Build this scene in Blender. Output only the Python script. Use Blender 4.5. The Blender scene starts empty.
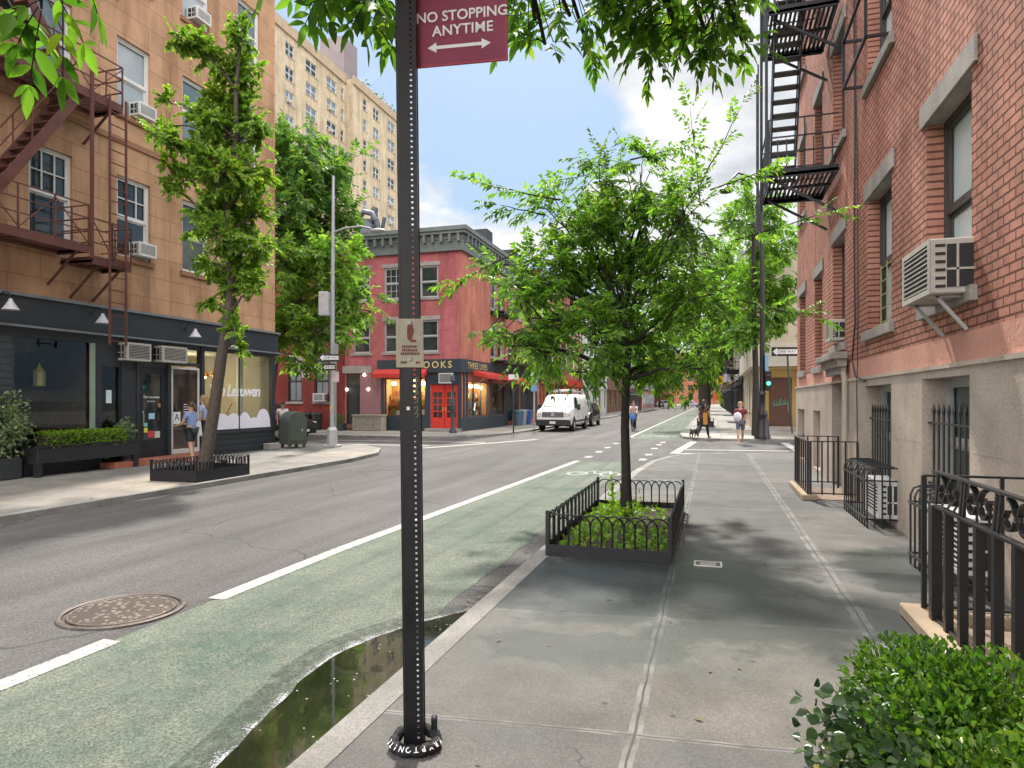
import bpy, bmesh, math, random
import numpy as np
from mathutils import Matrix, Vector
R = math.radians
PI = math.pi
random.seed(7)
rng = np.random.default_rng(7)
scene = bpy.context.scene
col = scene.collection

# ------------------------------------------------------------------ camera
F, CAMH, HOR = 660.0, 1.7, 400.0
TH = math.atan(200.0 / F)
CT, ST = math.cos(TH), math.sin(TH)
cam_d = bpy.data.cameras.new('camera')
cam = bpy.data.objects.new('camera', cam_d)
col.objects.link(cam)
cam.location = (0, 0, CAMH)
cam.rotation_euler = (PI / 2, 0, TH)
cam_d.sensor_width = 36
cam_d.lens = F / 1024 * 36
cam_d.shift_y = (HOR - 384) / 1024
cam_d.clip_start = 0.05
cam_d.clip_end = 3000
scene.camera = cam


def at(u, v, D):
    """world point seen at (u, v) at depth D: used to read places off the survey of the photo"""
    r = (u - 512) / F * D
    return Vector((CT * r - ST * D, ST * r + CT * D, CAMH + (HOR - v) / F * D))


# ------------------------------------------------------------------ materials
class NT:
    def __init__(s, name):
        s.m = bpy.data.materials.new(name)
        s.m.use_nodes = True
        s.t = s.m.node_tree
        s.t.nodes.clear()
        s.out = s.t.nodes.new('ShaderNodeOutputMaterial')

    def n(s, typ, props=None, **inp):
        nd = s.t.nodes.new('ShaderNode' + typ)
        for k, v in (props or {}).items():
            setattr(nd, k, v)
        for k, v in inp.items():
            key = int(k[1:]) if k[0] == 'i' and k[1:].isdigit() else k.replace('_', ' ')
            s.set(nd.inputs[key], v)
        return nd

    def set(s, sock, v):
        if isinstance(v, bpy.types.NodeSocket):
            s.t.links.new(v, sock)
        elif isinstance(v, bpy.types.Node):
            s.t.links.new(v.outputs[0], sock)
        elif isinstance(v, (tuple, list)) and len(v) == 3 and sock.type == 'RGBA':
            sock.default_value = (*v, 1)
        else:
            sock.default_value = v

    def pos(s):
        return s.n('NewGeometry').outputs['Position']

    def obj(s):
        return s.n('TexCoord').outputs['Object']

    def noise(s, vec, scale, detail=4, rough=.55):
        return s.n('TexNoise', None, Vector=vec, Scale=scale, Detail=detail, Roughness=rough).outputs['Fac']

    def ramp(s, fac, stops):
        r = s.n('ValToRGB', None, Fac=fac)
        e = r.color_ramp.elements
        while len(e) < len(stops):
            e.new(0.5)
        for k, (p, c) in enumerate(stops):
            e[k].position = p
            e[k].color = (*c, 1) if len(c) == 3 else c
        return r.outputs[0]

    def mix(s, f, a, b, mode='MIX'):
        return s.n('MixRGB', {'blend_type': mode}, i0=f, i1=a, i2=b).outputs[0]

    def math(s, op, a, b=0.0, c=0.0, clamp=False):
        return s.n('Math', {'operation': op, 'use_clamp': clamp}, i0=a, i1=b, i2=c).outputs[0]

    def bump(s, h, strength, dist=.02, normal=None):
        b = s.n('Bump', None, Height=h, Strength=strength, Distance=dist)
        if normal is not None:
            s.set(b.inputs['Normal'], normal)
        return b.outputs[0]

    def bsdf(s, color, rough=.6, metal=0.0, normal=None, spec=.5, **kw):
        b = s.n('BsdfPrincipled')
        s.set(b.inputs['Base Color'], color)
        s.set(b.inputs['Roughness'], rough)
        s.set(b.inputs['Metallic'], metal)
        s.set(b.inputs['Specular IOR Level'], spec)
        if normal is not None:
            s.set(b.inputs['Normal'], normal)
        for k, v in kw.items():
            s.set(b.inputs[k.replace('_', ' ')], v)
        return b

    def done(s, sh):
        s.t.links.new(sh.outputs[0] if isinstance(sh, bpy.types.Node) else sh, s.out.inputs[0])
        return s.m


def plain(name, c, rough=.55, metal=0.0, var=.18, scale=6, bump=.0, bscale=40, spec=.5):
    """paint, metal, stone ...: base colour with soft wear noise at two sizes"""
    t = NT(name)
    p = t.pos()
    a = t.noise(p, scale, 5)
    b = t.noise(p, scale * 9, 3)
    f = t.math('ADD', t.math('MULTIPLY', a, .7), t.math('MULTIPLY', b, .3))
    lo = tuple(max(0, x * (1 - var)) for x in c)
    hi = tuple(min(1, x * (1 + var)) for x in c)
    cc = t.ramp(f, [(.3, lo), (.7, hi)])
    rr = t.math('MULTIPLY_ADD', a, .25, rough - .12)
    nm = t.bump(t.noise(p, bscale, 4), bump, .02) if bump else None
    return t.done(t.bsdf(cc, rr, metal, nm, spec))


def glow(name, c, strength):
    t = NT(name)
    e = t.n('Emission', None, Color=c, Strength=strength)
    return t.done(e)


def glass_opaque(name, c, c2, rough=.04, spec=.6):
    """window pane in front of a dim room: dark, glossy, a little uneven"""
    t = NT(name)
    p = t.pos()
    f = t.noise(p, .9, 3)
    cc = t.ramp(f, [(.35, c), (.65, c2)])
    nm = t.bump(t.noise(p, 1.6, 2), .02, .05)
    return t.done(t.bsdf(cc, rough, 0, nm, spec))


def glass_clear(name, tint=(.8, .85, .82), refl=1.33):
    t = NT(name)
    tr = t.n('BsdfTransparent', None, Color=tint)
    gl = t.n('BsdfGlossy', None, Color=(.9, .9, .9), Roughness=.02)
    bf = t.n('NewGeometry').outputs['Backfacing']
    fr = t.n('Fresnel', None, IOR=t.math('MULTIPLY_ADD', bf, 1 / refl - refl, refl))      # same reflectance from both sides of a thin pane
    f = t.math('MULTIPLY', fr.outputs[0], 1.0, clamp=True)
    mx = t.n('MixShader')
    t.set(mx.inputs[0], f)
    t.set(mx.inputs[1], tr)
    t.set(mx.inputs[2], gl)
    return t.done(mx)


def brick(name, axis, c1, c2, mortar, bw=.215, rh=.076, ms=.011, var=.25, bump=.5, soot=.2, flat=0.0, streaks=.55):
    """running bond in metres; axis 'Y' for walls along Y, 'X' for walls along X"""
    t = NT(name)
    p = t.pos()
    sp = t.n('SeparateXYZ', None, Vector=p)
    cb = t.n('CombineXYZ', None, X=sp.outputs['Y' if axis == 'Y' else 'X'], Y=sp.outputs['Z'])
    wob = t.n('TexNoise', None, Vector=p, Scale=9.0, Detail=2.0)
    v = t.n('VectorMath', {'operation': 'MULTIPLY_ADD'}, i0=wob.outputs['Color'], i1=(.012, .012, 0), i2=cb.outputs[0])
    b = t.n('TexBrick', {'offset': .5}, Vector=v.outputs[0], Color1=c1, Color2=c2, Mortar=mortar, Scale=1.0,
            Mortar_Size=ms, Mortar_Smooth=.35, Bias=0.0, Brick_Width=bw, Row_Height=rh)
    big = t.noise(p, .55, 5, .6)
    mid = t.noise(p, 3.2, 4)
    fine = t.noise(p, 45, 4)
    cc = t.mix(.75, b.outputs['Color'], t.ramp(mid, [(.3, (1 - var,) * 3), (.7, (1 + var * .4,) * 3)]), 'MULTIPLY')
    cc = t.mix(soot, cc, t.ramp(big, [(.35, (.5, .45, .42)), (.6, (1, 1, 1))]), 'MULTIPLY')
    stv = t.n('VectorMath', {'operation': 'MULTIPLY'}, i0=p, i1=(1.7, 1.7, .16))
    streak = t.noise(stv.outputs[0], 1.0, 6, .65)
    cc = t.mix(streaks, cc, t.ramp(streak, [(.38, (.55, .5, .47)), (.52, (1, 1, 1)), (.68, (1.18, 1.16, 1.14))]), 'MULTIPLY')
    patch = t.n('TexVoronoi', None, Vector=t.n('VectorMath', {'operation': 'MULTIPLY'}, i0=p, i1=(.9, .9, .6)).outputs[0], Scale=.55).outputs['Color']
    cc = t.mix(.22, cc, t.ramp(patch, [(.2, (.8, .8, .8)), (.8, (1.15, 1.15, 1.15))]), 'MULTIPLY')
    cc = t.mix(.35, cc, t.ramp(fine, [(.3, (.7, .7, .7)), (.7, (1.15, 1.15, 1.15))]), 'MULTIPLY')
    if flat:
        cc = t.mix(flat, cc, c1)
    h = t.math('MULTIPLY_ADD', b.outputs['Fac'], -1.0, t.math('MULTIPLY', fine, .35))
    return t.done(t.bsdf(cc, .85, 0, t.bump(h, bump, .012), .25))


def leafy(name, c1, c2, trans=.45, rough=.45, tcol=None):
    t = NT(name)
    g = t.n('NewGeometry')
    rnd = g.outputs['Random Per Island']
    f = t.math('MULTIPLY_ADD', t.math('SUBTRACT', t.noise(g.outputs['Position'], 1.1, 3), .5), .9, rnd, clamp=True)
    old = tuple(x * y for x, y in zip(c2, (1.35, .95, .8)))
    cc = t.ramp(f, [(.0, c1), (.5, tuple((a + b) / 2 for a, b in zip(c1, c2))), (.93, c2), (1, old)])
    d = t.bsdf(cc, rough, 0, None, .35)
    tc = t.mix(1.0, cc, tcol or (1.6, 1.8, .75), 'MULTIPLY')
    tr = t.n('BsdfTranslucent', None, Color=tc)
    mx = t.n('MixShader', None, i0=trans, i1=d, i2=tr)
    return t.done(mx)


# ------------------------------------------------------------------ mesh builder
def frame(loc=(0, 0, 0), rz=0.0):
    return Matrix.Translation(loc) @ Matrix.Rotation(rz, 4, 'Z')


class MB:
    def __init__(s, M=None):
        s.v, s.f, s.mi, s.M = [], [], [], M or Matrix.Identity(4)

    def add(s, vs, fs, mi=0):
        b = len(s.v)
        M = s.M
        s.v += [tuple(M @ Vector(v)) for v in vs]
        s.f += [tuple(b + i for i in f) for f in fs]
        s.mi += [mi] * len(fs)
        return s

    def box(s, x0, y0, z0, x1, y1, z1, mi=0):
        x0, x1 = sorted((x0, x1)); y0, y1 = sorted((y0, y1)); z0, z1 = sorted((z0, z1))
        return s.add([(x0, y0, z0), (x1, y0, z0), (x1, y1, z0), (x0, y1, z0), (x0, y0, z1), (x1, y0, z1), (x1, y1, z1), (x0, y1, z1)],
                     [(0, 3, 2, 1), (4, 5, 6, 7), (0, 1, 5, 4), (1, 2, 6, 5), (2, 3, 7, 6), (3, 0, 4, 7)], mi)

    def quad(s, a, b, c, d, mi=0):
        return s.add([a, b, c, d], [(0, 1, 2, 3)], mi)

    def tube(s, pts, r, n=6, mi=0, closed=False):
        pts = [Vector(p) for p in pts]
        k = len(pts)
        rs = r if isinstance(r, (list, tuple)) else [r] * k
        vs, fs = [], []
        prev = None
        for i, p in enumerate(pts):
            if closed:
                d = pts[(i + 1) % k] - pts[i - 1]
            else:
                d = pts[min(i + 1, k - 1)] - pts[max(i - 1, 0)]
            d = d.normalized() if d.length > 1e-9 else Vector((0, 0, 1))
            if prev is None:
                a = Vector((0, 0, 1)) if abs(d.z) < .9 else Vector((1, 0, 0))
                u = d.cross(a).normalized()
            else:
                u = (prev - d * prev.dot(d))
                u = u.normalized() if u.length > 1e-6 else d.orthogonal().normalized()
            prev = u
            w = d.cross(u)
            for j in range(n):
                an = 2 * PI * (j + .5) / n
                vs.append(p + (u * math.cos(an) + w * math.sin(an)) * rs[i])
        m = k if closed else k - 1
        for i in range(m):
            for j in range(n):
                a, b = i * n + j, i * n + (j + 1) % n
                c, d_ = ((i + 1) % k) * n + (j + 1) % n, ((i + 1) % k) * n + j
                fs.append((a, b, c, d_))
        if not closed:
            fs.append(tuple(range(n - 1, -1, -1)))
            fs.append(tuple(range((k - 1) * n, k * n)))
        return s.add(vs, fs, mi)

    def bar(s, p, q, w, h=None, mi=0):
        """rectangular bar; h is the vertical size"""
        p, q = Vector(p), Vector(q)
        h = h or w
        d = (q - p).normalized()
        a = Vector((0, 0, 1)) if abs(d.z) < .95 else Vector((0, 1, 0))
        u = d.cross(a).normalized() * (w / 2)
        t = u.cross(d).normalized() * (h / 2)
        vs = [p - u - t, p + u - t, p + u + t, p - u + t, q - u - t, q + u - t, q + u + t, q - u + t]
        return s.add(vs, [(0, 1, 2, 3), (7, 6, 5, 4), (0, 4, 5, 1), (1, 5, 6, 2), (2, 6, 7, 3), (3, 7, 4, 0)], mi)

    def lathe(s, prof, c=(0, 0, 0), n=16, mi=0, sy=1.0):
        vs, fs = [], []
        for r, z in prof:
            for j in range(n):
                a = 2 * PI * j / n
                vs.append((c[0] + r * math.cos(a), c[1] + r * math.sin(a) * sy, c[2] + z))
        for i in range(len(prof) - 1):
            for j in range(n):
                fs.append((i * n + j, i * n + (j + 1) % n, (i + 1) * n + (j + 1) % n, (i + 1) * n + j))
        fs.append(tuple(range(n - 1, -1, -1)))
        fs.append(tuple(range((len(prof) - 1) * n, len(prof) * n)))
        return s.add(vs, fs, mi)

    def sphere(s, c, r, n=10, m=6, mi=0, sc=(1, 1, 1)):
        vs, fs = [], []
        for i in range(m + 1):
            t = PI * i / m
            for j in range(n):
                a = 2 * PI * j / n
                vs.append((c[0] + r * sc[0] * math.sin(t) * math.cos(a), c[1] + r * sc[1] * math.sin(t) * math.sin(a), c[2] - r * sc[2] * math.cos(t)))
        for i in range(m):
            for j in range(n):
                fs.append((i * n + j, i * n + (j + 1) % n, (i + 1) * n + (j + 1) % n, (i + 1) * n + j))
        return s.add(vs, fs, mi)

    @staticmethod
    def ccw(poly):
        a = sum(p[0] * q[1] - q[0] * p[1] for p, q in zip(poly, list(poly[1:]) + [poly[0]]))
        return list(poly) if a > 0 else list(poly)[::-1]

    def prism(s, poly, z0, z1, mi=0, side=None):
        poly = s.ccw(poly)
        n = len(poly)
        vs = [(x, y, z0) for x, y in poly] + [(x, y, z1) for x, y in poly]
        s.add(vs, [tuple(range(n - 1, -1, -1)), tuple(range(n, 2 * n))], mi)
        return s.add(vs, [(i, (i + 1) % n, n + (i + 1) % n, n + i) for i in range(n)], mi if side is None else side)

    def sheet(s, poly, z, mi=0):
        poly = s.ccw(poly)
        return s.add([(x, y, z) for x, y in poly], [tuple(range(len(poly)))], mi)

    def xzprism(s, poly, y0, y1, mi=0):
        n = len(poly)
        vs = [(x, y0, z) for x, z in poly] + [(x, y1, z) for x, z in poly]
        s.add(vs, [tuple(range(n)), tuple(range(2 * n - 1, n - 1, -1))], mi)
        return s.add(vs, [((i + 1) % n, i, n + i, n + (i + 1) % n) for i in range(n)], mi)

    def wall(s, x0, x1, z0, z1, holes, depth=.22, y=0.0, mi=0, rmi=None):
        """facade sheet in the plane y with real openings and their reveals going in (+y)"""
        rmi = mi if rmi is None else rmi
        xs = sorted({x0, x1, *[min(max(h[i], x0), x1) for h in holes for i in (0, 2)]})
        zs = sorted({z0, z1, *[min(max(h[i], z0), z1) for h in holes for i in (1, 3)]})
        for a, b in zip(xs, xs[1:]):
            for c, d in zip(zs, zs[1:]):
                mx, mz = (a + b) / 2, (c + d) / 2
                if any(h[0] < mx < h[2] and h[1] < mz < h[3] for h in holes):
                    continue
                s.quad((a, y, c), (b, y, c), (b, y, d), (a, y, d), mi)
        for a, c, b, d in [h[:4] for h in holes]:
            e = y + depth
            s.quad((a, y, c), (a, e, c), (b, e, c), (b, y, c), rmi)
            s.quad((a, y, d), (b, y, d), (b, e, d), (a, e, d), rmi)
            s.quad((a, y, c), (a, y, d), (a, e, d), (a, e, c), rmi)
            s.quad((b, y, c), (b, e, c), (b, e, d), (b, y, d), rmi)
        return s

    def mesh(s, name, mats, smooth=False, bevel=0.0, bseg=1):
        me = bpy.data.meshes.new(name)
        me.from_pydata(s.v, [], s.f)
        mats = mats if isinstance(mats, (list, tuple)) else [mats]
        for m in mats:
            me.materials.append(m)
        if len(mats) > 1:
            me.polygons.foreach_set('material_index', s.mi)
        if bevel:
            bm = bmesh.new()
            bm.from_mesh(me)
            bmesh.ops.remove_doubles(bm, verts=bm.verts, dist=1e-5)
            es = [e for e in bm.edges if len(e.link_faces) == 2 and e.calc_face_angle(0) > .6]
            bmesh.ops.bevel(bm, geom=es, offset=bevel, segments=bseg, affect='EDGES', clamp_overlap=True)
            bm.to_mesh(me)
            bm.free()
        if smooth:
            me.polygons.foreach_set('use_smooth', [True] * len(me.polygons))
            if hasattr(me, 'set_sharp_from_angle'):
                me.set_sharp_from_angle(angle=R(50))
        me.update()
        return me

    def build(s, name, mats, parent=None, loc=None, smooth=False, bevel=0.0, bseg=1):
        return link(name, s.mesh(name, mats, smooth, bevel, bseg), parent, loc)


def link(name, me, parent=None, loc=None):
    o = bpy.data.objects.new(name, me)
    col.objects.link(o)
    if parent is not None:
        o.parent = parent
    if loc is not None:
        o.location = loc
    return o


def tag(o, label=None, cat=None, group=None, kind=None):
    if label: o['label'] = label
    if cat: o['category'] = cat
    if group: o['group'] = group
    if kind: o['kind'] = kind
    return o


def thing(name, label, cat, loc=(0, 0, 0), rz=0.0, group=None):
    o = link(name, None)
    o.location = loc
    o.rotation_euler = (0, 0, rz)
    return tag(o, label, cat, group)


def structure(o):
    o['kind'] = 'structure'
    return o


def dup(o, parent=None, loc=None, rz=None, label=None, group=None):
    c = o.copy()
    col.objects.link(c)
    if parent is not None: c.parent = parent
    if loc is not None: c.location = loc
    if rz is not None: c.rotation_euler = (0, 0, rz)
    if label: c['label'] = label
    if group: c['group'] = group
    for ch in list(o.children):
        dup(ch, c)
    return c


_txt = {}


def text_mesh(s, size, mat, extrude=.002, shear=0.0, bold=0.0, spacing=1.0):
    k = (s, size, mat.name, extrude, shear, bold, spacing)
    if k not in _txt:
        cu = bpy.data.curves.new('lettering', 'FONT')
        cu.body, cu.size, cu.extrude, cu.shear, cu.offset, cu.space_character = s, size, extrude, shear, bold, spacing
        cu.align_x, cu.align_y, cu.resolution_u = 'CENTER', 'CENTER', 3
        o = bpy.data.objects.new('lettering', cu)
        col.objects.link(o)
        dg = bpy.context.evaluated_depsgraph_get()
        me = bpy.data.meshes.new_from_object(o.evaluated_get(dg))
        bpy.data.objects.remove(o)
        bpy.data.curves.remove(cu)
        me.materials.clear()
        me.materials.append(mat)
        me.name = 'lettering'
        _txt[k] = me
    return _txt[k]


def text(s, size, mat, parent, M, name='lettering', **kw):
    """M places the xz facade plane: text reads along local x, up is z, faces -y"""
    o = link(name, text_mesh(s, size, mat, **kw), parent)
    o.matrix_basis = M @ Matrix.Rotation(PI / 2, 4, 'X')
    return o


def T(x, y, z):
    return Matrix.Translation((x, y, z))


# ------------------------------------------------------------------ foliage
def leaf_mesh(name, P, D, N, L, W, mat, fold=.25, droop=.15, detail=1):
    """one mesh of many separate leaf blades. P base points, D directions, N rough normals"""
    P, D, N = np.asarray(P, float), np.asarray(D, float), np.asarray(N, float)
    n = len(P)
    D = D / np.maximum(np.linalg.norm(D, axis=1, keepdims=True), 1e-9)
    S = np.cross(D, N)
    S = S / np.maximum(np.linalg.norm(S, axis=1, keepdims=True), 1e-9)
    N = np.cross(S, D)
    L = np.asarray(L).reshape(-1, 1) * np.ones((n, 1))
    W = np.asarray(W).reshape(-1, 1) * np.ones((n, 1))
    if detail == 1:
        prof = [(0, 0, 0), (.42, -.5, fold), (1, 0, 0), (.42, .5, fold)]
        faces = [(0, 1, 2), (0, 2, 3)]
    else:
        prof = [(0, 0, 0), (.2, -.34, fold * .7), (.48, -.5, fold), (.78, -.3, fold * .6), (1, 0, 0), (.78, .3, fold * .6), (.48, .5, fold), (.2, .34, fold * .7),
                (.3, 0, 0), (.65, 0, 0)]
        faces = [(0, 1, 8), (1, 2, 9, 8), (2, 3, 9), (3, 4, 9), (4, 5, 9), (5, 6, 9), (6, 7, 8, 9), (7, 0, 8)]
    k = len(prof)
    V = np.empty((n, k, 3))
    for i, (a, b, c) in enumerate(prof):
        V[:, i] = P + D * L * a + S * W * b + N * W * c
        V[:, i, 2] -= (droop * L * a * a)[:, 0]
    V = V.reshape(-1, 3)
    base = (np.arange(n) * k)[:, None]
    me = bpy.data.meshes.new(name)
    loops, starts, totals = [], [], []
    tot = [len(f) for f in faces]
    flat = np.concatenate([np.array(f) for f in faces])
    loops = (base + flat[None, :]).reshape(-1)
    totals = np.tile(np.array(tot), n)
    starts = np.concatenate([[0], np.cumsum(totals)[:-1]])
    me.vertices.add(len(V))
    me.vertices.foreach_set('co', V.reshape(-1))
    me.loops.add(len(loops))
    me.loops.foreach_set('vertex_index', loops.astype(np.int32))
    me.polygons.add(len(totals))
    me.polygons.foreach_set('loop_start', starts.astype(np.int32))
    me.polygons.foreach_set('loop_total', totals.astype(np.int32))
    me.materials.append(mat)
    me.update(calc_edges=True)
    me.validate()
    return me


def spray(P0, d, length, pairs, leaf, droop, out, terminal=True, jitter=.25):
    """a twig or leaf stalk with leaf blades in pairs; appends to out = [P, D, N, L], returns its centre line"""
    d = Vector(d).normalized()
    p = Vector(P0)
    side = d.cross(Vector((0, 0, 1)))
    side = side.normalized() if side.length > .05 else Vector((1, 0, 0))
    ax = Matrix.Rotation(random.uniform(-.9, .9), 3, d)
    side = ax @ side
    up = side.cross(d)
    pts = [p.copy()]
    for i in range(pairs):
        t = (i + 1) / pairs
        d = (d + Vector((0, 0, -droop / pairs))).normalized()
        p = p + d * (length / pairs)
        pts.append(p.copy())
        for sgn in (-1, 1):
            ld = (side * sgn * random.uniform(.75, 1.0) + d * random.uniform(.45, .9) + Vector((random.uniform(-jitter, jitter), random.uniform(-jitter, jitter), random.uniform(-jitter, jitter) - droop * .25)))
            out[0].append(p); out[1].append(ld); out[2].append(up + Vector((random.uniform(-.4, .4), random.uniform(-.4, .4), .2)))
            out[3].append(leaf * random.uniform(.5, 1.25) * (1.0 - .35 * abs(t - .5)))
    if terminal:
        out[0].append(p); out[1].append(d); out[2].append(up); out[3].append(leaf)
    return pts


def curve_pts(a, b, sag, n=6, wob=.06):
    a, b = Vector(a), Vector(b)
    L = (b - a).length
    ps = []
    for i in range(n + 1):
        t = i / n
        p = a.lerp(b, t)
        p.z += sag * math.sin(PI * t)
        if 0 < i < n:
            p += Vector((random.uniform(-1, 1), random.uniform(-1, 1), random.uniform(-1, 1))) * wob * L * .5
        ps.append(p)
    return ps


def tree(name, label, trunk_pts, trunk_r, blobs, leafmat, barkmat, leaf=.12, aspect=.4, spray_len=.45, pairs=6, droop=.5,
         per_blob=60, twig_r=.006, group=None, detail=1, tips=None, limb_r=.4, fork_at=None, foldv=.25, lift=.15, taper=.45):
    """tapered trunk with limbs to every foliage mass, twigs through its volume, leaf blades along the twigs"""
    base = Vector(trunk_pts[0])
    root = thing(name, label, 'tree', base, 0, group)
    off = -base
    mb = MB(Matrix.Translation(off))
    tp = [Vector(p) for p in trunk_pts]
    n = len(tp)
    flare = [trunk_r * (1 - taper * i / max(n - 1, 1)) for i in range(n)]
    flare[0] = trunk_r * 1.3
    mb.tube(tp, flare, 10)
    out = [[], [], [], []]
    for bl in blobs:
        c, r = Vector(bl[0]), bl[1]
        cnt = int((bl[2] if len(bl) > 2 else per_blob))
        # nearest trunk point that is lower than the mass
        best = min(range(n), key=lambda i: (tp[i] - c).length + (3 * max(0, tp[i].z - c.z + .3)) + (99 if fork_at is not None and i < fork_at else 0))
        a = tp[best]
        lp = curve_pts(a, c, lift * (c - a).length * .5, 7, .05)
        L = (c - a).length
        r0 = min(flare[best] * .62, trunk_r * limb_r * (.5 + .5 * min(1, L / 2.5)))
        mb.tube(lp, [r0 * (1 - .75 * i / 7) for i in range(8)], 6)
        sub = []
        for q in range(max(2, cnt // 9)):
            s0 = lp[random.choice((4, 5, 6, 7))]
            e = c + Vector(rng.normal(0, 1, 3)).normalized() * r * random.uniform(.5, .95)
            sp = curve_pts(s0, e, .05 * r, 4, .08)
            mb.tube(sp, [twig_r * 2.4, twig_r * 2, twig_r * 1.6, twig_r * 1.3, twig_r], 4)
            sub.append(sp)
        for q in range(cnt):
            sp = random.choice(sub)
            i = random.choice((1, 2, 2, 3, 3, 4, 4))
            p = sp[i] + Vector(rng.normal(0, 1, 3)) * r * .1
            d = (p - c)
            d = d.normalized() * .8 + Vector(rng.normal(0, .6, 3))
            if d.length < .1: d = Vector((0, 0, 1))
            pts = spray(p, d, spray_len * random.uniform(.6, 1.2), pairs, leaf, droop, out)
            if detail > 1 or random.random() < .5:
                mb.tube(pts[::2] if len(pts) > 3 else pts, twig_r * .7, 3)
    for a, b in (tips or []):
        pts = curve_pts(a, b, .0, 5, .03)
        mb.tube(pts, [twig_r * 2.2, twig_r * 2, twig_r * 1.7, twig_r * 1.4, twig_r, twig_r * .6], 4)
        L = (Vector(b) - Vector(a)).length
        for k in range(1, 6):
            for sg in range(2):
                d = (pts[k] - pts[k - 1]).normalized() + Vector(rng.normal(0, .35, 3))
                spray(pts[k], d, spray_len * .8, max(3, pairs - 1), leaf, droop * .8, out)
    mb.build('trunk', barkmat, root, smooth=True)
    P = np.array([tuple(v) for v in out[0]]) + np.array(off)
    L = np.array(out[3])
    me = leaf_mesh('crown', P, np.array([tuple(v) for v in out[1]]), np.array([tuple(v) for v in out[2]]), L, L * aspect, leafmat, foldv, .18, detail)
    link('crown', me, root)
    return root


def bush_leaves(name, pts, nrm, leaf, aspect, mat, parent, spread=.7, detail=1):
    D = np.asarray(nrm) + rng.normal(0, spread, (len(pts), 3))
    N = rng.normal(0, 1, (len(pts), 3)) + np.array([0, 0, .6])
    L = leaf * rng.uniform(.65, 1.25, len(pts))
    return link(name, leaf_mesh(name, pts, D, N, L, L * aspect, mat, .25, .1, detail), parent)
# ------------------------------------------------------------------ light and sky
SUN = Vector((-0.20, 0.72, 1.0)).normalized()
world = bpy.data.worlds.new('World')
scene.world = world
world.use_nodes = True
wt = world.node_tree
wt.nodes.clear()


def wn(typ, props=None, **inp):
    nd = wt.nodes.new('ShaderNode' + typ)
    for k, v in (props or {}).items():
        setattr(nd, k, v)
    for k, v in inp.items():
        key = int(k[1:]) if k[0] == 'i' and k[1:].isdigit() else k.replace('_', ' ')
        sck = nd.inputs[key]
        if isinstance(v, bpy.types.NodeSocket):
            wt.links.new(v, sck)
        elif isinstance(v, tuple) and sck.type == 'RGBA' and len(v) == 3:
            sck.default_value = (*v, 1)
        else:
            sck.default_value = v
    return nd


wo = wn('OutputWorld')
sky = wn('TexSky', {'sky_type': 'NISHITA', 'sun_disc': False, 'sun_elevation': math.asin(SUN.z),
                    'sun_rotation': math.atan2(SUN.x, SUN.y), 'air_density': 1.0, 'dust_density': 2.2, 'ozone_density': 1.4})
tc = wn('TexCoord').outputs['Generated']
sep = wn('SeparateXYZ', None, Vector=tc)
# cumulus: noise on a flattened sky plane, drawn out towards the horizon
zz = wn('Math', {'operation': 'ADD'}, i0=sep.outputs['Z'], i1=.28).outputs[0]
px = wn('Math', {'operation': 'DIVIDE'}, i0=sep.outputs['X'], i1=zz).outputs[0]
py = wn('Math', {'operation': 'DIVIDE'}, i0=sep.outputs['Y'], i1=zz).outputs[0]
pl = wn('CombineXYZ', None, X=px, Y=py, Z=.37).outputs[0]
n1 = wn('TexNoise', None, Vector=pl, Scale=2.1, Detail=9.0, Roughness=.58, Distortion=.15).outputs['Fac']
n2 = wn('TexNoise', None, Vector=pl, Scale=5.2, Detail=6.0, Roughness=.6).outputs['Fac']
def dirblob(u, v, ang, amt):
    d = (at(u, v, 10) - Vector((0, 0, CAMH))).normalized()
    dt = wn('VectorMath', {'operation': 'DOT_PRODUCT'}, i0=tc, i1=tuple(d)).outputs['Value']
    return wn('MapRange', {'interpolation_type': 'SMOOTHSTEP'}, Value=dt, From_Min=math.cos(R(ang)), From_Max=1.0, To_Min=0.0, To_Max=amt).outputs[0]
cov = n1
# unseen bright cloud added overhead and behind the viewpoint, as fill for the facades
back = wn('VectorMath', {'operation': 'DOT_PRODUCT'}, i0=tc, i1=(ST * .8, -CT * .8, .6)).outputs['Value']
over = wn('MapRange', {'interpolation_type': 'SMOOTHSTEP'}, Value=back, From_Min=.05, From_Max=.6, To_Min=0.0, To_Max=.3).outputs[0]
cov = wn('Math', {'operation': 'ADD'}, i0=cov, i1=over).outputs[0]
for b in ((450, 215, 9, .2), (560, 225, 8, .14), (690, 120, 14, .24), (760, 60, 12, .18), (610, 90, 6, .12), (560, 90, 11, -.24), (500, 130, 11, -.26), (740, 330, 12, .3)):
    cov = wn('Math', {'operation': 'ADD'}, i0=cov, i1=dirblob(*b)).outputs[0]
cm = wn('ValToRGB', None, Fac=cov)
cm.color_ramp.elements[0].position = .50
cm.color_ramp.elements[1].position = .62
cl = wn('ValToRGB', None, Fac=n2)
cl.color_ramp.elements[0].position = .32
cl.color_ramp.elements[0].color = (1.35, 1.42, 1.54, 1)
cl.color_ramp.elements[1].position = .62
cl.color_ramp.elements[1].color = (2.15, 2.15, 2.15, 1)
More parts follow.
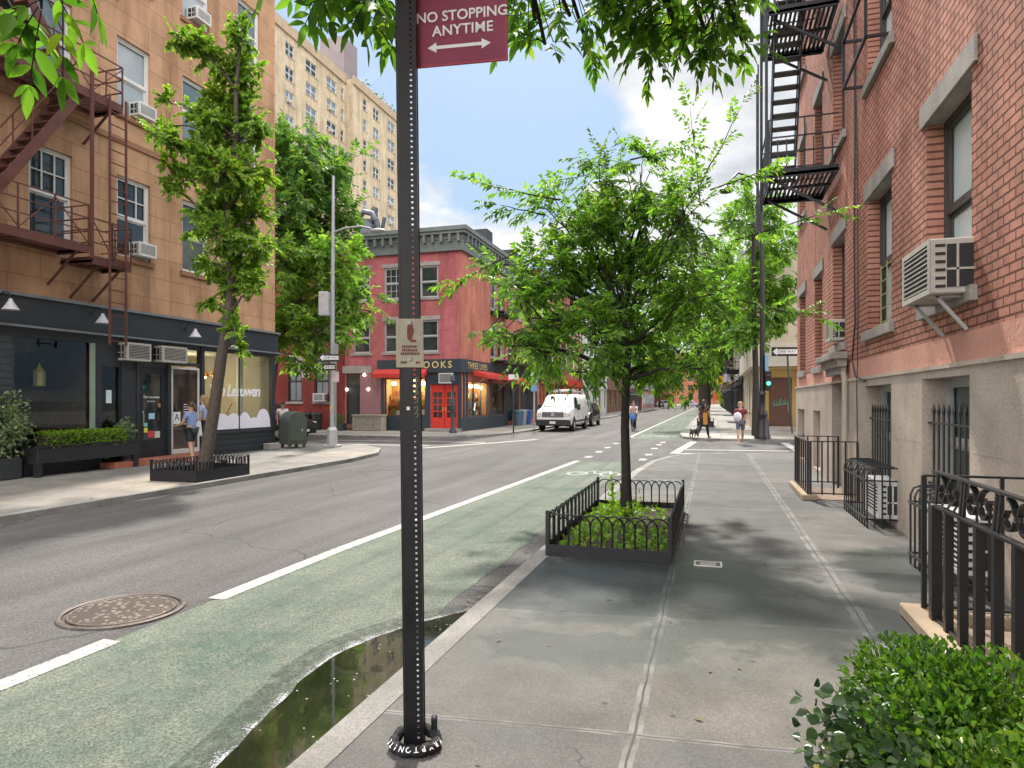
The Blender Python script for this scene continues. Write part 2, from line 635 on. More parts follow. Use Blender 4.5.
# thin high veil everywhere, cumulus over it
veil = wn('MixRGB', None, i0=.93, i1=sky.outputs[0], i2=(.68, 1.02, 1.45)).outputs[0]
lit = wn('MixRGB', {'blend_type': 'MIX'}, i0=wn('Math', {'operation': 'MULTIPLY'}, i0=over, i1=3.3).outputs[0], i1=cl.outputs[0], i2=(6.5, 6.5, 6.6)).outputs[0]  # added fill cloud, out of view, raised well above the visible clouds
skyc = wn('MixRGB', None, i0=cm.outputs[0], i1=veil, i2=lit).outputs[0]
bg = wn('Background', None, Color=skyc, Strength=.12)
wt.links.new(bg.outputs[0], wo.inputs[0])

sd = bpy.data.lights.new('sun', 'SUN')
sd.energy = 1.45
sd.angle = R(3.5)
sd.color = (1, .94, .85)
so = bpy.data.objects.new('sun', sd)
col.objects.link(so)
so.rotation_euler = SUN.to_track_quat('Z', 'Y').to_euler()
so.location = (20, 40, 80)

scene.view_settings.view_transform = 'Standard'
scene.view_settings.look = 'None'
scene.view_settings.gamma = 1
scene.view_settings.exposure = 2.1
scene.cycles.use_denoising = True
scene.cycles.max_bounces = 6
scene.cycles.diffuse_bounces = 3
scene.cycles.glossy_bounces = 3
scene.cycles.use_adaptive_sampling = True
scene.cycles.adaptive_threshold = .02
scene.cycles.transparent_max_bounces = 10
scene.cycles.sample_clamp_indirect = 6

# ------------------------------------------------------------------ shared materials
def concrete(name, c, dark, joints=None, stain=.5, damp_shade=None):
    t = NT(name)
    p = t.pos()
    sp = t.n('SeparateXYZ', None, Vector=p)
    big = t.noise(p, .42, 6, .62)
    mid = t.noise(p, 2.1, 5, .6)
    fine = t.noise(p, 38, 4, .7)
    grit = t.n('TexVoronoi', None, Vector=p, Scale=130.0).outputs['Distance']
    cc = t.ramp(t.math('MULTIPLY_ADD', t.noise(p, 1.3, 5, .65), .35, t.math('MULTIPLY', big, .68)), [(.42, dark), (.60, c)])
    cc = t.mix(stain, cc, t.ramp(mid, [(.32, (.55, .55, .53)), (.6, (1.05, 1.05, 1.05))]), 'MULTIPLY')
    cc = t.mix(.55, cc, t.ramp(fine, [(.3, (.72, .72, .72)), (.7, (1.2, 1.2, 1.2))]), 'MULTIPLY')
    cc = t.mix(.75, cc, t.ramp(t.n('TexVoronoi', None, Vector=p, Scale=150.0).outputs['Color'], [(.1, (.66, .66, .65)), (.9, (1.32, 1.31, 1.3))]), 'MULTIPLY')
    spots = t.n('TexVoronoi', None, Vector=p, Scale=3.4, Randomness=1.0).outputs['Distance']
    cc = t.mix(1.0, cc, t.ramp(spots, [(.05, (.42, .41, .4)), (.075, (1, 1, 1))]), 'MULTIPLY')
    h = t.math('MULTIPLY_ADD', fine, .5, grit)
    if joints:
        xs, y0, pitch, skew = joints
        wob = t.math('MULTIPLY_ADD', t.noise(p, 2.2, 4), .05, -.025)
        fl = t.math('ADD', sp.outputs['X'], wob)
        light = None
        dark_l = None
        for x, wl in xs:
            d = t.math('ABSOLUTE', t.math('SUBTRACT', fl, x))
            m = t.math('LESS_THAN', d, wl)
            k = t.math('LESS_THAN', d, .007)
            light = m if light is None else t.math('MAXIMUM', light, m)
            dark_l = k if dark_l is None else t.math('MAXIMUM', dark_l, k)
        yy = t.math('ADD', t.math('MULTIPLY_ADD', sp.outputs['X'], -skew, sp.outputs['Y']), wob)
        q = t.math('ABSOLUTE', t.math('SUBTRACT', t.math('PINGPONG', t.math('SUBTRACT', yy, y0), pitch / 2), 0.0))
        light = t.math('MAXIMUM', light, t.math('LESS_THAN', q, .022))
        dark_l = t.math('MAXIMUM', dark_l, t.math('LESS_THAN', q, .005))
        slab = t.n('CombineXYZ', None, X=t.math('ADD', t.math('GREATER_THAN', fl, xs[0][0]), t.math('GREATER_THAN', fl, xs[-1][0])), Y=t.math('FLOOR', t.math('DIVIDE', t.math('SUBTRACT', yy, y0), pitch)))
        wn_ = t.n('TexWhiteNoise', {'noise_dimensions': '2D'}, Vector=slab.outputs[0]).outputs['Value']
        cc = t.mix(1.0, cc, t.ramp(wn_, [(.0, (.74, .79, .80)), (.5, (.97, .97, .96)), (1, (1.24, 1.17, 1.07))]), 'MULTIPLY')
        crk = t.n('TexVoronoi', {'feature': 'DISTANCE_TO_EDGE'}, Vector=t.n('VectorMath', {'operation': 'MULTIPLY_ADD'}, i0=t.n('TexNoise', None, Vector=p, Scale=1.6, Detail=5.0).outputs['Color'], i1=(1.1, 1.1, 0), i2=p).outputs[0], Scale=.26).outputs['Distance']
        crm = t.math('MULTIPLY', t.math('LESS_THAN', crk, .0022), t.math('GREATER_THAN', t.noise(p, .45, 2), .5))
        cc = t.mix(t.math('MULTIPLY', crm, .7), cc, (.04, .04, .038))
        lf = t.math('MULTIPLY', light, t.ramp(t.noise(p, 5, 4), [(.38, (.05,) * 3), (.62, (.6,) * 3)]))
        cc = t.mix(lf, cc, (.27, .265, .26))
        cc = t.mix(t.math('MULTIPLY', dark_l, .9), cc, (.05, .05, .045))
        h = t.math('MULTIPLY_ADD', dark_l, -3.0, h)
    rr = t.ramp(big, [(.36, (.5,) * 3), (.55, (.8,) * 3)])
    if damp_shade:  # damp patches, with shade under the tree darkened into the same colour
        wet_shade = None
        for cx, cy, sx, sy in damp_shade:
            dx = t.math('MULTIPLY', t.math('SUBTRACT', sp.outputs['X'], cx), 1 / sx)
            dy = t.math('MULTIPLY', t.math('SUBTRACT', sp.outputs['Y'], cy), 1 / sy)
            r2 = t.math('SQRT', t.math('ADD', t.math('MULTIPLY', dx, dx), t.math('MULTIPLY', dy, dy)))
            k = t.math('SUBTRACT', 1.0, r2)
            wet_shade = k if wet_shade is None else t.math('MAXIMUM', wet_shade, k)
        w2 = t.math('ADD', wet_shade, t.math('MULTIPLY_ADD', t.noise(p, 1.5, 6, .68), 2.2, -1.1))
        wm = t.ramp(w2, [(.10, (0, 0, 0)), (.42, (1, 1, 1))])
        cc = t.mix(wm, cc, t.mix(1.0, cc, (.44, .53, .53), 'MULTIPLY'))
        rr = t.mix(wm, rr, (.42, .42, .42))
    return t.done(t.bsdf(cc, rr, 0, t.bump(h, .22, .006), .35))


M_walk = concrete('sidewalk_concrete', (.134, .130, .127), (.078, .081, .081), ((( -.38, .034), (1.1, .055)), 3.42, 1.86, .1), .5, ((-.45, 6.2, 2.0, 2.3), (.75, 5.6, 1.3, 1.2), (1.9, 7.4, 1.0, 1.4), (-.9, 4.5, .9, .6)))  # last ovals: damp stain and painted shade together on the middle slabs
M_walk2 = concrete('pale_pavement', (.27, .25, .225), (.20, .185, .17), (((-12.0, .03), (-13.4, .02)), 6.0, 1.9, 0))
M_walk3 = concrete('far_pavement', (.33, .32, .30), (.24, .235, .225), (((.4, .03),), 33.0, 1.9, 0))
M_kerb = concrete('kerb_stone', (.30, .285, .265), (.17, .165, .155))


def asphalt():
    t = NT('asphalt')
    p = t.pos()
    sp = t.n('SeparateXYZ', None, Vector=p)
    st = t.n('CombineXYZ', None, X=t.math('MULTIPLY', sp.outputs['X'], 1.6), Y=t.math('MULTIPLY', sp.outputs['Y'], .12), Z=0.0)
    tracks = t.noise(st.outputs[0], 1.0, 4)
    big = t.noise(p, .3, 5)
    fine = t.noise(p, 60, 3, .8)
    vor = t.n('TexVoronoi', None, Vector=p, Scale=95.0)
    cc = t.ramp(tracks, [(.35, (.080, .077, .075)), (.65, (.115, .111, .108))])
    cc = t.mix(.6, cc, t.ramp(big, [(.35, (.7, .7, .7)), (.62, (1.1, 1.1, 1.1))]), 'MULTIPLY')
    cc = t.mix(.8, cc, t.ramp(vor.outputs['Color'], [(.1, (.5, .5, .5)), (.9, (1.5, 1.48, 1.45))]), 'MULTIPLY')
    cr = t.n('TexVoronoi', {'feature': 'DISTANCE_TO_EDGE'}, Vector=t.n('VectorMath', {'operation': 'MULTIPLY_ADD'}, i0=t.n('TexNoise', None, Vector=p, Scale=1.2).outputs['Color'], i1=(.9, .9, 0), i2=p).outputs[0], Scale=.23)
    ck = t.math('LESS_THAN', cr.outputs['Distance'], .0028)
    cc = t.mix(t.math('MULTIPLY', ck, .55), cc, (.03, .03, .03))
    h = t.math('ADD', vor.outputs['Distance'], fine)
    return t.done(t.bsdf(cc, .82, 0, t.bump(h, .45, .008), .3))


def lane_green():
    t = NT('worn_green_paint')
    p = t.pos()
    fine = t.noise(p, 70, 3, .8)
    big = t.noise(p, .55, 6, .65)
    mid = t.noise(p, 4, 5, .7)
    vor = t.n('TexVoronoi', None, Vector=p, Scale=100.0)
    paint = t.ramp(big, [(.33, (.042, .10, .08)), (.42, (.088, .125, .102)), (.58, (.130, .158, .130))])
    worn = t.ramp(vor.outputs['Color'], [(.1, (.085, .09, .065)), (.9, (.185, .188, .145))])
    w = t.math('MULTIPLY', t.ramp(t.math('MULTIPLY_ADD', fine, .5, t.math('MULTIPLY', mid, .5)), [(.42, (0, 0, 0)), (.62, (1, 1, 1))]), .8)
    cc = t.mix(w, paint, worn)
    cc = t.mix(.85, cc, t.ramp(vor.outputs['Color'], [(.1, (.55, .56, .55)), (.9, (1.4, 1.4, 1.38))]), 'MULTIPLY')
    cc = t.mix(.6, cc, t.ramp(mid, [(.3, (.72, .74, .72)), (.65, (1.12, 1.1, 1.08))]), 'MULTIPLY')
    stv = t.n('VectorMath', {'operation': 'MULTIPLY'}, i0=p, i1=(3.2, .10, 1))
    tr = t.noise(stv.outputs[0], 1.0, 5, .6)
    cc = t.mix(.7, cc, t.ramp(tr, [(.36, (.66, .68, .67)), (.5, (1, 1, 1)), (.66, (1.15, 1.13, 1.1))]), 'MULTIPLY')
    chip = t.math('GREATER_THAN', t.math('MULTIPLY_ADD', t.noise(p, 13, 5, .7), .6, t.math('MULTIPLY', t.noise(p, .9, 3), .4)), .585)
    cc = t.mix(t.math('MULTIPLY', chip, .6), cc, (.085, .085, .08))
    h = t.math('ADD', vor.outputs['Distance'], fine)
    return t.done(t.bsdf(cc, .8, 0, t.bump(h, .45, .008), .3))


def road_paint():
    t = NT('white_road_paint')
    p = t.pos()
    w = t.ramp(t.noise(p, 26, 6, .75), [(.36, (.15, .15, .14)), (.50, (.44, .43, .405))])
    cc = t.mix(.5, w, t.ramp(t.noise(p, 1.5, 4), [(.3, (.7, .7, .68)), (.7, (1.1, 1.1, 1.08))]), 'MULTIPLY')
    return t.done(t.bsdf(cc, .7, 0, t.bump(t.noise(p, 90, 3), .3, .005), .3))


def puddle_water():
    t = NT('puddle_water')
    p = t.pos()
    cc = t.ramp(t.noise(p, 2.2, 4), [(.35, (.012, .016, .007)), (.7, (.034, .034, .018))])
    sc = t.n('TexVoronoi', None, Vector=p, Scale=16.0).outputs['Distance']
    bits = t.math('MULTIPLY', t.math('LESS_THAN', sc, .1), t.math('GREATER_THAN', t.noise(p, 3, 2), .5))
    cc = t.mix(bits, cc, (.35, .36, .33))
    return t.done(t.bsdf(cc, t.math('MULTIPLY_ADD', bits, .5, .03), 0, t.bump(t.noise(p, 7, 2), .015, .02), .7))


M_asph, M_green, M_paint, M_water = asphalt(), lane_green(), road_paint(), puddle_water()
M_faded = plain('faded_lane_symbol', (.30, .33, .29), .75, 0, .35, 14, .3, 60)
def froth(th):
    t = NT('damp_grit')
    p = t.pos()
    d = t.bsdf(t.ramp(t.noise(p, 70, 2), [(.3, (.28, .29, .30)), (.7, (.48, .49, .52))]), .7)
    tr = t.n('BsdfTransparent')
    k = t.ramp(t.math('MULTIPLY_ADD', t.noise(p, 75, 3, .7), .65, t.math('MULTIPLY', t.noise(p, 7, 3), .35)), [(th, (0, 0, 0)), (th + .07, (1, 1, 1))])
    return t.done(t.n('MixShader', None, i0=k, i1=tr, i2=d))
def damp_shade():
    t = NT('damp_lane')
    p = t.pos()
    d = t.bsdf(t.ramp(t.noise(p, 60, 3), [(.3, (.035, .05, .04)), (.7, (.085, .095, .075))]), .35)
    tr = t.n('BsdfTransparent')
    k = t.ramp(t.noise(p, 11, 6, .75), [(.36, (0, 0, 0)), (.68, (.7, .7, .7))])
    return t.done(t.n('MixShader', None, i0=k, i1=tr, i2=d))
M_foam, M_damp = [froth(x) for x in (.47, .525, .575, .61)], damp_shade()
M_earth = plain('earth', (.11, .1, .085), .95, 0, .3, 3, .5)
M_iron = plain('cast_iron_plate', (.13, .105, .09), .6, .3, .4, 8, .4, 30)
M_black = plain('black_gloss_paint', (.012, .012, .014), .38, 0, .3, 8)
M_blackm = plain('black_matt_paint', (.016, .017, .018), .6, 0, .3, 5)
M_dark = plain('charcoal_paint', (.022, .026, .030), .55, 0, .25, 2)
M_white = plain('white_frame_paint', (.62, .61, .58), .5, 0, .12, 3)
M_steel = plain('galvanised_steel', (.38, .39, .40), .5, .55, .15, 4)
M_alum = plain('dull_aluminium', (.42, .42, .41), .55, .3, .14, 5)
M_stone = concrete('grey_lintel_stone', (.36, .325, .30), (.26, .235, .22))
M_base = None
M_rust = plain('rust_red_iron', (.105, .035, .025), .65, 0, .35, 6)
M_skin = plain('skin', (.50, .30, .21), .5, 0, .06, 20)
M_skin2 = plain('tanned_skin', (.42, .23, .15), .5, 0, .06, 20)
M_bark = plain('grey_brown_bark', (.085, .066, .05), .9, 0, .4, 12, 1.0, 26)
M_bark2 = plain('dark_bark', (.030, .025, .021), .9, 0, .4, 14, 1.0, 30)
M_soil = plain('dark_soil', (.05, .038, .028), .95, 0, .45, 18, 1.0, 50)
G_dark = glass_opaque('dark_window_glass', (.012, .018, .018), (.05, .065, .065))
G_pale = glass_opaque('window_glass_pale_blind_and_reflection', (.50, .62, .62), (.66, .72, .72))  # pale blind and bright reflection both put into the pane colour
G_blue = glass_opaque('window_glass_with_grey_blind', (.13, .17, .19), (.22, .26, .28))
G_blue2 = glass_opaque('window_glass_with_white_blind', (.32, .36, .37), (.44, .46, .46))
G_grey = glass_opaque('window_glass_with_dark_curtain', (.06, .07, .075), (.13, .14, .14))
G_clear = glass_clear('clear_shop_glass')
M_red = plain('red_gloss_paint', (.62, .04, .025), .4, 0, .1, 5)
M_text_w = plain('white_lettering', (.8, .8, .78), .5, 0, .04, 5)
M_gold = plain('gold_lettering', (.62, .48, .2), .45, .2, .1, 5)
M_rubber = plain('black_rubber', (.015, .015, .015), .85, 0, .2, 12)
M_beigebox = plain('beige_appliance_paint', (.44, .41, .36), .55, 0, .12, 6)

# ------------------------------------------------------------------ ground, street, pavements
g = MB()
g.box(-900, -900, -1.2, 900, 1500, -.16)
structure(g.build('ground', plain('city_ground', (.12, .12, .115), .9)))
g = MB()
g.sheet([(-90, -40), (70, -40), (70, 260), (-90, 260)], -.10)
structure(g.build('road', M_asph))


def pavement(path, inner, mat, kerb_w=.17, name='sidewalk'):
    """a raised pavement behind a kerb line; inner closes the polygon on the house side"""
    p = [Vector((*q, 0)) for q in path]
    off = []
    for i, q in enumerate(p):
        d = (p[min(i + 1, len(p) - 1)] - p[max(i - 1, 0)]).normalized()
        off.append(q + Vector((d.y, -d.x, 0)) * kerb_w)
    m = MB()
    m.prism([(q.x, q.y) for q in off] + inner, -.15, 0)
    structure(m.build(name, mat))
    k = MB()
    for i in range(len(p) - 1):
        a, b, c, d = p[i], p[i + 1], off[i + 1], off[i]
        z0, z1 = -.15, .004
        vs = [(a.x, a.y, z0), (b.x, b.y, z0), (c.x, c.y, z0), (d.x, d.y, z0), (a.x, a.y, z1), (b.x, b.y, z1), (c.x, c.y, z1), (d.x, d.y, z1)]
        k.add(vs, [(4, 5, 6, 7), (0, 1, 5, 4)])
    structure(k.build('kerb', M_kerb))


# right (near) pavement: kerb runs +Y then rounds into the side street
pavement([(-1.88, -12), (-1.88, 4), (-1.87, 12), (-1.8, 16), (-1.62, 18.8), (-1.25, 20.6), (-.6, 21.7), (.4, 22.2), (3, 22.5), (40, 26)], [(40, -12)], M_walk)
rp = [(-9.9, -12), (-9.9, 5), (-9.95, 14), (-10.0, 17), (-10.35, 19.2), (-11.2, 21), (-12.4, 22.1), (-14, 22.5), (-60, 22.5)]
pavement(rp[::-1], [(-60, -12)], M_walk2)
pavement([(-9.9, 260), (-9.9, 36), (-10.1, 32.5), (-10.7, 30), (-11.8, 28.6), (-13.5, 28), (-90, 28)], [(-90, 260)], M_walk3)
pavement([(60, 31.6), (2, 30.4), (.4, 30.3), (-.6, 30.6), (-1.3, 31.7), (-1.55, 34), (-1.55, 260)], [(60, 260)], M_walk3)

# bike lane, lines, crossing marks: painted sheets 4 mm apart
LX = lambda y: -4.28 if y < 7 else -4.28 + (y - 7) / 12.5 * .5
g = MB()
ys = [-12 + .4 * i for i in range(78)] + [19.2]
rx_ = [-2.22 + random.uniform(-.035, .035) for _ in ys]
for a, b, ra, rb in zip(ys, ys[1:], rx_, rx_[1:]):
    g.sheet([(LX(a), a), (ra, a), (rb, b), (LX(b), b)], -.096)
g.sheet([(-3.75, 31.0), (-1.6, 31.0), (-1.57, 150), (-3.75, 150)], -.096)
structure(g.build('bike_lane', M_green))
g = MB()
def line(a, b, w=.15, z=-.092):
    a, b = Vector((*a, 0)), Vector((*b, 0))
    d = (b - a).normalized()
    n_ = Vector((-d.y, d.x, 0)) * w / 2
    g.add([(*(a - n_).xy, z), (*(b - n_).xy, z), (*(b + n_).xy, z), (*(a + n_).xy, z)], [(0, 1, 2, 3)])
line((-4.28, -6), (-4.28, 3.85), .17)
for a, b in zip([4.92, 7, 10, 13, 16], [7, 10, 13, 16, 19.2]):
    line((LX(a), a), (LX(b), b), .17)
for u, v in ((588.6, 457), (599, 452), (607.6, 447.8), (616, 443.7), (624, 440.5), (631, 437.5), (642.8, 459.8), (648.7, 454.8), (654.5, 448.7), (659, 445), (663, 442.5)):
    q = at(u, v, F * 1.8 / (v - 400))
    line((q.x, q.y - .3), (q.x, q.y + .3), .22)
line((-3.78, 31), (-3.78, 190), .16)
# crosswalk over the side street, right
line((-1.35, 22.75), (2.3, 23.2), .3)
line((-1.0, 24.6), (2.6, 25.0), .3)
line((-1.2, 23.0), (-.75, 29.4), .3)
line((2.9, 23.2), (2.9, 29.8), .3)
# crosswalk, left, and stop line
line((-17, 23.4), (-10.6, 23.8), .3)
line((-18, 25.6), (-9.2, 26.4), .3)
line((-10.3, 22.6), (-7.6, 29.0), .3)
structure(g.build('road_marking', M_paint))
# bicycle symbol in the lane
g = MB()
def ring(cx, cy, rx, ry, w=.07, n=20, z=-.092):
    for i in range(n):
        a, b = 2 * PI * i / n, 2 * PI * (i + 1) / n
        g.add([(cx + rx * math.cos(a), cy + ry * math.sin(a), z), (cx + rx * math.cos(b), cy + ry * math.sin(b), z),
               (cx + (rx - w) * math.cos(b), cy + (ry - w * 1.6) * math.sin(b), z), (cx + (rx - w) * math.cos(a), cy + (ry - w * 1.6) * math.sin(a), z)], [(0, 3, 2, 1)])
for yy, xx in ((15.9, -2.75), (33.2, -2.7)):
    ring(xx - .40, yy, .26, .42)
    ring(xx + .40, yy, .26, .42)
    for a, b in (((-.42, 0), (-.1, .62)), ((-.1, .62), (.3, .62)), ((-.1, .62), (.05, 0)), ((.05, 0), (.3, .62)), ((.3, .75), (.42, 0)), ((-.2, .8), (.0, .8)), ((-.42, 0), (.05, 0))):
        line((xx + a[0], yy + a[1]), (xx + b[0], yy + b[1]), .07, -.0915)
    for k in range(1 if yy > 30 else 0):
        line((xx - .45, yy + 2.2 + k * .8), (xx, yy + 3.0 + k * .8), .14)
        line((xx + .45, yy + 2.2 + k * .8), (xx, yy + 3.0 + k * .8), .14)
structure(g.build('road_marking', M_faded))

# puddle against the kerb
edge = [(-2.14, .9), (-2.22, 1.8), (-2.28, 2.4), (-2.38, 3.0), (-2.50, 3.6), (-2.53, 4.05), (-2.42, 4.5), (-2.26, 4.85), (-2.10, 5.1), (-1.96, 5.28)]
fine_e = []
for (a, b), (c, d) in zip(edge, edge[1:]):
    for i in range(5):
        t = i / 5
        fine_e.append((a + (c - a) * t + random.uniform(-.012, .012), b + (d - b) * t))
fine_e.append((-1.885, 5.36))
m = MB()
m.sheet([(x, y) for x, y in fine_e][::-1] + [(-1.882, .9)], -.0885)
structure(m.build('puddle_water', M_water))
m = MB()
for (a, b), (c, d) in zip(fine_e, fine_e[1:]):
    for k, (w0, w1) in enumerate(((-.012, .03), (.03, .06), (.06, .09), (.09, .13))):
        m.add([(a - w1, b + w1 * .25, -.0915), (c - w1, d + w1 * .25, -.0915), (c - w0, d + w0 * .25, -.0915), (a - w0, b + w0 * .25, -.0915)], [(0, 3, 2, 1)], k)
structure(m.build('puddle_water_rim', M_foam))
m = MB()
for (a, b), (c, d) in zip(fine_e, fine_e[1:]):
    m.add([(a - .24, b + .07, -.0935), (c - .24, d + .07, -.0935), (c + .02, d, -.0935), (a + .02, b, -.0935)], [(0, 3, 2, 1)])
structure(m.build('puddle_water_rim', M_damp))
# fallen leaves and grit along the kerb and over the pavement
n = 170
P = np.column_stack([np.concatenate([rng.normal(-1.99, .05, 60), rng.uniform(-1.6, 2.2, 70), rng.normal(-9.75, .09, 40)]), np.concatenate([rng.uniform(5, 18, 60), rng.uniform(2.5, 17, 70), rng.uniform(6, 18, 40)]), np.concatenate([np.full(60, -.088), np.full(70, .006), np.full(40, -.09)])])
o = link('fallen_leaves', leaf_mesh('fallen_leaves', P, np.column_stack([rng.normal(0, 1, n), rng.normal(0, 1, n), np.zeros(n)]), np.tile([0, .1, 1], (n, 1)), rng.uniform(.03, .07, n), rng.uniform(.015, .03, n), plain('dry_leaf', (.16, .12, .05), .8, 0, .5, 9), .2, -.05))
tag(o, 'scattered dry fallen leaves on the pavement and along both kerbs', 'fallen leaves', kind='stuff')

# manhole cover in the asphalt
root = thing('manhole_cover', 'round rusty iron manhole cover set in the asphalt beside the white lane line', 'manhole cover', (-4.8, 4.42, -.10))
t = NT('studded_iron')
p = t.obj()
v = t.n('TexVoronoi', None, Vector=p, Scale=16.0)
w = t.n('TexWave', {'wave_type': 'RINGS', 'rings_direction': 'Z'}, Vector=p, Scale=2.2)
hh = t.ramp(v.outputs['Distance'], [(.25, (1, 1, 1)), (.45, (0, 0, 0))])
cc = t.mix(hh, (.075, .06, .05), (.20, .165, .135))
cc = t.mix(.5, cc, t.ramp(t.noise(p, 5, 4), [(.3, (.6, .6, .6)), (.7, (1.2, 1.15, 1.1))]), 'MULTIPLY')
M_lid = t.done(t.bsdf(cc, .6, .3, t.bump(hh, .9, .01), .4))
m = MB(); m.lathe([(.41, .002), (.41, .012), (.40, .015)], n=48)
m.build('lid', M_lid, root)
m = MB(); m.tube([(.46 * math.cos(2 * PI * i / 48), .46 * math.sin(2 * PI * i / 48), .004) for i in range(48)], .022, 6, closed=True)
m.tube([(.40 * math.cos(2 * PI * i / 48), .40 * math.sin(2 * PI * i / 48), .012) for i in range(48)], .010, 6, closed=True)
m.build('rim', M_iron, root)
# small service box lid in the pavement
root = thing('utility_cover', 'small rectangular iron service cover set in the grey sidewalk', 'utility cover', (-.04, 7.12, 0))
m = MB(); m.box(-.12, -.085, 0, .12, .085, .006); m.build('lid', M_iron, root)
m = MB(); m.box(-.14, -.105, 0, .14, -.088, .01); m.box(-.14, .088, 0, .14, .105, .01); m.box(-.14, -.088, 0, -.122, .088, .01); m.box(.122, -.088, 0, .14, .088, .01)
m.build('rim', plain('pale_mortar', (.5, .48, .44), .9), root)
m = MB()
for i in range(4):
    m.box(-.08, -.055 + i * .032, .006, .08, -.041 + i * .032, .009)
m.build('raised_grip', plain('pale_worn_iron', (.36, .35, .33), .5), root)
# ------------------------------------------------------------------ building kit
_wm = {}


def window(root, M, x, z, w, h, depth=.12, style='one', frame_m=None, glass=None, sill=None, lintel=None, sw=.12, lh=.22, sh=.13, label=None, curtain=None):
    """sash window in a facade opening: frame with sashes and bars, pane, sill, lintel. (x, z) is the middle of the opening's foot"""
    frame_m = frame_m or M_white
    glass = glass or G_dark
    k = ('f', w, h, style, frame_m.name)
    if k not in _wm:
        m = MB()
        f = .06
        for a, b in ((-w / 2, -w / 2 + f), (w / 2 - f, w / 2)):
            m.box(a, 0, 0, b, .1, h)
        m.box(-w / 2 + f, 0, h - f, w / 2 - f, .1, h)
        m.box(-w / 2 + f, 0, 0, w / 2 - f, .1, f)
        i0, i1 = -w / 2 + f, w / 2 - f
        if style != 'fixed':
            m.box(i0, .012, h * .5 - .03, i1, .085, h * .5 + .025)
            for zz0, zz1, y in ((h * .5 + .025, h - f, .02), (f, h * .5 - .03, .05)):
                for a, b in ((i0, i0 + .045), (i1 - .045, i1)):
                    m.box(a, y, zz0, b, y + .035, zz1)
                m.box(i0 + .045, y, zz1 - .04, i1 - .045, y + .035, zz1)
                m.box(i0 + .045, y, zz0, i1 - .045, y + .035, zz0 + .04)
        def bars(nc, nr, z0, z1, y):
            for c in range(1, nc):
                xx = i0 + (i1 - i0) * c / nc
                m.box(xx - .014, y, z0 + .04, xx + .014, y + .03, z1 - .04)
            for r in range(1, nr):
                zz = z0 + (z1 - z0) * r / nr
                m.box(i0 + .045, y + .002, zz - .014, i1 - .045, y + .028, zz + .014)
        if style == 'six':
            bars(3, 2, h * .5, h - f, .022)
            bars(3, 2, f, h * .5, .052) if False else None
        if style == 'six6':
            bars(3, 2, h * .5, h - f, .022); bars(3, 2, f, h * .5, .052)
        if style == 'two':
            bars(2, 1, h * .5, h - f, .022); bars(2, 1, f, h * .5, .052)
        if style == 'pair':
            m.box(-.05, -.005, f, .05, .1, h - f)
        _wm[k] = m.mesh('window', frame_m)
        m = MB()
        m.box(i0, .072, f, i1, .076, h - f)
        _wm[('g',) + k[1:]] = m
    o = link('window', _wm[k], root)
    o.matrix_basis = M @ T(x, depth, z)
    if label: o['label'] = label
    gk = ('p', w, h, style, glass.name)
    if gk not in _wm:
        _wm[gk] = _wm[('g',) + k[1:]].mesh('pane', glass)
    link('pane', _wm[gk], o)
    if sill:
        sk = ('s', w, sill.name, sw, depth, sh)
        if sk not in _wm:
            m = MB(); m.box(-w / 2 - sw, -depth - .07, -sh, w / 2 + sw, -depth - .002, 0); m.box(-w / 2, -depth, -.03, w / 2, 0, .004)
            _wm[sk] = m.mesh('sill', sill, bevel=.006)
        link('sill', _wm[sk], o)
    if lintel:
        lk = ('l', w, h, lintel.name, sw, depth, lh)
        if lk not in _wm:
            m = MB(); m.box(-w / 2 - sw, -depth - .035, h, w / 2 + sw, -depth - .002, h + lh); m.box(-w / 2, -depth - .001, h - .004, w / 2, -.005, h + .01)
            _wm[lk] = m.mesh('lintel', lintel, bevel=.006)
        link('lintel', _wm[lk], o)
    return o


def hole(x, z, w, h):
    return (x - w / 2, z, x + w / 2, z + h)


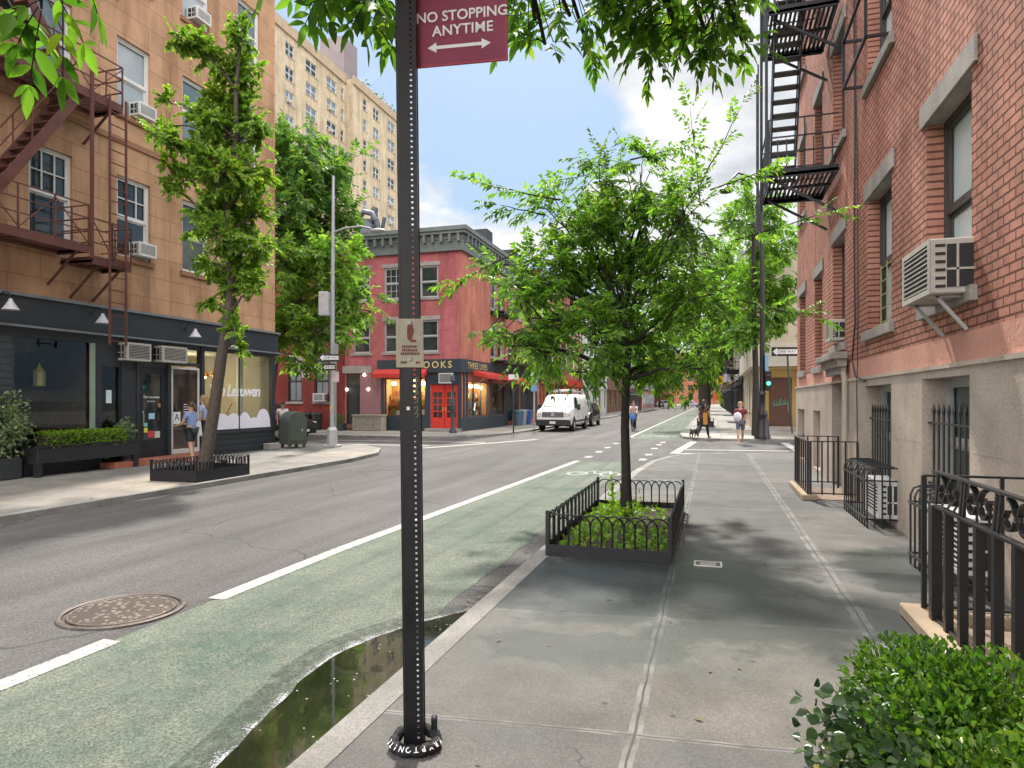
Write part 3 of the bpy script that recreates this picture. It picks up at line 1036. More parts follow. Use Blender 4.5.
def ac_unit(label, M, x, z, w=.62, h=.42, out=.45, inn=.2, group=None, brace=False, casing=None):
    """window air conditioner: casing with side vents, louvred back, drip lip, brace"""
    q = M @ Vector((x, 0, z))
    root = thing('air_conditioner', label, 'air conditioner', q, M.to_euler().z, group)
    cm = casing or M_beigebox
    m = MB()
    m.box(-w / 2, -out, 0, w / 2, inn, h)
    m.build('casing', cm, root, bevel=.012)
    m = MB()
    m.box(-w / 2 + .04, -out - .004, .05, w / 2 - .04, -out + .001, h - .05)
    m.build('louvre_backing', M_blackm, root)
    m = MB()
    n = 9
    for i in range(n):
        zz = .05 + (h - .1) * (i + .5) / n
        m.box(-w / 2 + .04, -out - .012, zz - .008, w / 2 - .04, -out - .003, zz + .005)
    m.box(-w / 2, -out - .016, 0, -w / 2 + .04, -out - .001, h); m.box(w / 2 - .04, -out - .016, 0, w / 2, -out - .001, h)
    m.box(-w / 2 + .04, -out - .016, 0, w / 2 - .04, -out - .001, .05); m.box(-w / 2 + .04, -out - .016, h - .05, w / 2 - .04, -out - .001, h)
    m.build('louvre_grille', cm, root)
    for sx in (-1, 1):
        xx = sx * (w / 2)
        m = MB()
        a, b = sorted((xx + sx * .001, xx + sx * .006))
        m.box(a, -out * .62, .06, b, -out * .12 + .06, h - .06)
        for i in range(6):
            zz = .07 + (h - .14) * i / 5
            m.box(a, -out + .04, zz - .014, b, -out * .62 - .012, zz + .014)
        m.build('side_vent', M_blackm, root)
        m = MB()
        a, b = sorted((xx + sx * .006, xx + sx * .011))
        m.box(a, -out * .40, .06, b, -out * .40 + .02, h - .06)
        m.box(a, -out * .62, h * .42, b, -out * .12 + .06, h * .42 + .02)
        m.build('side_vent_bars', cm, root)
    if brace:
        for s in (-w / 2 + .12, w / 2 - .12):
            m = MB(); m.bar((s, -out + .08, -.01), (s, -.02, -.34), .03, .03); m.bar((s, -out + .02, -.015), (s, -.02, -.015), .03, .02)
            m.build('support_brace', M_alum, root)
    return root


def solid(mb, x0, x1, y1, z0, z1, mi=0, front=False, roof=None):
    """side walls, back and roof behind a facade sheet"""
    mb.quad((x0, 0, z0), (x0, 0, z1), (x0, y1, z1), (x0, y1, z0), mi)
    mb.quad((x1, 0, z0), (x1, y1, z0), (x1, y1, z1), (x1, 0, z1), mi)
    mb.quad((x0, y1, z0), (x0, y1, z1), (x1, y1, z1), (x1, y1, z0), mi)
    mb.quad((x0, 0, z1), (x1, 0, z1), (x1, y1, z1), (x0, y1, z1), mi if roof is None else roof)


# ================================================================== LEFT: brownstone with ice cream shop
M_brown = brick('brownstone_blocks', 'Y', (.55, .33, .195), (.50, .295, .17), (.34, .20, .115), 1.5, .56, .012, .14, .25, .45)
ML = Matrix.Rotation(PI / 2, 4, 'Z')            # local x = world Y, local y = into the house
LB = thing('brownstone_building', 'tan brownstone apartment house with rust red fire escape above black shopfront', 'building', (-14.6, 0, 0), PI / 2)
I4 = Matrix.Identity(4)
cols_ = [4.3, 6.55, 8.9, 11.5, 13.78, 15.97, 18.3]
rows_ = [(5.42, 2.08), (9.1, 1.98), (12.75, 1.95)]
m = MB()
holes = [hole(c, z, 1.05, h) for c in cols_ for z, h in rows_]
m.wall(2, 19.65, 4.06, 16.6, holes, .16)
solid(m, 2, 19.65, 14, 0, 16.6)
m.build('wall', M_brown, LB)
M_brownsill = plain('brownstone_sill', (.27, .135, .07), .8, 0, .2, 5, .3)
for ci, c in enumerate(cols_):
    for ri, (z, h) in enumerate(rows_):
        st = 'six' if ri == 0 and ci in (3, 4, 1) else 'one'
        gl = G_dark if (ri == 0 and ci < 5) else (G_blue, G_blue2, G_blue, G_grey)[(ci * 3 + ri) % 4]
        window(LB, I4, c, z, 1.05, h, .07, st, M_white, gl, M_brownsill, None, .1)
        m = MB()
m = MB()
m.box(2, -.05, 8.32, 19.65, -.002, 8.46); m.box(2, -.25, 16.2, 19.7, -.002, 16.6)
m.build('string_course', M_brownsill, LB)

# shopfront
m = MB()
H1 = (10.66, .82, 12.62, 3.1); HS = (12.82, .15, 13.36, 2.55); HD = (13.95, .15, 14.86, 2.6); HO = (15.02, .15, 16.12, 2.68); HT = (15.4, 2.78, 16.12, 3.16); H2 = (16.32, .74, 19.48, 3.18); H0 = (6.4, .82, 9.6, 3.1); H00 = (2.6, .15, 5.6, 3.1)
m.wall(2, 19.65, 0, 3.3, [H1, HS, HD, HO, HT, H2, H0, H00], .12)
m.wall(2, 19.65, 3.3, 4.06, [], .1)
m.box(2, -.07, 3.36, 19.72, -.003, 3.98)
m.quad((19.652, 0, 0), (19.652, 4, 0), (19.652, 4, 4.06), (19.652, 0, 4.06))
for s in (13.42, 13.88, 14.93, 16.2):
    m.box(s - .05, -.045, .15, s + .05, -.003, 3.3)
m.box(13.46, -.02, .2, 13.84, -.003, 2.5)
for zz in (.12, .3, .48):
    m.box(16.25, -.02, zz, 19.6, -.002, zz + .012)
m.box(16.25, -.06, .66, 19.6, -.003, .73)
m.box(10.6, -.06, .74, 12.68, -.003, .81)
m.build('shopfront', M_dark, LB)
m = MB()
m.box(2, -.2, 3.3, 19.8, -.075, 3.345); m.box(2, -.14, 3.985, 19.78, -.003, 4.05)
m.build('shopfront_ledge', plain('weathered_grey_paint', (.16, .17, .18), .6, 0, .2, 5), LB)
# brick plinth texture strip at the far left pier
m = MB()
for i in range(19):
    m.box(9.66, -.012, .16 + i * .155, 10.6, -.002, .16 + i * .155 + .14)
m.build('slate_pier', plain('dark_slate', (.035, .042, .045), .6, 0, .3, 6, .3), LB)

# rooms behind the glass
M_cream = plain('cream_plaster', (.56, .51, .42), .8, 0, .08, 1)
M_brownroom = plain('dark_brown_panelling', (.10, .05, .03), .6, 0, .6, 2.5)
def room(name, x0, x1, y0, y1, z0, z1, mat, root, M=None):
    m = MB(M)
    m.quad((x0, y1, z0), (x1, y1, z0), (x1, y1, z1), (x0, y1, z1))
    m.quad((x0, y0, z0), (x0, y1, z0), (x0, y1, z1), (x0, y0, z1))
    m.quad((x1, y0, z0), (x1, y0, z1), (x1, y1, z1), (x1, y1, z0))
    m.quad((x0, y0, z1), (x0, y1, z1), (x1, y1, z1), (x1, y0, z1))
    m.quad((x0, y0, z0), (x1, y0, z0), (x1, y1, z0), (x0, y1, z0))
    return m.build(name, mat, root)
room('interior_wall', 14.9, 19.6, .13, 5.5, .14, 3.22, M_cream, LB)
room('interior_wall', 9.9, 12.8, .13, 3.2, .5, 3.15, M_brownroom, LB)
room('interior_wall', 12.82, 14.88, .13, 2.2, .14, 3.15, M_brownroom, LB)
room('interior_wall', 2.2, 9.8, .13, 3.2, .14, 3.15, M_brownroom, LB)
M_wood = plain('counter_wood', (.30, .15, .07), .5, 0, .2, 3)
m = MB(); m.box(15.3, 3.0, .15, 19.2, 3.7, 1.15); m.box(16.4, 5.3, 1.4, 19.2, 5.49, 1.45); m.box(16.4, 5.3, 1.9, 19.2, 5.49, 1.95)
for i in range(14):
    m.box(16.5 + i * .18, 5.32, 1.45, 16.6 + i * .18, 5.42, 1.45 + random.uniform(.12, .3))
m.build('shop_counter', M_wood, LB)
m = MB(); m.lathe([(.11, .14), (.11, 3.2)], (18.95, .9, 0), 12); m.build('interior_column', M_white, LB, smooth=True)
m = MB(); m.bar((18.1, 1.0, .8), (18.7, 1.0, 1.6), .03); m.bar((18.1, 1.0, .74), (18.1, 1.0, 2.4), .04); m.box(16.35, .3, .74, 19.4, .9, .78)
m.build('window_seat', M_wood, LB)
# panes
def pane(name, h, root, mat=None, y=.06, M=None, parent=None):
    m = MB(M); m.box(h[0], y, h[1], h[2], y + .008, h[3])
    return m.build(name, mat or G_clear, parent or root)
for h_ in (H1, HS, HT, H0, H00):
    pane('shop_window', h_, LB)
p2 = pane('shop_window', H2, LB)
m = MB(); m.box(17.86, .03, H2[1], 17.90, .058, H2[3]); m.box(H2[0], .02, H2[1], H2[2], .058, H2[1] + .03); m.build('glazing_bar', M_blackm, p2)
m = MB(); m.box(12.5, -.02, .82, 12.62, .03, 3.1); m.build('window_jamb', plain('sage_green_paint', (.22, .29, .22), .5, 0, .1, 4), LB)
text('Van Leeuwen', .50, M_text_w, p2, T(17.72, .05, 1.98), shear=.25, bold=.012, spacing=.86)
m = MB()
for cx, cz, rx, rz_ in ((16.5, .8, .34, .5), (17.05, .86, .5, .42), (17.62, .9, .36, .38), (18.15, .85, .3, .46), (18.62, .78, .42, .34), (19.08, .92, .36, .48), (18.95, .74, .6, .24)):
    n = 20
    poly = [(max(16.34, min(19.46, cx + rx * math.cos(PI * i / n))), max(.78, cz + rz_ * math.sin(PI * i / n))) for i in range(n + 1)]
    poly = [(poly[0][0], .775)] + poly + [(poly[-1][0], .775)]
    m.xzprism(poly, .045 - .0009 * len(m.f) / 40, .049 - .0009 * len(m.f) / 40)
m.build('window_decal', plain('white_frosted_film', (.72, .70, .76), .6, 0, .05, 3), p2)
# black door with papers
d = MB()
d.wall(HD[0], HD[2], .15, 2.6, [(14.1, .62, 14.72, 2.4)], .05, .03)
d = d.build('door', M_blackm, LB)
pane('pane', (14.1, .62, 14.72, 2.4), LB, G_dark, .06, parent=d)
text('Van Leeuwen', .105, M_text_w, d, T(14.4, .052, 1.78), shear=.2)
text('ICE CREAM', .05, M_text_w, d, T(14.38, .052, 1.66))
for nm, c, bx in (('sticker', (.35, .62, .72), (14.3, 1.18, 14.5, 1.34)), ('sticker', (.25, .6, .6), (14.14, .98, 14.26, 1.08)), ('sticker', (.75, .72, .1), (14.14, .82, 14.26, .95)), ('sticker', (.6, .06, .06), (14.27, .68, 14.48, .86)), ('sticker', (.6, .55, .48), (14.5, .66, 14.68, .84)), ('sticker', (.5, .2, .1), (14.62, 1.5, 14.7, 1.62))):
    m = MB(); m.box(bx[0], .046, bx[1], bx[2], .049, bx[3]); m.build(nm, plain('sticker_paper', c, .6, 0, .03), d)
m = MB(); m.tube([(14.02, -.03, 1.0), (14.02, -.07, 1.05), (14.02, -.07, 1.35), (14.02, -.03, 1.4)], .012, 6); m.build('handle', M_steel, d)
# open glass door leaf, white edged, standing at the opening
d = MB()
d.box(15.04, .0, .17, 15.1, .04, 2.64); d.box(16.04, .0, .17, 16.1, .04, 2.64); d.box(15.1, .0, 2.58, 16.04, .04, 2.64); d.box(15.1, .0, .17, 16.04, .04, .3)
d = d.build('door', M_white, LB, )
d['label'] = 'white framed glass door'
pane('pane', (15.1, .3, 16.04, 2.58), LB, glass_opaque('door_glass', (.02, .016, .014), (.06, .04, .03)), .02, parent=d)
m = MB(); m.box(15.12, .013, 1.02, 15.38, .016, 1.36); m.build('grade_card', M_text_w, d)
text('A', .27, plain('blue_black_ink', (.03, .04, .09), .6), d, T(15.25, .011, 1.2))
m = MB()
for i in range(9):
    m.box(15.5, .013, 1.0 + i * .07, 15.5 + random.uniform(.12, .26), .015, 1.02 + i * .07)
m.build('menu_writing', M_text_w, d)
m = MB(); m.box(12.98, .048, 1.62, 13.14, .052, 1.95); m.build('paper_notice', plain('pale_blue_paper', (.6, .7, .72), .7), LB)
# terracotta step
m = MB(); m.box(12.75, -.5, 0, 16.1, -.003, .15); m.build('entrance_step', plain('terracotta_tile', (.36, .12, .07), .7, 0, .2, 8), LB, bevel=.01)
m = MB(); m.box(19.0, -.3, 0, 19.5, -.003, .22); m.build('stone_block', M_stone, LB, bevel=.02)

LBM = Matrix.Translation((-14.6, 0, 0)) @ ML
ac_unit('beige air conditioner over the black shop entrance, left of two', LBM, 13.66, 2.72, .74, .46, .3, .1, group='air conditioners over the shop entrance')
ac_unit('beige air conditioner over the black shop entrance, right of two', LBM, 14.84, 2.74, .86, .44, .32, .1, group='air conditioners over the shop entrance')
ac_unit('white air conditioner in brownstone window beside the fire escape ladder, lower floor', LBM, 13.98, 5.5, .56, .36, .25, .1, casing=M_white, group='white air conditioners in brownstone windows')
ac_unit('white air conditioner in brownstone window beside the upper fire escape landing', LBM, 13.98, 9.18, .56, .36, .25, .1, casing=M_white, group='white air conditioners in brownstone windows')
ac_unit('white air conditioner in top floor brownstone window above the tree branch', LBM, 15.97, 12.82, .56, .36, .28, .1, casing=M_white, group='white air conditioners in brownstone windows')

def shop_lamp(s, z, label):
    r = thing('wall_lamp', label, 'wall lamp', LBM @ Vector((s, 0, z)), PI / 2, 'gooseneck lamps over the shopfront')
    m = MB(); m.tube([(0, -.07, .12), (0, -.25, .28), (0, -.42, .24), (0, -.45, .1)], .014, 6); m.lathe([(.05, 0), (.05, .02)], (0, -.09, .1)); m.build('arm', M_blackm, r, smooth=True)
    m = MB(); m.lathe([(.17, -.12), (.15, -.1), (.05, .06), (.03, .12)], (0, -.45, 0), 16); m.build('lamp_shade', plain('pale_enamel', (.5, .48, .5), .4, 0, .1), r, smooth=True)
shop_lamp(10.25, 3.72, 'gooseneck shop lamp over the big dark window, leftmost of the row')
shop_lamp(12.45, 3.68, 'gooseneck shop lamp just behind the fire escape ladder')
shop_lamp(15.45, 3.62, 'gooseneck shop lamp above the ice cream shop door')
M_bulb = glow('warm_lamp_glow', (1, .62, .25), 9)
for s, y, lab in ((16.5, 1.0, 'lit orange pendant lamp inside the shop window, left of the tree trunk'), (18.0, 1.1, 'lit orange pendant lamp inside the shop window, above the lettering'), (18.75, 2.2, 'lit orange pendant lamp deeper inside the shop, rightmost')):
    r = thing('pendant_lamp', lab, 'pendant lamp', LBM @ Vector((s, y, 2.5)), 0, 'pendant lamps in the ice cream shop')
    m = MB(); m.tube([(0, 0, .25), (0, 0, .7)], .008, 5); m.build('cord', M_blackm, r)
    m = MB(); m.lathe([(.17, 0), (.15, .08), (.07, .18), (.03, .26)], n=16); m.build('lamp_shade', plain('orange_shade', (.7, .3, .08), .5), r, smooth=True)
    m = MB(); m.sphere((0, 0, 0), .07); m.build('bulb', M_bulb, r, smooth=True)
for nm, q in (('shop', LBM @ Vector((17.6, 2.0, 2.4))), ('books_front', Vector((-16.2, 33.75, 2.5))), ('books_side', Vector((-13.5, 35.9, 2.4)))):
    pl = bpy.data.lights.new(nm + '_lamp_light', 'POINT'); pl.energy = 26 if nm == 'shop' else 60; pl.color = (1, .82, .6); pl.shadow_soft_size = .15
    po = bpy.data.objects.new('pendant_lamp_light', pl); col.objects.link(po); po.location = q
r = thing('lantern', 'small yellow lantern hanging inside the big dark shop window', 'lantern', LBM @ Vector((11.6, .5, 2.05)))
m = MB()
for a in range(6):
    x, y = .11 * math.cos(a * PI / 3), .11 * math.sin(a * PI / 3)
    m.bar((x, y, 0), (x, y, .32), .014)
m.lathe([(.13, -.03), (.13, .0)], n=6); m.lathe([(.14, .32), (.03, .44), (.02, .5)], n=6)
m.build('frame', plain('yellow_brass', (.45, .33, .06), .4, .4), r)
m = MB(); m.lathe([(.1, .0), (.1, .32)], n=6); m.build('pane', plain('amber_glass', (.6, .5, .25), .3), r)
m = MB(); m.tube([(0, 0, .5), (0, 0, 1.08)], .008, 5); m.build('chain', M_blackm, r)

# rust red fire escape
FE = thing('fire_escape', 'rust red iron fire escape on the tan brownstone with stair and drop ladder', 'fire escape', (-14.6, 0, 0), PI / 2)
def platform(s0, s1, z, out, root, mat, slats=True, rail=.95, ends=True):
    m = MB()
    m.bar((s0, -out, z - .06), (s1, -out, z - .06), .03, .2)
    m.bar((s0, -.06, z - .04), (s1, -.06, z - .04), .03, .12)
    m.bar((s0, -.06, z - .06), (s0, -out, z - .06), .03, .16); m.bar((s1, -.06, z - .06), (s1, -out, z - .06), .03, .16)
    n = int(out / .085)
    for i in range(1, n):
        y = -out * i / n
        m.bar((s0, y, z), (s1, y, z), .05, .02)
    k = max(2, int((s1 - s0) / 1.2))
    for i in range(k + 1):
        s = s0 + (s1 - s0) * i / k
        m.bar((s, -.03, z - .07), (s, -out, z - .09), .03, .06)
    m.build('platform', mat, root)
    m = MB()
    for zz in (.35, .65, rail):
        for a, b in (((s0, -out), (s1, -out)), ((s0, -.05), (s0, -out)), ((s1, -.05), (s1, -out))):
            m.bar((*a, z + zz), (*b, z + zz), .025, .025)
    nn = max(2, int((s1 - s0) / .75))
    for i in range(nn + 1):
        s = s0 + (s1 - s0) * i / nn
        m.bar((s, -out, z), (s, -out, z + rail), .03)
        if i < nn:
            e = s0 + (s1 - s0) * (i + 1) / nn
            m.bar((s, -out - .012, z + .05), (e, -out - .012, z + rail - .05), .018) if i % 2 else m.bar((s, -out - .012, z + rail - .05), (e, -out - .012, z + .05), .018)
    m.bar((s1, -out / 2, z), (s1, -out / 2, z + rail), .025)
    m.build('railing', mat, root)
    for s in (s0 + .25, s1 - .2):
        m = MB(); m.bar((s, -out + .1, z - .12), (s, -.01, z - .85), .045, .045)
        m.build('bracket', mat, root)
platform(6.0, 11.6, 5.2, 1.0, FE, M_rust)
platform(11.7, 12.75, 4.98, 1.0, FE, M_rust, rail=.9)
platform(6.0, 12.5, 8.75, 1.0, FE, M_rust)
platform(6.0, 12.5, 12.4, 1.0, FE, M_rust)
def stair(p, q, w, root, mat, n=11, rail=True, side='y'):
    m = MB()
    p, q = Vector(p), Vector(q)
    for dy in (-w / 2, w / 2):
        o = Vector((0, dy, 0))
        m.bar(p + o, q + o, .03, .2)
        if rail:
            m.bar(p + o + Vector((0, 0, .8)), q + o + Vector((0, 0, .8)), .025, .025)
            for t in (.15, .5, .85):
                c = p.lerp(q, t) + o
                m.bar(c, c + Vector((0, 0, .8)), .022)
    for i in range(1, n):
        c = p.lerp(q, i / n)
        m.box(c.x - .11, c.y - w / 2, c.z - .012, c.x + .11, c.y + w / 2, c.z + .014)
    m.build('stair', mat, root)
stair((9.2, -.62, 5.25), (11.55, -.62, 8.75), .55, FE, M_rust, 14)
stair((11.2, -.62, 8.8), (8.9, -.62, 12.4), .55, FE, M_rust, 14)
m = MB()
for s in (12.1, 12.55):
    m.bar((s, -1.06, 3.0), (s, -1.06, 8.9), .04)
for i in range(19):
    m.bar((12.1, -1.06, 3.1 + i * .3), (12.55, -1.06, 3.1 + i * .3), .022)
m.build('ladder', M_rust, FE)
m = MB()
m.bar((11.66, -1.03, 4.95), (11.66, -1.03, 9.7), .06)
m.build('post', M_rust, FE)

# ================================================================== BOOKSHOP CORNER
M_redwall = brick('painted_red_brick', 'X', (.52, .165, .17), (.46, .135, .14), (.38, .11, .115), .22, .075, .010, .16, .6, .3)
M_redside = brick('worn_red_brick', 'Y', (.54, .18, .12), (.46, .14, .095), (.55, .30, .23), .22, .075, .008, .2, .6, .35)
BX0, BX1, BY0, BY1, BH = -20.0, -12.95, 33.2, 50.2, 11.0
BK = thing('bookshop_building', 'three storey red corner building with bookshop, gold lettering and dark cornice', 'building', (BX0, BY0, 0))
FF = I4
FS = Matrix.Translation((BX1 - BX0, 0, 0)) @ Matrix.Rotation(PI / 2, 4, 'Z')        # side face: local x along +Y, y into house (-X)
W_ = BX1 - BX0
LEN = BY1 - BY0
fw = [(-18.95, 1.1), (-16.98, 1.1), (-14.8, 1.1)]
m = MB()
hs = [hole(x - BX0, z, w, 1.75) for x, w in fw for z in (4.33, 7.3)]
shop_h = [hole(-16.2 - BX0, .8, 2.55, 2.1), hole(-13.88 - BX0, .18, 1.55, 2.35)]
door_h = hole(-19.25 - BX0, .3, 1.35, 2.9)
m.wall(0, W_, 3.9, BH, hs, .14)
m.wall(0, W_, 0, 3.9, shop_h + [door_h], .14)
m.quad((0, 0, 0), (0, 0, BH), (0, LEN, BH), (0, LEN, 0))
m.build('wall', M_redwall, BK)
m = MB(FS)
sw_ = [(5.6, 1.1), (6.95, 1.1), (9.4, 1.1), (11.4, 1.1), (13.4, 1.1), (15.4, 1.1)]
hs = [hole(x, z, w, 1.75) for x, w in sw_ for z in (4.33, 7.3)]
sh2 = [hole(2.75, .75, 3.6, 2.0), hole(6.6, .75, 2.8, 2.0), hole(10.0, .3, 3.0, 2.5), hole(14.0, .3, 3.4, 2.5)]
m.wall(0, LEN, 3.9, BH, hs, .14)
m.wall(0, LEN, 0, 3.9, sh2, .14)
m.quad((0, W_, 0), (LEN, W_, 0), (LEN, W_, BH), (0, W_, BH)) if False else None
m.build('wall', M_redside, BK)
m = MB(); m.quad((0, 0, BH), (W_, 0, BH), (W_, LEN, BH), (0, LEN, BH)); m.quad((0, LEN, 0), (0, LEN, BH), (W_, LEN, BH), (W_, LEN, 0)); m.build('roof', M_dark, BK)
for x, w in fw:
    for z in (4.33, 7.3):
        window(BK, FF, x - BX0, z, w, 1.75, .06, 'six6' if (x == -16.98 and z > 7) else 'one', M_alum, G_dark, M_stone, M_stone, .12)
for x, w in sw_:
    for z in (4.33, 7.3):
        window(BK, FS, x, z, w, 1.75, .06, 'one', M_alum, G_dark, M_stone, M_stone, .12)
# cornice with brackets
M_corn = plain('grey_green_cornice_paint', (.13, .145, .14), .6, 0, .2, 3)
m = MB()
m.box(-.1, -.18, 9.75, W_ + .18, -.003, 10.35); m.box(-.15, -.42, 10.62, W_ + .42, -.003, 10.78); m.box(-.15, -.5, 10.78, W_ + .5, -.003, 11.0); m.box(-.1, -.22, 10.35, W_ + .22, -.003, 10.62)
for i in range(15):
    x = .1 + i * (W_ - .1) / 14
    m.box(x - .07, -.40, 10.2, x + .07, -.18, 10.62)
c = MB(FS)
c.box(.003, -.18, 9.75, LEN, -.003, 10.35); c.box(.003, -.42, 10.62, LEN, -.003, 10.78); c.box(.003, -.5, 10.78, LEN, -.003, 11.0); c.box(.003, -.22, 10.35, LEN, -.003, 10.62)
for i in range(30):
    x = .2 + i * (LEN - .3) / 29
    c.box(x - .07, -.40, 10.2, x + .07, -.18, 10.62)
m.add(c.v, c.f)
m.build('cornice', M_corn, BK)
for y0 in (5.2, 11):
    m = MB(); m.box(W_ - 1.15, y0, BH, W_ - .3, y0 + 1.1, BH + 1.25); m.build('chimney', M_dark, BK)
# shop band, plinth, lettering
M_navy = plain('dark_navy_paint', (.028, .040, .052), .5, 0, .25, 3)
m = MB()
m.box(2.1, -.12, 3.28, W_ + .12, -.003, 3.92); m.box(2.1, -.2, 3.2, W_ + .2, -.003, 3.28)
m.box(2.3, -.05, 0, 6.98 - 1.7, -.003, .8)
m.box(2.32, -.06, .8, 2.5, -.003, 3.2); m.box(W_ - 2.06, -.06, .0, W_ - 1.78, -.003, 3.2); m.box(W_ - .14, -.06, 0, W_ + .06, -.003, 3.2)
m.box(W_ - 1.78, -.04, 2.55, W_ - .14, -.003, 3.2)
m.build('shopfront', M_navy, BK)
c = MB(FS)
c.box(.003, -.12, 3.28, LEN, -.003, 3.92); c.box(.003, -.2, 3.2, LEN, -.003, 3.28)
c.box(.003, -.05, 0, 8.2, -.003, .74)
for s in (.45, .92, 4.7, 5.15, 8.1, 8.45, 11.7, 12.1, 15.9):
    c.box(s - .1, -.06, .0 if s > 8 else .74, s + .1, -.003, 3.2)
c.build('shopfront', M_navy, BK)
for s, txt in ((W_ - 1.5, 'BOOKS'),):
    text(txt, .52, M_gold, BK, T(s, -.124, 3.6), spacing=1.35, bold=.008)
text('THREE LIVES', .50, M_gold, BK, FS @ T(2.4, -.124, 3.6), spacing=1.2, bold=.006)
m = MB(); m.box(.98, -.03, 0, 2.3, -.003, 3.15); m.build('plaster_pilaster', plain('mauve_plaster', (.27, .13, .14), .8, 0, .15, 2), BK)
# display windows with books on shelves and warm lamps
M_disp = plain('warm_shop_wall', (.38, .20, .08), .7, 0, .3, 2)
def book_window(M, h, nm, shelves=3):
    x0, z0, x1, z1 = h
    r = room('interior_wall', x0 - .05, x1 + .05, .15, .95, z0 - .02, z1 + .25, M_disp, BK, M)
    pn = pane('shop_window', h, BK, G_clear, .08, M)
    m = MB(M); m.box(x0, .03, z0, x0 + .06, .12, z1); m.box(x1 - .06, .03, z0, x1, .12, z1); m.box(x0 + .06, .03, z1 - .06, x1 - .06, .12, z1); m.box(x0 + .06, .03, z0, x1 - .06, .12, z0 + .06)
    nv = max(1, int((x1 - x0) / 1.1))
    for i in range(1, nv):
        xx = x0 + (x1 - x0) * i / nv
        m.box(xx - .03, .03, z0 + .06, xx + .03, .12, z1 - .06)
    m.build('frame', M_navy, pn)
    for k in range(shelves):
        zz = z0 + .08 + k * (z1 - z0 - .5) / shelves
        m = MB(M); m.box(x0, .35 + .12 * k, zz - .03, x1, .8, zz)
        m.build('shelf', M_wood, BK)
        m = MB(M)
        x = x0 + .1
        while x < x1 - .2:
            w = random.uniform(.12, .2); hh = random.uniform(.2, .3)
            if random.random() < .85:
                m.box(x, .42 + .12 * k, zz, x + w, .46 + .12 * k, zz + hh, random.randrange(5))
            x += w + random.uniform(.02, .08)
        if m.f:
            m.build('book_display', BOOKM, BK)
BOOKM = [plain('book_cover_' + n, c, .5, 0, .1) for n, c in (('white', (.6, .58, .52)), ('red', (.4, .07, .05)), ('blue', (.08, .16, .3)), ('ochre', (.5, .32, .08)), ('green', (.1, .25, .14)))]
book_window(FF, shop_h[0], 'a')
book_window(FS, sh2[0], 'b')
book_window(FS, sh2[1], 'c', 2)
for h_ in sh2[2:]:
    pane('shop_window', h_, BK, G_dark, .08, FS)
pl_i = 0
for M, s, y, z, lab in ((FF, 2.95, .3, 2.62, 'warm lit globe lamp in the bookshop window, left of the metal post'), (FF, 4.75, .3, 2.62, 'warm lit globe lamp in the bookshop window by the red door'), (FS, 1.5, .35, 2.5, 'warm lit globe lamp in the bookshop side window, nearest the corner'), (FS, 2.5, .35, 2.5, 'second warm lit globe lamp from the corner in bookshop side window'), (FS, 3.4, .35, 2.5, 'third warm lit globe lamp from the corner in bookshop side window'), (FS, 4.2, .35, 2.45, 'fourth warm lit globe lamp from the corner in bookshop side window')):
    q = Matrix.Translation((BX0, BY0, 0)) @ M @ Vector((s, y, z))
    r = thing('pendant_lamp', lab, 'pendant lamp', q, 0, 'lit globe lamps in the bookshop')
    m = MB(); m.sphere((0, 0, 0), .14, 12, 8, sc=(1, 1, .75)); m.build('globe', M_bulb, r, smooth=True)
    m = MB(); m.tube([(0, 0, .1), (0, 0, .3)], .012, 5); m.build('cord', M_blackm, r)
# double red door
for i, (a, b) in enumerate(((W_ - 1.74, W_ - .96), (W_ - .94, W_ - .17))):
    d = MB(); hs = [(a + .12 + c * .28, .75 + r * .36, a + .36 + c * .28, 1.05 + r * .36) for c in range(2) for r in range(4)]
    d.wall(a, b, .18, 2.53, hs, .04, .05)
    d = d.build('door', M_red, BK)
    pane('pane', (a + .1, .7, b - .1, 2.2), BK, G_dark, .075, parent=d)
    m = MB(); m.box(b - .1 if i == 0 else a + .04, .02, 1.1, b - .06 if i == 0 else a + .08, .05, 1.3); m.build('handle', M_gold, d)
m = MB(); m.box(W_ - 1.9, -.5, 0, W_ + .1, -.065, .16); m.build('entrance_step', M_stone, BK, bevel=.01)
q = Matrix.Translation((BX0, BY0, 0))
ac_unit('white framed air conditioner above the red double door of the bookshop', q, W_ - .75, 2.6, .8, .55, .3, .05, casing=M_white)
# awnings
def awning(M, s0, s1, z, out, root, mat):
    m = MB(M)
    m.xzprism([(s0, z), (s1, z), (s1, z + .02), (s0, z + .02)], -out, -out - .01)
    m.quad((s0, -.13, z + .28), (s1, -.13, z + .28), (s1, -out, z), (s0, -out, z))
    m.quad((s0, -.13, z + .26), (s0, -out, z - .02), (s1, -out, z - .02), (s1, -.13, z + .26))
    m.box(s0, -out - .015, z - .2, s1, -out, z + .005)
    m.quad((s0, -.13, z + .27), (s0, -out, z), (s0, -out, z - .18), (s0, -.13, z - .0))
    m.quad((s1, -.13, z + .27), (s1, -.13, z), (s1, -out, z - .18), (s1, -out, z))
    a = m.build('awning', mat, root)
    m = MB(M)
    for s in (s0 + .05, s1 - .05):
        m.bar((s, -.06, 2.3), (s, -out, z - .03), .02)
    m.build('awning_arm', M_steel, a)
M_awn = plain('red_awning_cloth', (.50, .035, .025), .7, 0, .12, 4)
awning(FF, 2.0, 5.15, 3.12, .55, BK, M_awn)
awning(FS, 1.5, 6.2, 3.1, 1.0, BK, M_awn)
awning(FS, 6.3, 9.6, 3.1, 1.0, BK, M_awn)
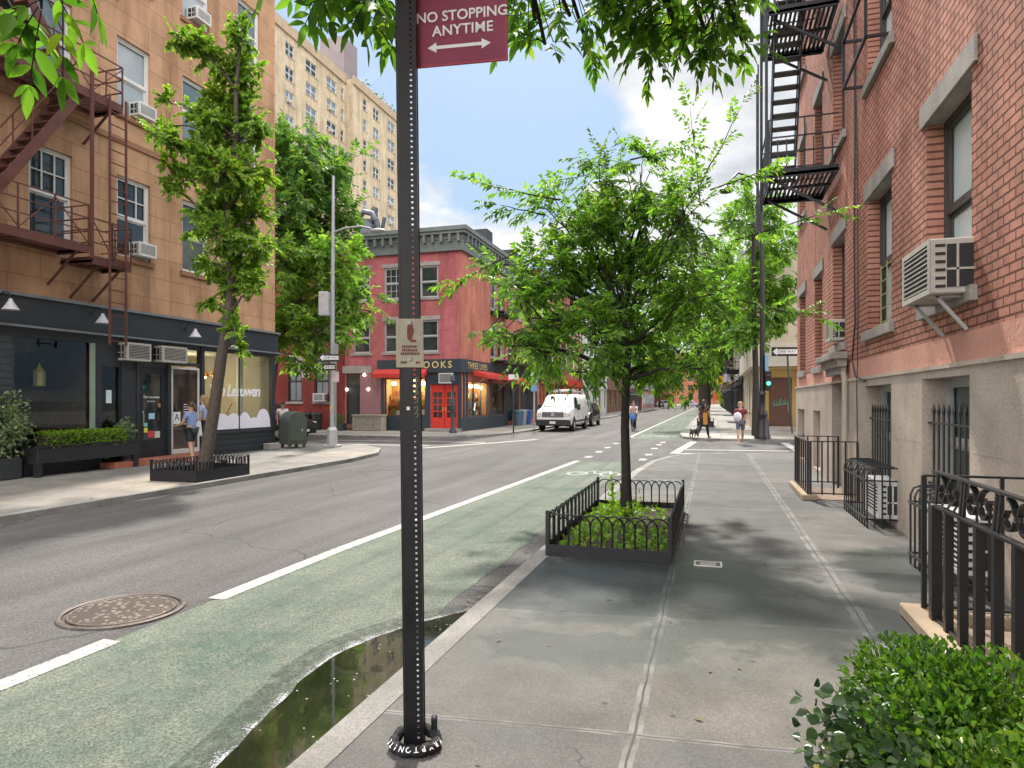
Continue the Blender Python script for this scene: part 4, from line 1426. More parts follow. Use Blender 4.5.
# left house door with lit lamps
d = MB(); d.box(door_h[0] + .05, .1, .3, door_h[2] - .05, .14, 2.45); d.box(door_h[0], .04, 2.45, door_h[2], .13, 2.55); d.box(door_h[0] + .35, .08, .6, door_h[0] + .7, .1, 2.1); d.box(door_h[0] + .8, .08, .6, door_h[2] - .2, .1, 2.1)
d = d.build('door', M_blackm, BK)
pane('pane', (door_h[0], 2.56, door_h[2], 3.2), BK, G_dark, .08, parent=d)
m = MB(); m.box(door_h[0] - .2, -.06, 3.22, door_h[2] + .3, -.003, 3.62); m.build('lintel', M_stone, BK)
m = MB(); m.box(door_h[0] - .1, -.4, 0, door_h[2] + .3, -.003, .16); m.box(door_h[0], -.2, .16, door_h[2] + .2, -.003, .3); m.build('entrance_step', plain('red_step', (.25, .10, .06), .8), BK)
for x, lab in ((door_h[0] + .08, 'small lit white lamp left of the black house door'), (door_h[2] + .1, 'small lit white lamp right of the black house door'), (door_h[2] - .15, 'lit ceiling lamp under the lintel of the black house door')):
    r = thing('wall_lamp', lab, 'wall lamp', q @ Vector((x, -.06, 2.3 if 'ceil' not in lab else 3.12)))
    m = MB(); m.sphere((0, 0, 0), .08, 10, 6); m.build('globe', glow('white_lamp_glow', (1, .9, .75), 3), r, smooth=True)
    m = MB(); m.box(-.04, .02, -.05, .04, .058, .1); m.build('bracket', M_blackm, r)
# iron balconies on the side wall
for z in (4.1, 7.1):
    B = thing('fire_escape', 'black iron balcony on the bookshop side wall, ' + ('lower of two' if z < 5 else 'upper of two'), 'balcony', (BX1, BY0, 0), PI / 2)
    platform(4.9 if z > 5 else 5.0, 8.0 if z > 5 else 14.5, z, .9, B, M_black)

# ================================================================== dark red neighbour
NB = thing('red_brick_house', 'dark red brick row house left of the bookshop behind the street trees', 'building', (-34, BY0 + .02, 0))
M_red2 = brick('dark_red_brick', 'X', (.27, .045, .038), (.23, .04, .035), (.17, .05, .045), .215, .075, .009, .18, .3, .3)
nx = [(-23.33, .95), (-21.54, .95), (-25.4, .95), (-27.6, .95), (-29.6, .95), (-31.6, .95)]
m = MB()
hs = [hole(x + 34, z, w, h) for x, w in nx for z, h in ((1.6, 2.4), (5.3, 1.9), (8.2, 1.8))]
m.wall(0, 13.98, 0, 10.6, hs, .14)
solid(m, 0, 13.98, 12, 0, 10.6)
m.build('wall', M_red2, NB)
for x, w in nx:
    for z, h in ((1.6, 2.4), (5.3, 1.9), (8.2, 1.8)):
        window(NB, I4, x + 34, z, w, h, .06, 'two', M_dark, G_dark, M_stone, M_stone, .12)
m = MB(); m.box(-.1, -.35, 10.1, 13.97, -.003, 10.6); m.build('cornice', M_corn, NB)
m = MB(); m.box(11.15, -.02, 3.0, 11.65, -.003, 3.45); m.build('wall_plaque', plain('pinkish_enamel', (.55, .42, .42), .5), NB)
ac_unit('white air conditioner in dark red house window behind the street light', Matrix.Translation((-34, BY0 + .02, 0)), 12.44, 1.62, .7, .46, .3, .08, casing=M_white)

# ================================================================== tall apartment block
M_terra = plain('pale_terracotta', (.42, .32, .21), .8, 0, .15, 1)
AP = thing('apartment_building', 'tall cream brick apartment block rising behind the tree and red bookshop', 'building', (-51, 0, 0), PI / 2)
M_cb = brick('cream_brick', 'Y', (.61, .51, .345), (.56, .465, .315), (.5, .41, .29), .4, .15, .012, .08, .1, .3)
M_cbx = M_cb
ya, yb, yc = 52.0, 84.8, 102.3
ac_cols = [(63.5, 1.5), (67.5, 2.2), (71.6, 1.8), (76.3, 2.5), (81.2, 2.5), (84.0, .9)]
bc_cols = [(88.2, 1.1), (91.6, 1.9), (96.6, 2.5), (100.4, 1.1)]
zrows = [45.0 - 3.02 * i for i in range(12)]
m = MB()
m.wall(ya, yb, 0, 48.6, [hole(x, z, w, 1.65) for x, w in ac_cols for z in zrows], .2)
m.quad((ya, 0, 0), (ya, 0, 48.6), (ya, 18, 48.6), (ya, 18, 0))
m.quad((ya, 0, 48.6), (yb, 0, 48.6), (yb, 18, 48.6), (ya, 18, 48.6))
m.wall(yb, yc, 0, 48.3, [hole(x, z, w, 1.65) for x, w in bc_cols for z in zrows], .2, y=-1.3)
m.quad((yb, -1.3, 0), (yb, -1.3, 48.3), (yb, 0, 48.3), (yb, 0, 0))
m.quad((yb, -1.3, 48.3), (yc, -1.3, 48.3), (yc, 18, 48.3), (yb, 18, 48.3))
m.quad((yc, -1.3, 0), (yc, 18, 0), (yc, 18, 48.3), (yc, -1.3, 48.3))
m.quad((ya, 18, 0), (ya, 18, 48.6), (yc, 18, 48.3), (yc, 18, 0))
m.build('wall', M_cb, AP)
for x, w in ac_cols:
    for z in zrows[:8]:
        window(AP, I4, x, z, w, 1.65, .1, 'pair' if w > 1.5 else 'one', M_white, G_blue if random.random() < .5 else G_dark, M_terra, None, .15)
for x, w in bc_cols[:4]:
    for z in zrows[:8]:
        window(AP, T(0, -1.3, 0), x, z, w, 1.65, .1, 'pair' if w > 1.5 else 'one', M_white, G_blue if random.random() < .5 else G_dark, M_terra, None, .15)
m = MB()
m.box(ya, -.25, 47.6, yb - .002, -.003, 48.9); m.box(yb - .2, -1.55, 47.4, yc, -1.303, 48.6)
m.build('parapet', M_terra, AP)
m = MB(); m.box(82, 3, 48.6, 87, 9, 51.6); m.box(77.5, 3.5, 48.6, 82, 7, 50.2); m.build('roof_bulkhead', plain('brown_brick', (.20, .115, .085), .85, 0, .2, 1), AP)
m = MB(); m.box(85.2, .5, 48.3, 89.0, 4.5, 55.0); m.build('roof_tower', plain('grey_mauve_render', (.24, .20, .20), .8, 0, .15, .6), AP)
pts = np.column_stack([rng.uniform(89, 102, 700), rng.uniform(-.9, 1.0, 700), 48.3 + np.abs(rng.normal(0, .9, 700))])
bush_leaves('roof_garden', pts, rng.normal(0, 1, (700, 3)), .45, .6, leafy('roof_garden_leaf', (.04, .08, .03), (.08, .14, .04)), AP)
for i in range(14):
    x, w = random.choice(ac_cols[1:5] + bc_cols[1:3]); z = zrows[random.randrange(1, 8)]
    y0 = -1.3 if x > yb else 0
    m = MB(); m.box(x - w / 4 - .33, y0 - .4, z + .04, x - w / 4 + .33, y0 + .1, z + .48)
    m.build('window_air_conditioner', M_beigebox, AP)

# roof water tank / machinery seen over the bookshop cornice
q_ = at(367, 235, 46)
WT = thing('roof_ventilator', 'dark steel roof machinery with ducts standing above the bookshop cornice', 'roof equipment', (q_.x, q_.y, 8.4))
k = 46 / F
m = MB(); m.box(-13 * k, -1, 0, 16 * k, 1, q_.z - 8.4 - .2); m.build('plinth', plain('red_brown_plinth', (.28, .07, .05), .8), WT)
zb = q_.z - 8.4 - .2
m = MB()
m.lathe([(.75, 0), (.75, .6), (.55, .9), (.55, 1.2)], (.1, 0, zb), 14)
m.tube([(-.5, -.3, zb + .2), (-.5, -.3, zb + 1.3), (-.1, -.3, zb + 1.75), (.5, -.2, zb + 1.6), (.9, -.2, zb + .9), (1.0, -.2, zb + .1)], .2, 8)
m.tube([(-.7, .3, zb), (-.75, .3, zb + 1.1), (-1.1, .3, zb + 1.2)], .14, 8)
m.tube([(.4, .2, zb + .9), (.45, .2, zb + 2.1)], .22, 8)
m.tube([(.9, .3, zb), (1.2, .3, zb + 1.4)], .13, 8)
for z in (.3, .7, 1.1):
    m.bar((-.9, -.5, zb + z), (1.15, -.5, zb + z), .05)
m.build('ducts', plain('blue_grey_steel', (.07, .08, .095), .5, .3), WT, smooth=True)
# ================================================================== RIGHT: painted red brick house on stone base
RX, RY = 2.37, 20.75
RM = Matrix.Translation((RX, RY, 0)) @ Matrix.Rotation(-PI / 2, 4, 'Z')      # local x = RY - Y, y into the house
RB = thing('brick_house', 'large painted red brick house with grey stone basement along the right pavement', 'building', (RX, RY, 0), -PI / 2)
M_rb = brick('painted_salmon_brick', 'Y', (.58, .275, .20), (.49, .22, .158), (.19, .078, .056), .235, .086, .013, .28, 1.0, .35)
M_sb = concrete('tan_painted_stone', (.50, .415, .345), (.40, .335, .285), None, .35)
M_dkframe = plain('dark_umber_frame', (.06, .052, .046), .5, 0, .2, 4)
LX_ = lambda y: RY - y
XE = 30.0
main = [(1.2, 1.15), (4.0, 1.1), (6.55, 1.25), (9.8, 1.45), (12.77, 1.37), (16.1, 1.37), (19.2, 1.37)]
zz_ = {0: (2.47, 2.2), 1: (2.47, 2.2), 2: (2.78, 2.1)}
rows_r = [(2.78, 2.08), (6.7, 2.05), (10.5, 2.0)]
holes = []
for i, (x, w) in enumerate(main):
    for r, (z, h) in enumerate(rows_r):
        if r == 0 and i < 2: z, h = 2.47, 2.12
        holes.append(hole(x, z, w, h))
m = MB()
m.wall(0, XE, 2.06, 14.2, holes, .24)
m.quad((0, 0, 0), (0, 0, 14.2), (0, 14, 14.2), (0, 14, 0)); m.quad((XE, 0, 0), (XE, 14, 0), (XE, 14, 14.2), (XE, 0, 14.2))
m.quad((0, 14, 0), (0, 14, 14.2), (XE, 14, 14.2), (XE, 14, 0)); m.quad((0, 0, 14.2), (XE, 0, 14.2), (XE, 14, 14.2), (0, 14, 14.2))
m.build('wall', M_rb, RB)
DOOR = (LX_(14.75), -.35, LX_(13.15), 2.16)
BASE = [(LX_(20.3), .1, LX_(18.9), 1.45), (LX_(17.35), .1, LX_(16.25), 1.45), DOOR, (LX_(11.7), .35, LX_(10.1), 1.92), (LX_(8.72), .5, LX_(7.24), 1.94), (LX_(5.3), .5, LX_(3.8), 1.94)]
m = MB()
m.wall(0, XE, -.4, 2.06, BASE, .3, -.035)
m.box(0, -.06, 2.03, XE, -.002, 2.075)
for x in (LX_(9.4), LX_(6.55), LX_(12.3), LX_(15.4), LX_(17.9), LX_(2.6)):
    for z in (1.05,):
        m.box(x - .004, -.037, .0, x + .004, -.0352, 2.03)
m.box(LX_(10.0), -.037, 1.2, LX_(8.8), -.0353, 1.207); m.box(LX_(7.15), -.037, 1.2, LX_(5.4), -.0353, 1.207)
m.build('stone_base', M_sb, RB)
# worn cement skirt between brick and stone
m = MB(); m.box(.0, -.012, 2.08, XE, -.0015, 2.36)
for i, (x, w) in enumerate(main):
    pass
m.build('rendered_band', plain('salmon_render', (.54, .265, .20), .85, 0, .16, 1.4, .5, 20), RB)
for i, (x, w) in enumerate(main):
    for r, (z, h) in enumerate(rows_r):
        if r == 0 and i < 2: z, h = 2.47, 2.12
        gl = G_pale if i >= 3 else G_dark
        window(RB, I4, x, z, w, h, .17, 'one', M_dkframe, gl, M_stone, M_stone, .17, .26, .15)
# yellowish window grille inside second window
m = MB()
x, w = main[3]
for i in range(4):
    m.box(x - w / 2 + .12 + i * .38, .15, 2.84, x - w / 2 + .14 + i * .38, .165, 3.8)
for k in range(5):
    m.box(x - w / 2 + .08, .152, 2.9 + k * .21, x + w / 2 - .08, .163, 2.915 + k * .21)
m.build('window_grille', plain('yellowed_metal', (.38, .33, .16), .5), RB)
# basement windows
for k, (a, z0, b, z1) in enumerate(BASE):
    if k == 2: continue
    w, h = b - a, z1 - z0
    wd = window(RB, I4, (a + b) / 2, z0, w, h, .2, 'one', M_dkframe if k < 3 else M_alum, G_dark if k < 3 else glass_opaque('basement_glass_%d' % k, (.02, .035, .035), (.10, .15, .15)), None, None)
    if k >= 3:
        m = MB()
        n = int(w / .15)
        for i in range(1, n):
            xx = -w / 2 + w * i / n
            m.tube([(xx, -.16, .02), (xx, -.16, h - .42), (xx, -.16, h - .36), (xx, -.16, h - .28)], [.012, .012, .02, .002], 6)
        for zz in (.25, h - .5):
            m.bar((-w / 2, -.16, zz), (w / 2, -.16, zz), .03, .02)
        m.build('iron_bars', M_black, wd)
    else:
        m = MB(); m.bar((-w / 2, -.1, h * .45), (w / 2, -.1, h * .45), .03); m.build('iron_bars', M_dkframe, wd)
# basement doorway
d = MB(); d.box(DOOR[0] + .06, .2, -.35, DOOR[2] - .06, .25, 2.1); d.box(DOOR[0] + .3, .19, .9, DOOR[2] - .3, .2, 1.9)
d = d.build('door', M_dkframe, RB)
m = MB(); m.sphere((DOOR[2] - .2, .17, .85), .035); m.build('handle', M_steel, d)
m = MB()
m.box(DOOR[0] - .2, -.32, 2.44, DOOR[2] + .2, -.064, 2.56); m.box(DOOR[0] - .14, -.22, 2.3, DOOR[2] + .14, -.064, 2.44); m.box(DOOR[0] - .1, -.14, 2.17, DOOR[2] + .1, -.064, 2.3)
m.build('door_hood', M_stone, RB, bevel=.01)
# downpipe, cables
m = MB(); m.tube([(DOOR[2] + .12, -.12, 2.2), (DOOR[2] + .14, -.1, 2.05), (DOOR[2] + .14, -.1, -.1)], .05, 8); m.build('downpipe', plain('cream_pipe', (.42, .37, .30), .6), RB, smooth=True)
m = MB()
m.tube([(8.1, -.02, 14), (8.1, -.025, 9.0), (8.25, -.03, 6.2), (8.15, -.025, 4.4), (8.25, -.03, 3.0), (8.0, -.03, 2.4), (8.35, -.045, 2.1), (9.2, -.07, 2.0)], .014, 5)
m.tube([(8.22, -.02, 14), (8.3, -.025, 7.0), (8.45, -.03, 5.2), (8.5, -.03, 3.4), (8.45, -.03, 2.3), (8.6, -.07, 2.0), (8.62, -.06, .5)], .009, 5)
m.tube([(8.65, -.06, .62), (8.9, -.16, .42), (9.3, -.16, .42), (9.55, -.06, .6)], .008, 5)
m.build('cables', M_blackm, RB)
m = MB(); m.box(-.12, -.4, 13.6, XE, -.002, 14.3); m.box(-.08, -.25, 13.3, XE, -.003, 13.6); m.build('cornice', M_corn, RB)
# black iron flower guard on an upper window
FG = thing('window_guard', 'black iron guard frame standing out from an upper window of the brick house', 'window guard', RM @ Vector((9.8, 0, 6.72)), -PI / 2)
m = MB()
for zz in (.0, .75):
    m.bar((-.8, -.34, zz), (.8, -.34, zz), .04, .04)
    for s in (-.8, .8):
        m.bar((s, -.34, zz), (s, -.03, zz), .04)
for i in range(0):
    m.bar((-.8 + .2 * i, -.34, 0), (-.8 + .2 * i, -.34, .75), .02)
for s in (-.8, .8):
    m.bar((s, -.34, 0), (s, -.34, .78), .04)
m.build('bars', M_black, FG)

ac_unit('big dirty beige window air conditioner on a steel brace, nearest on brick wall', RM, 13.05, 2.72, .92, .53, .36, .2, brace=True)
ac_unit('small pale window air conditioner above the basement door hood of the brick house', RM, 6.75, 2.83, .56, .4, .22, .2)
ac_unit('white air conditioner low by the pavement behind hoop guard, farther of two', RM, 10.55, .12, .8, .5, .24, .04, casing=M_white, group='air conditioners behind the hoop guards')
ac_unit('white air conditioner low by the pavement behind hoop guard, nearer of two', RM, 13.6, .14, .8, .52, .26, .04, casing=M_white, group='air conditioners behind the hoop guards')

# black fire escape
FE2 = thing('fire_escape', 'black iron fire escape with slatted landings high on the red brick house', 'fire escape', (RX, RY, 0), -PI / 2)
def landing(s0, s1, z, out, root, rail=1.0):
    platform(s0, s1, z, out, root, M_black, rail=rail)
    m = MB()
    n = int((s1 - s0) / .16)
    for i in range(n + 1):
        s = s0 + (s1 - s0) * i / n
        m.bar((s, -out - .02, z), (s, -out - .02, z + .6), .022)
    k = 8
    for i in range(1, k):
        m.bar((s1, -out * i / k, z), (s1, -out * i / k, z + .6), .022); m.bar((s0, -out * i / k, z), (s0, -out * i / k, z + .6), .022)
    m.bar((s0, -out - .02, z + .6), (s1, -out - .02, z + .6), .03)
    m.build('baluster', M_black, root)
landing(5.0, 6.85, 6.2, 1.3, FE2)
landing(5.0, 6.85, 9.4, 1.3, FE2)
landing(5.0, 6.85, 12.8, 1.3, FE2)
stair((5.1, -.9, 6.25), (6.5, -.9, 9.4), .5, FE2, M_black, 13)
stair((6.5, -.9, 9.45), (5.1, -.9, 12.8), .5, FE2, M_black, 13)
m = MB()
for s in (6.8, 5.4):
    m = MB(); m.bar((s, -1.34, 5.8), (s, -1.34, 14.6), .055); m.build('post', M_black, FE2)
m = MB()
for s in (5.2, 5.65):
    m.bar((s, -1.42, 5.0), (s, -1.42, 8.9), .03)
for i in range(12):
    m.bar((5.2, -1.42, 5.1 + i * .31), (5.65, -1.42, 5.1 + i * .31), .018)
m.build('ladder', M_black, FE2)

# railings, guards and areaways along the pavement
def railing(label, a, b, h, name='iron_railing', pitch=.16, r=.016, scroll=False):
    """run of bars between two ground points"""
    a, b = Vector((*a, 0)), Vector((*b, 0))
    L = (b - a).length
    t = thing(name, label, 'railing', a, math.atan2((b - a).y, (b - a).x), 'iron railings along the right pavement')
    m = MB()
    m.bar((0, 0, h), (L, 0, h), .045, .016); m.bar((0, 0, .12), (L, 0, .12), .025, .02)
    if scroll:
        m.bar((0, 0, h - .25), (L, 0, h - .25), .05, .016)
    m.build('rail', M_black, t)
    m = MB()
    n = max(1, round(L / pitch))
    for i in range(n + 1):
        s = L * i / n
        m.bar((s, 0, 0 if i in (0, n) else .1), (s, 0, h - (.25 if scroll else 0)), r * 2 * (1.4 if i in (0, n) else 1))
    m.build('bars', M_black, t)
    if scroll:
        m = MB()
        k = max(1, round(L / .54))
        for i in range(k):
            c = L * (i + .5) / k
            for sg in (-1, 1):
                pts = []
                for q in range(15):
                    an = PI * (.5 + sg * 0) + sg * q * .42
                    rr = .105 * (1 - q / 21)
                    pts.append((c + sg * .11 + rr * math.cos(an) * 1, 0, h - .125 + rr * math.sin(an)))
                vs = []
                for (x0, y0, z0), (x1, y1, z1) in zip(pts, pts[1:]):
                    m.bar((x0, y0, z0), (x1, y1, z1), .034, .014)
            m.bar((c - .27, 0, h - .235), (c - .22, 0, h - .02), .03, .012); m.bar((c + .27, 0, h - .02), (c + .22, 0, h - .235), .03, .012)
        m.build('scrollwork', M_black, t)
    return t
railing('black iron stoop railing with scrollwork under the top bar, nearest right', (1.56, 5.5), (1.56, .6), 1.18, scroll=True, pitch=.27, r=.025)
railing('plain black iron railing running from the pavement to brick wall behind scrollwork railing', (1.56, 5.78), (2.33, 5.78), 1.12, pitch=.26, r=.012)
railing('black iron railing on pavement side of the basement door steps', (1.56, 13.95), (1.56, 12.2), 1.0, pitch=.3, r=.012)
railing('black iron railing across the near end of the basement door steps', (1.60, 12.2), (2.32, 12.2), 1.0, pitch=.18, r=.012)
railing('black iron railing across the far end of the basement door steps', (1.60, 13.95), (2.32, 13.95), 1.0, pitch=.18, r=.012)
def hoop_guard(label, y0, y1, out, h):
    t = thing('window_guard', label, 'window guard', (RX - .04, y1, 0), -PI / 2, 'hooped guards along the brick house')
    L = y1 - y0
    m = MB()
    n = round(L / .15)
    for i in range(n + 1):
        s = L * i / n
        m.tube([(s, -out, 0), (s, -out, h - .1), (s, -out + .03, h - .03), (s, -out + .1, h), (s, 0, h)], .011, 6)
    for k in range(1, 4):
        for s in (0, L):
            m.tube([(s, -out * k / 4, 0), (s, -out * k / 4, h)], .011, 6)
    m.build('bars', M_black, t)
    m = MB(); m.bar((0, -out - .012, .12), (L, -out - .012, .12), .025); m.bar((0, -out - .012, h - .17), (L, -out - .012, h - .17), .025)
    for s in (0, L):
        m.bar((s, -out, .12), (s, 0, .12), .02); m.bar((s, -out, h - .17), (s, 0, h - .17), .02)
    m.build('rail', M_black, t)
hoop_guard('black hooped bar guard over basement window, beside the door steps', 9.75, 11.3, .36, .8)
hoop_guard('black hooped bar guard over basement window, just beyond scrollwork railing', 6.5, 7.75, .36, .82)
m = MB()
for x0, y0, x1, y1 in ((1.42, .5, 1.70, 5.9), (1.70, 5.7, 2.33, 5.9), (1.46, 12.1, 1.68, 14.1)):
    m.box(x0, y0, .002, x1, y1, .10)
structure(m.build('areaway_coping_kerb', plain('tan_sandstone', (.33, .25, .17), .8, 0, .2, 3, .4), bevel=.012))
m = MB(); m.box(1.70, .5, -.02, 2.33, 5.7, .012); m.box(1.68, 12.25, -.02, 2.33, 13.9, .014)
structure(m.build('areaway_floor', plain('brown_paving', (.22, .16, .115), .85, 0, .3, 4, .4)))

# ================================================================== generic street house
def street_house(label, root_loc, rz, L, H, wallm, nwin, floors, z1=4.6, pitch=3.2, ww=1.0, wh=1.8, shop=None, sillm=None, corn=None, frame_m=None, D=11, doors=True):
    t = thing('row_house', label, 'building', root_loc, rz, 'row houses lining the street')
    xs = [L * (i + .5) / nwin for i in range(nwin)]
    m = MB()
    hs = [hole(x, z1 + k * pitch, ww, wh) for x in xs for k in range(floors)]
    nb = max(1, round(L / 4.2))
    gh = []
    for i in range(nb):
        a = L * i / nb
        b = L * (i + 1) / nb
        gh.append((a + .5, .15, a + .5 + 1.0, 2.6))
        gh.append((a + 1.8, .7, b - .4, 2.8))
    m.wall(0, L, 3.6, H, hs, .14); m.wall(0, L, 0, 3.6, gh, .14)
    solid(m, 0, L, D, 0, H)
    m.build('wall', wallm, t)
    for x in xs:
        for k in range(floors):
            window(t, I4, x, z1 + k * pitch, ww, wh, .06, 'one', frame_m or M_white, G_dark if random.random() < .7 else G_blue, sillm or M_stone, sillm or M_stone, .1)
    for j, h_ in enumerate(gh):
        if j % 2 == 0:
            m = MB(); m.box(h_[0], .08, h_[1], h_[2], .13, h_[3]); m.build('door', shop or M_dark, t)
        else:
            pane('shop_window', h_, t, G_dark, .09)
    m = MB(); m.box(-.0, -.4, H - .5, L, -.003, H + .1); m.box(0, -.22, H - .9, L, -.003, H - .5); m.build('cornice', corn or M_corn, t)
    m = MB(); m.box(.02, -.12, 3.0, L - .02, -.003, 3.55)
    for j, h_ in enumerate(gh):
        m.box(h_[0] - .3, -.08, 0, h_[0] - .06, -.003, 3.0)
    m.build('shopfront', shop or M_dark, t)
    return t
M_brY = brick('red_brick_street', 'Y', (.30, .075, .05), (.26, .062, .042), (.2, .09, .07), .215, .075, .009, .18, .3, .3)
M_brY2 = brick('orange_brick_street', 'Y', (.40, .15, .085), (.36, .13, .075), (.3, .16, .1), .215, .075, .009, .18, .3, .3)
M_bst = brick('brown_stone_street', 'Y', (.28, .165, .11), (.26, .15, .10), (.2, .12, .08), .9, .4, .009, .18, .3, .3)
M_wht = plain('white_painted_front', (.60, .58, .56), .7, 0, .1, .8)
M_tan = brick('tan_brick_street', 'Y', (.44, .36, .25), (.40, .325, .225), (.34, .29, .21), .215, .075, .009, .12, .25, .3)
M_gry = plain('grey_render', (.26, .26, .265), .8, 0, .15, .7)
LXs = -13.0
street_house('red brick row house just past the bookshop with white lintels', (LXs, 50.3, 0), PI / 2, 9.0, 12, M_brY, 5, 2, shop=M_brY2)
street_house('orange brick row house behind the parked white van', (LXs, 59.4, 0), PI / 2, 8.9, 12.6, M_brY2, 5, 2, shop=M_red)
street_house('house with white painted front and columns behind parked dark car', (LXs, 68.4, 0), PI / 2, 16.5, 11.5, M_wht, 7, 2, shop=M_wht, sillm=M_wht)
street_house('brownstone row house beyond the white columned front', (LXs, 85.0, 0), PI / 2, 18, 14, M_bst, 7, 3, shop=M_bst)
street_house('grey house with teal awning and scaffold far down the left side', (LXs, 103.2, 0), PI / 2, 22.5, 12, M_gry, 8, 2, shop=M_wht)
street_house('bright red brick house far down the left side of street', (LXs, 125.9, 0), PI / 2, 33, 12.5, M_brY, 12, 2, shop=M_red)
street_house('last orange brick house at the far end of left side', (LXs, 159.1, 0), PI / 2, 60, 14, M_brY2, 16, 3, shop=M_brY)
# scaffold shed with sign, teal awning
SC = thing('sidewalk_shed', 'pale pipe scaffold shed with violet banner over the far left pavement', 'scaffold', (-12.9, 103.5, 0), PI / 2)
m = MB()
for i in range(9):
    for y in (-.3, -2.6):
        m.tube([(i * 2.6, y, 0), (i * 2.6, y, 3.4)], .07, 6)
    if i < 8:
        m.tube([(i * 2.6, -2.6, .6), (i * 2.6 + 2.6, -2.6, 3.0)], .05, 5); m.tube([(i * 2.6, -2.6, 3.0), (i * 2.6 + 2.6, -2.6, .6)], .05, 5)
    m.tube([(i * 2.6, -.3, 2.6), (i * 2.6, -2.6, 2.6)], .05, 5)
m.build('pipe_frame', plain('pale_pipe', (.6, .6, .62), .5), SC)
m = MB(); m.box(-.3, -2.8, 3.3, 21.2, -.2, 3.5); m.build('deck', M_wood, SC)
m = MB(); m.box(-.3, -2.86, 3.35, 21.2, -2.80, 4.5); m.build('banner', plain('violet_banner', (.36, .32, .52), .6, 0, .3, .4), SC)
AW = thing('awning', 'teal shop awning hanging above the far left pavement scaffold', 'awning', (-12.9, 100.0, 0), PI / 2)
m = MB(); m.quad((0, -.02, 8.2), (7, -.02, 8.2), (7, -2.4, 6.6), (0, -2.4, 6.6)); m.box(0, -2.42, 5.9, 7, -2.38, 6.6); m.quad((0, -.02, 8.15), (0, -2.38, 6.55), (7, -2.38, 6.55), (7, -.02, 8.15))
m.build('cloth', plain('teal_cloth', (.04, .22, .20), .8), AW)

# right side beyond the side street
BG = thing('beige_corner_building', 'beige corner building with brown graffitied door in yellow recess beyond the side street', 'building', (2.3, 38.0, 0))
M_bg = plain('beige_render', (.50, .43, .32), .8, 0, .14, 1.2, .2, 20)
M_yel = plain('ochre_yellow_paint', (.52, .36, .12), .75, 0, .15, 1.5)
SL = 15.0
FB = Matrix.Translation((0, SL, 0)) @ Matrix.Rotation(-PI / 2, 4, 'Z')
m = MB()
REC = (.18, .0, 2.35, 3.35)
m.wall(0, 9, 0, 9.5, [REC, hole(4.2, 1.0, 1.2, 1.6), hole(2.6, 5.2, 1.0, 1.8), hole(5, 5.2, 1.0, 1.8)], .5)
m.quad((0, SL, 0), (0, SL, 9.5), (9, SL, 9.5), (9, SL, 0)); m.quad((9, 0, 0), (9, SL, 0), (9, SL, 9.5), (9, 0, 9.5)); m.quad((0, 0, 9.5), (9, 0, 9.5), (9, SL, 9.5), (0, SL, 9.5))
c = MB(FB)
bs = [hole(x, .95, 1.0, 2.3) for x in (2.2, 5.2, 8.2, 11.2, 13.3)] + [hole(x, 5.2, 1.0, 1.8) for x in (2.2, 5.2, 8.2, 11.2, 13.3)]
c.wall(0, SL, 0, 9.5, bs, .14)
m.add(c.v, c.f)
m.build('wall', M_bg, BG)
m = MB(); m.quad((.18, .5, 0), (2.35, .5, 0), (2.35, .5, 3.35), (.18, .5, 3.35)); m.box(.06, -.012, 0, .18, -.002, 3.45); m.box(2.35, -.012, 0, 2.6, -.002, 3.45); m.box(.18, -.012, 3.35, 2.35, -.002, 3.45)
m.build('recess', M_yel, BG)
m = MB(); m.box(-.3, -.35, 3.5, 9, -.003, 4.75); c = MB(FB); c.box(0, -.3, 3.5, SL, -.003, 4.75); m.add(c.v, c.f); m.build('fascia', plain('off_white_fascia', (.55, .50, .42), .7, 0, .1, 1), BG)
d = MB(); d.box(.75, .42, .32, 1.75, .48, 2.85); d.box(.68, .40, .3, .75, .49, 2.92); d.box(1.75, .40, .3, 1.82, .49, 2.92); d.box(.75, .40, 2.85, 1.75, .49, 2.92)
d = d.build('door', plain('brown_door_paint', (.085, .035, .022), .5, 0, .2, 4), BG)
m = MB(); m.tube([(.86, .415, 1.45), (.95, .412, 1.7), (1.0, .412, 1.4), (1.1, .412, 1.72), (1.16, .412, 1.45), (1.28, .412, 1.78), (1.3, .412, 1.55), (1.5, .412, 1.75), (1.46, .412, 1.5), (1.62, .412, 1.62)], .022, 5)
m.tube([(.88, .412, 1.4), (1.55, .412, 1.5)], .014, 5); m.build('graffiti', plain('mint_spray_paint', (.1, .45, .34), .5), d)
m = MB(); m.tube([(1.62, .41, 1.0), (1.62, .36, 1.05), (1.62, .36, 1.5), (1.62, .41, 1.55)], .02, 6); m.build('handle', M_steel, d)
m = MB(); m.box(.5, -.1, 0, 2.1, .41, .28); m.build('doorstep', M_stone, BG)
for h_ in bs:
    window(BG, FB, (h_[0] + h_[2]) / 2, h_[1], h_[2] - h_[0], h_[3] - h_[1], .06, 'one', M_dark, G_dark, M_stone, None, .1)
for (x, z, w, h) in ((4.2, 1.0, 1.2, 1.6), (2.6, 5.2, 1.0, 1.8), (5, 5.2, 1.0, 1.8)):
    window(BG, I4, x, z, w, h, .06, 'one', M_dark, G_dark, M_stone, None, .1)
street_house('grey rendered house beyond the beige corner building', (2.3, 68.2, 0), -PI / 2, 15, 13, M_gry, 6, 3, shop=M_black)
street_house('tan brick house farther along the right side', (2.3, 92, 0), -PI / 2, 23.6, 12, M_tan, 8, 2, shop=M_dark)
street_house('red brick house far down the right side of street', (2.3, 128, 0), -PI / 2, 35.8, 13, M_brY, 12, 3, shop=M_dark)
street_house('last brown house at the far end of right side', (2.3, 200, 0), -PI / 2, 71, 14, M_bst, 18, 3, shop=M_dark)
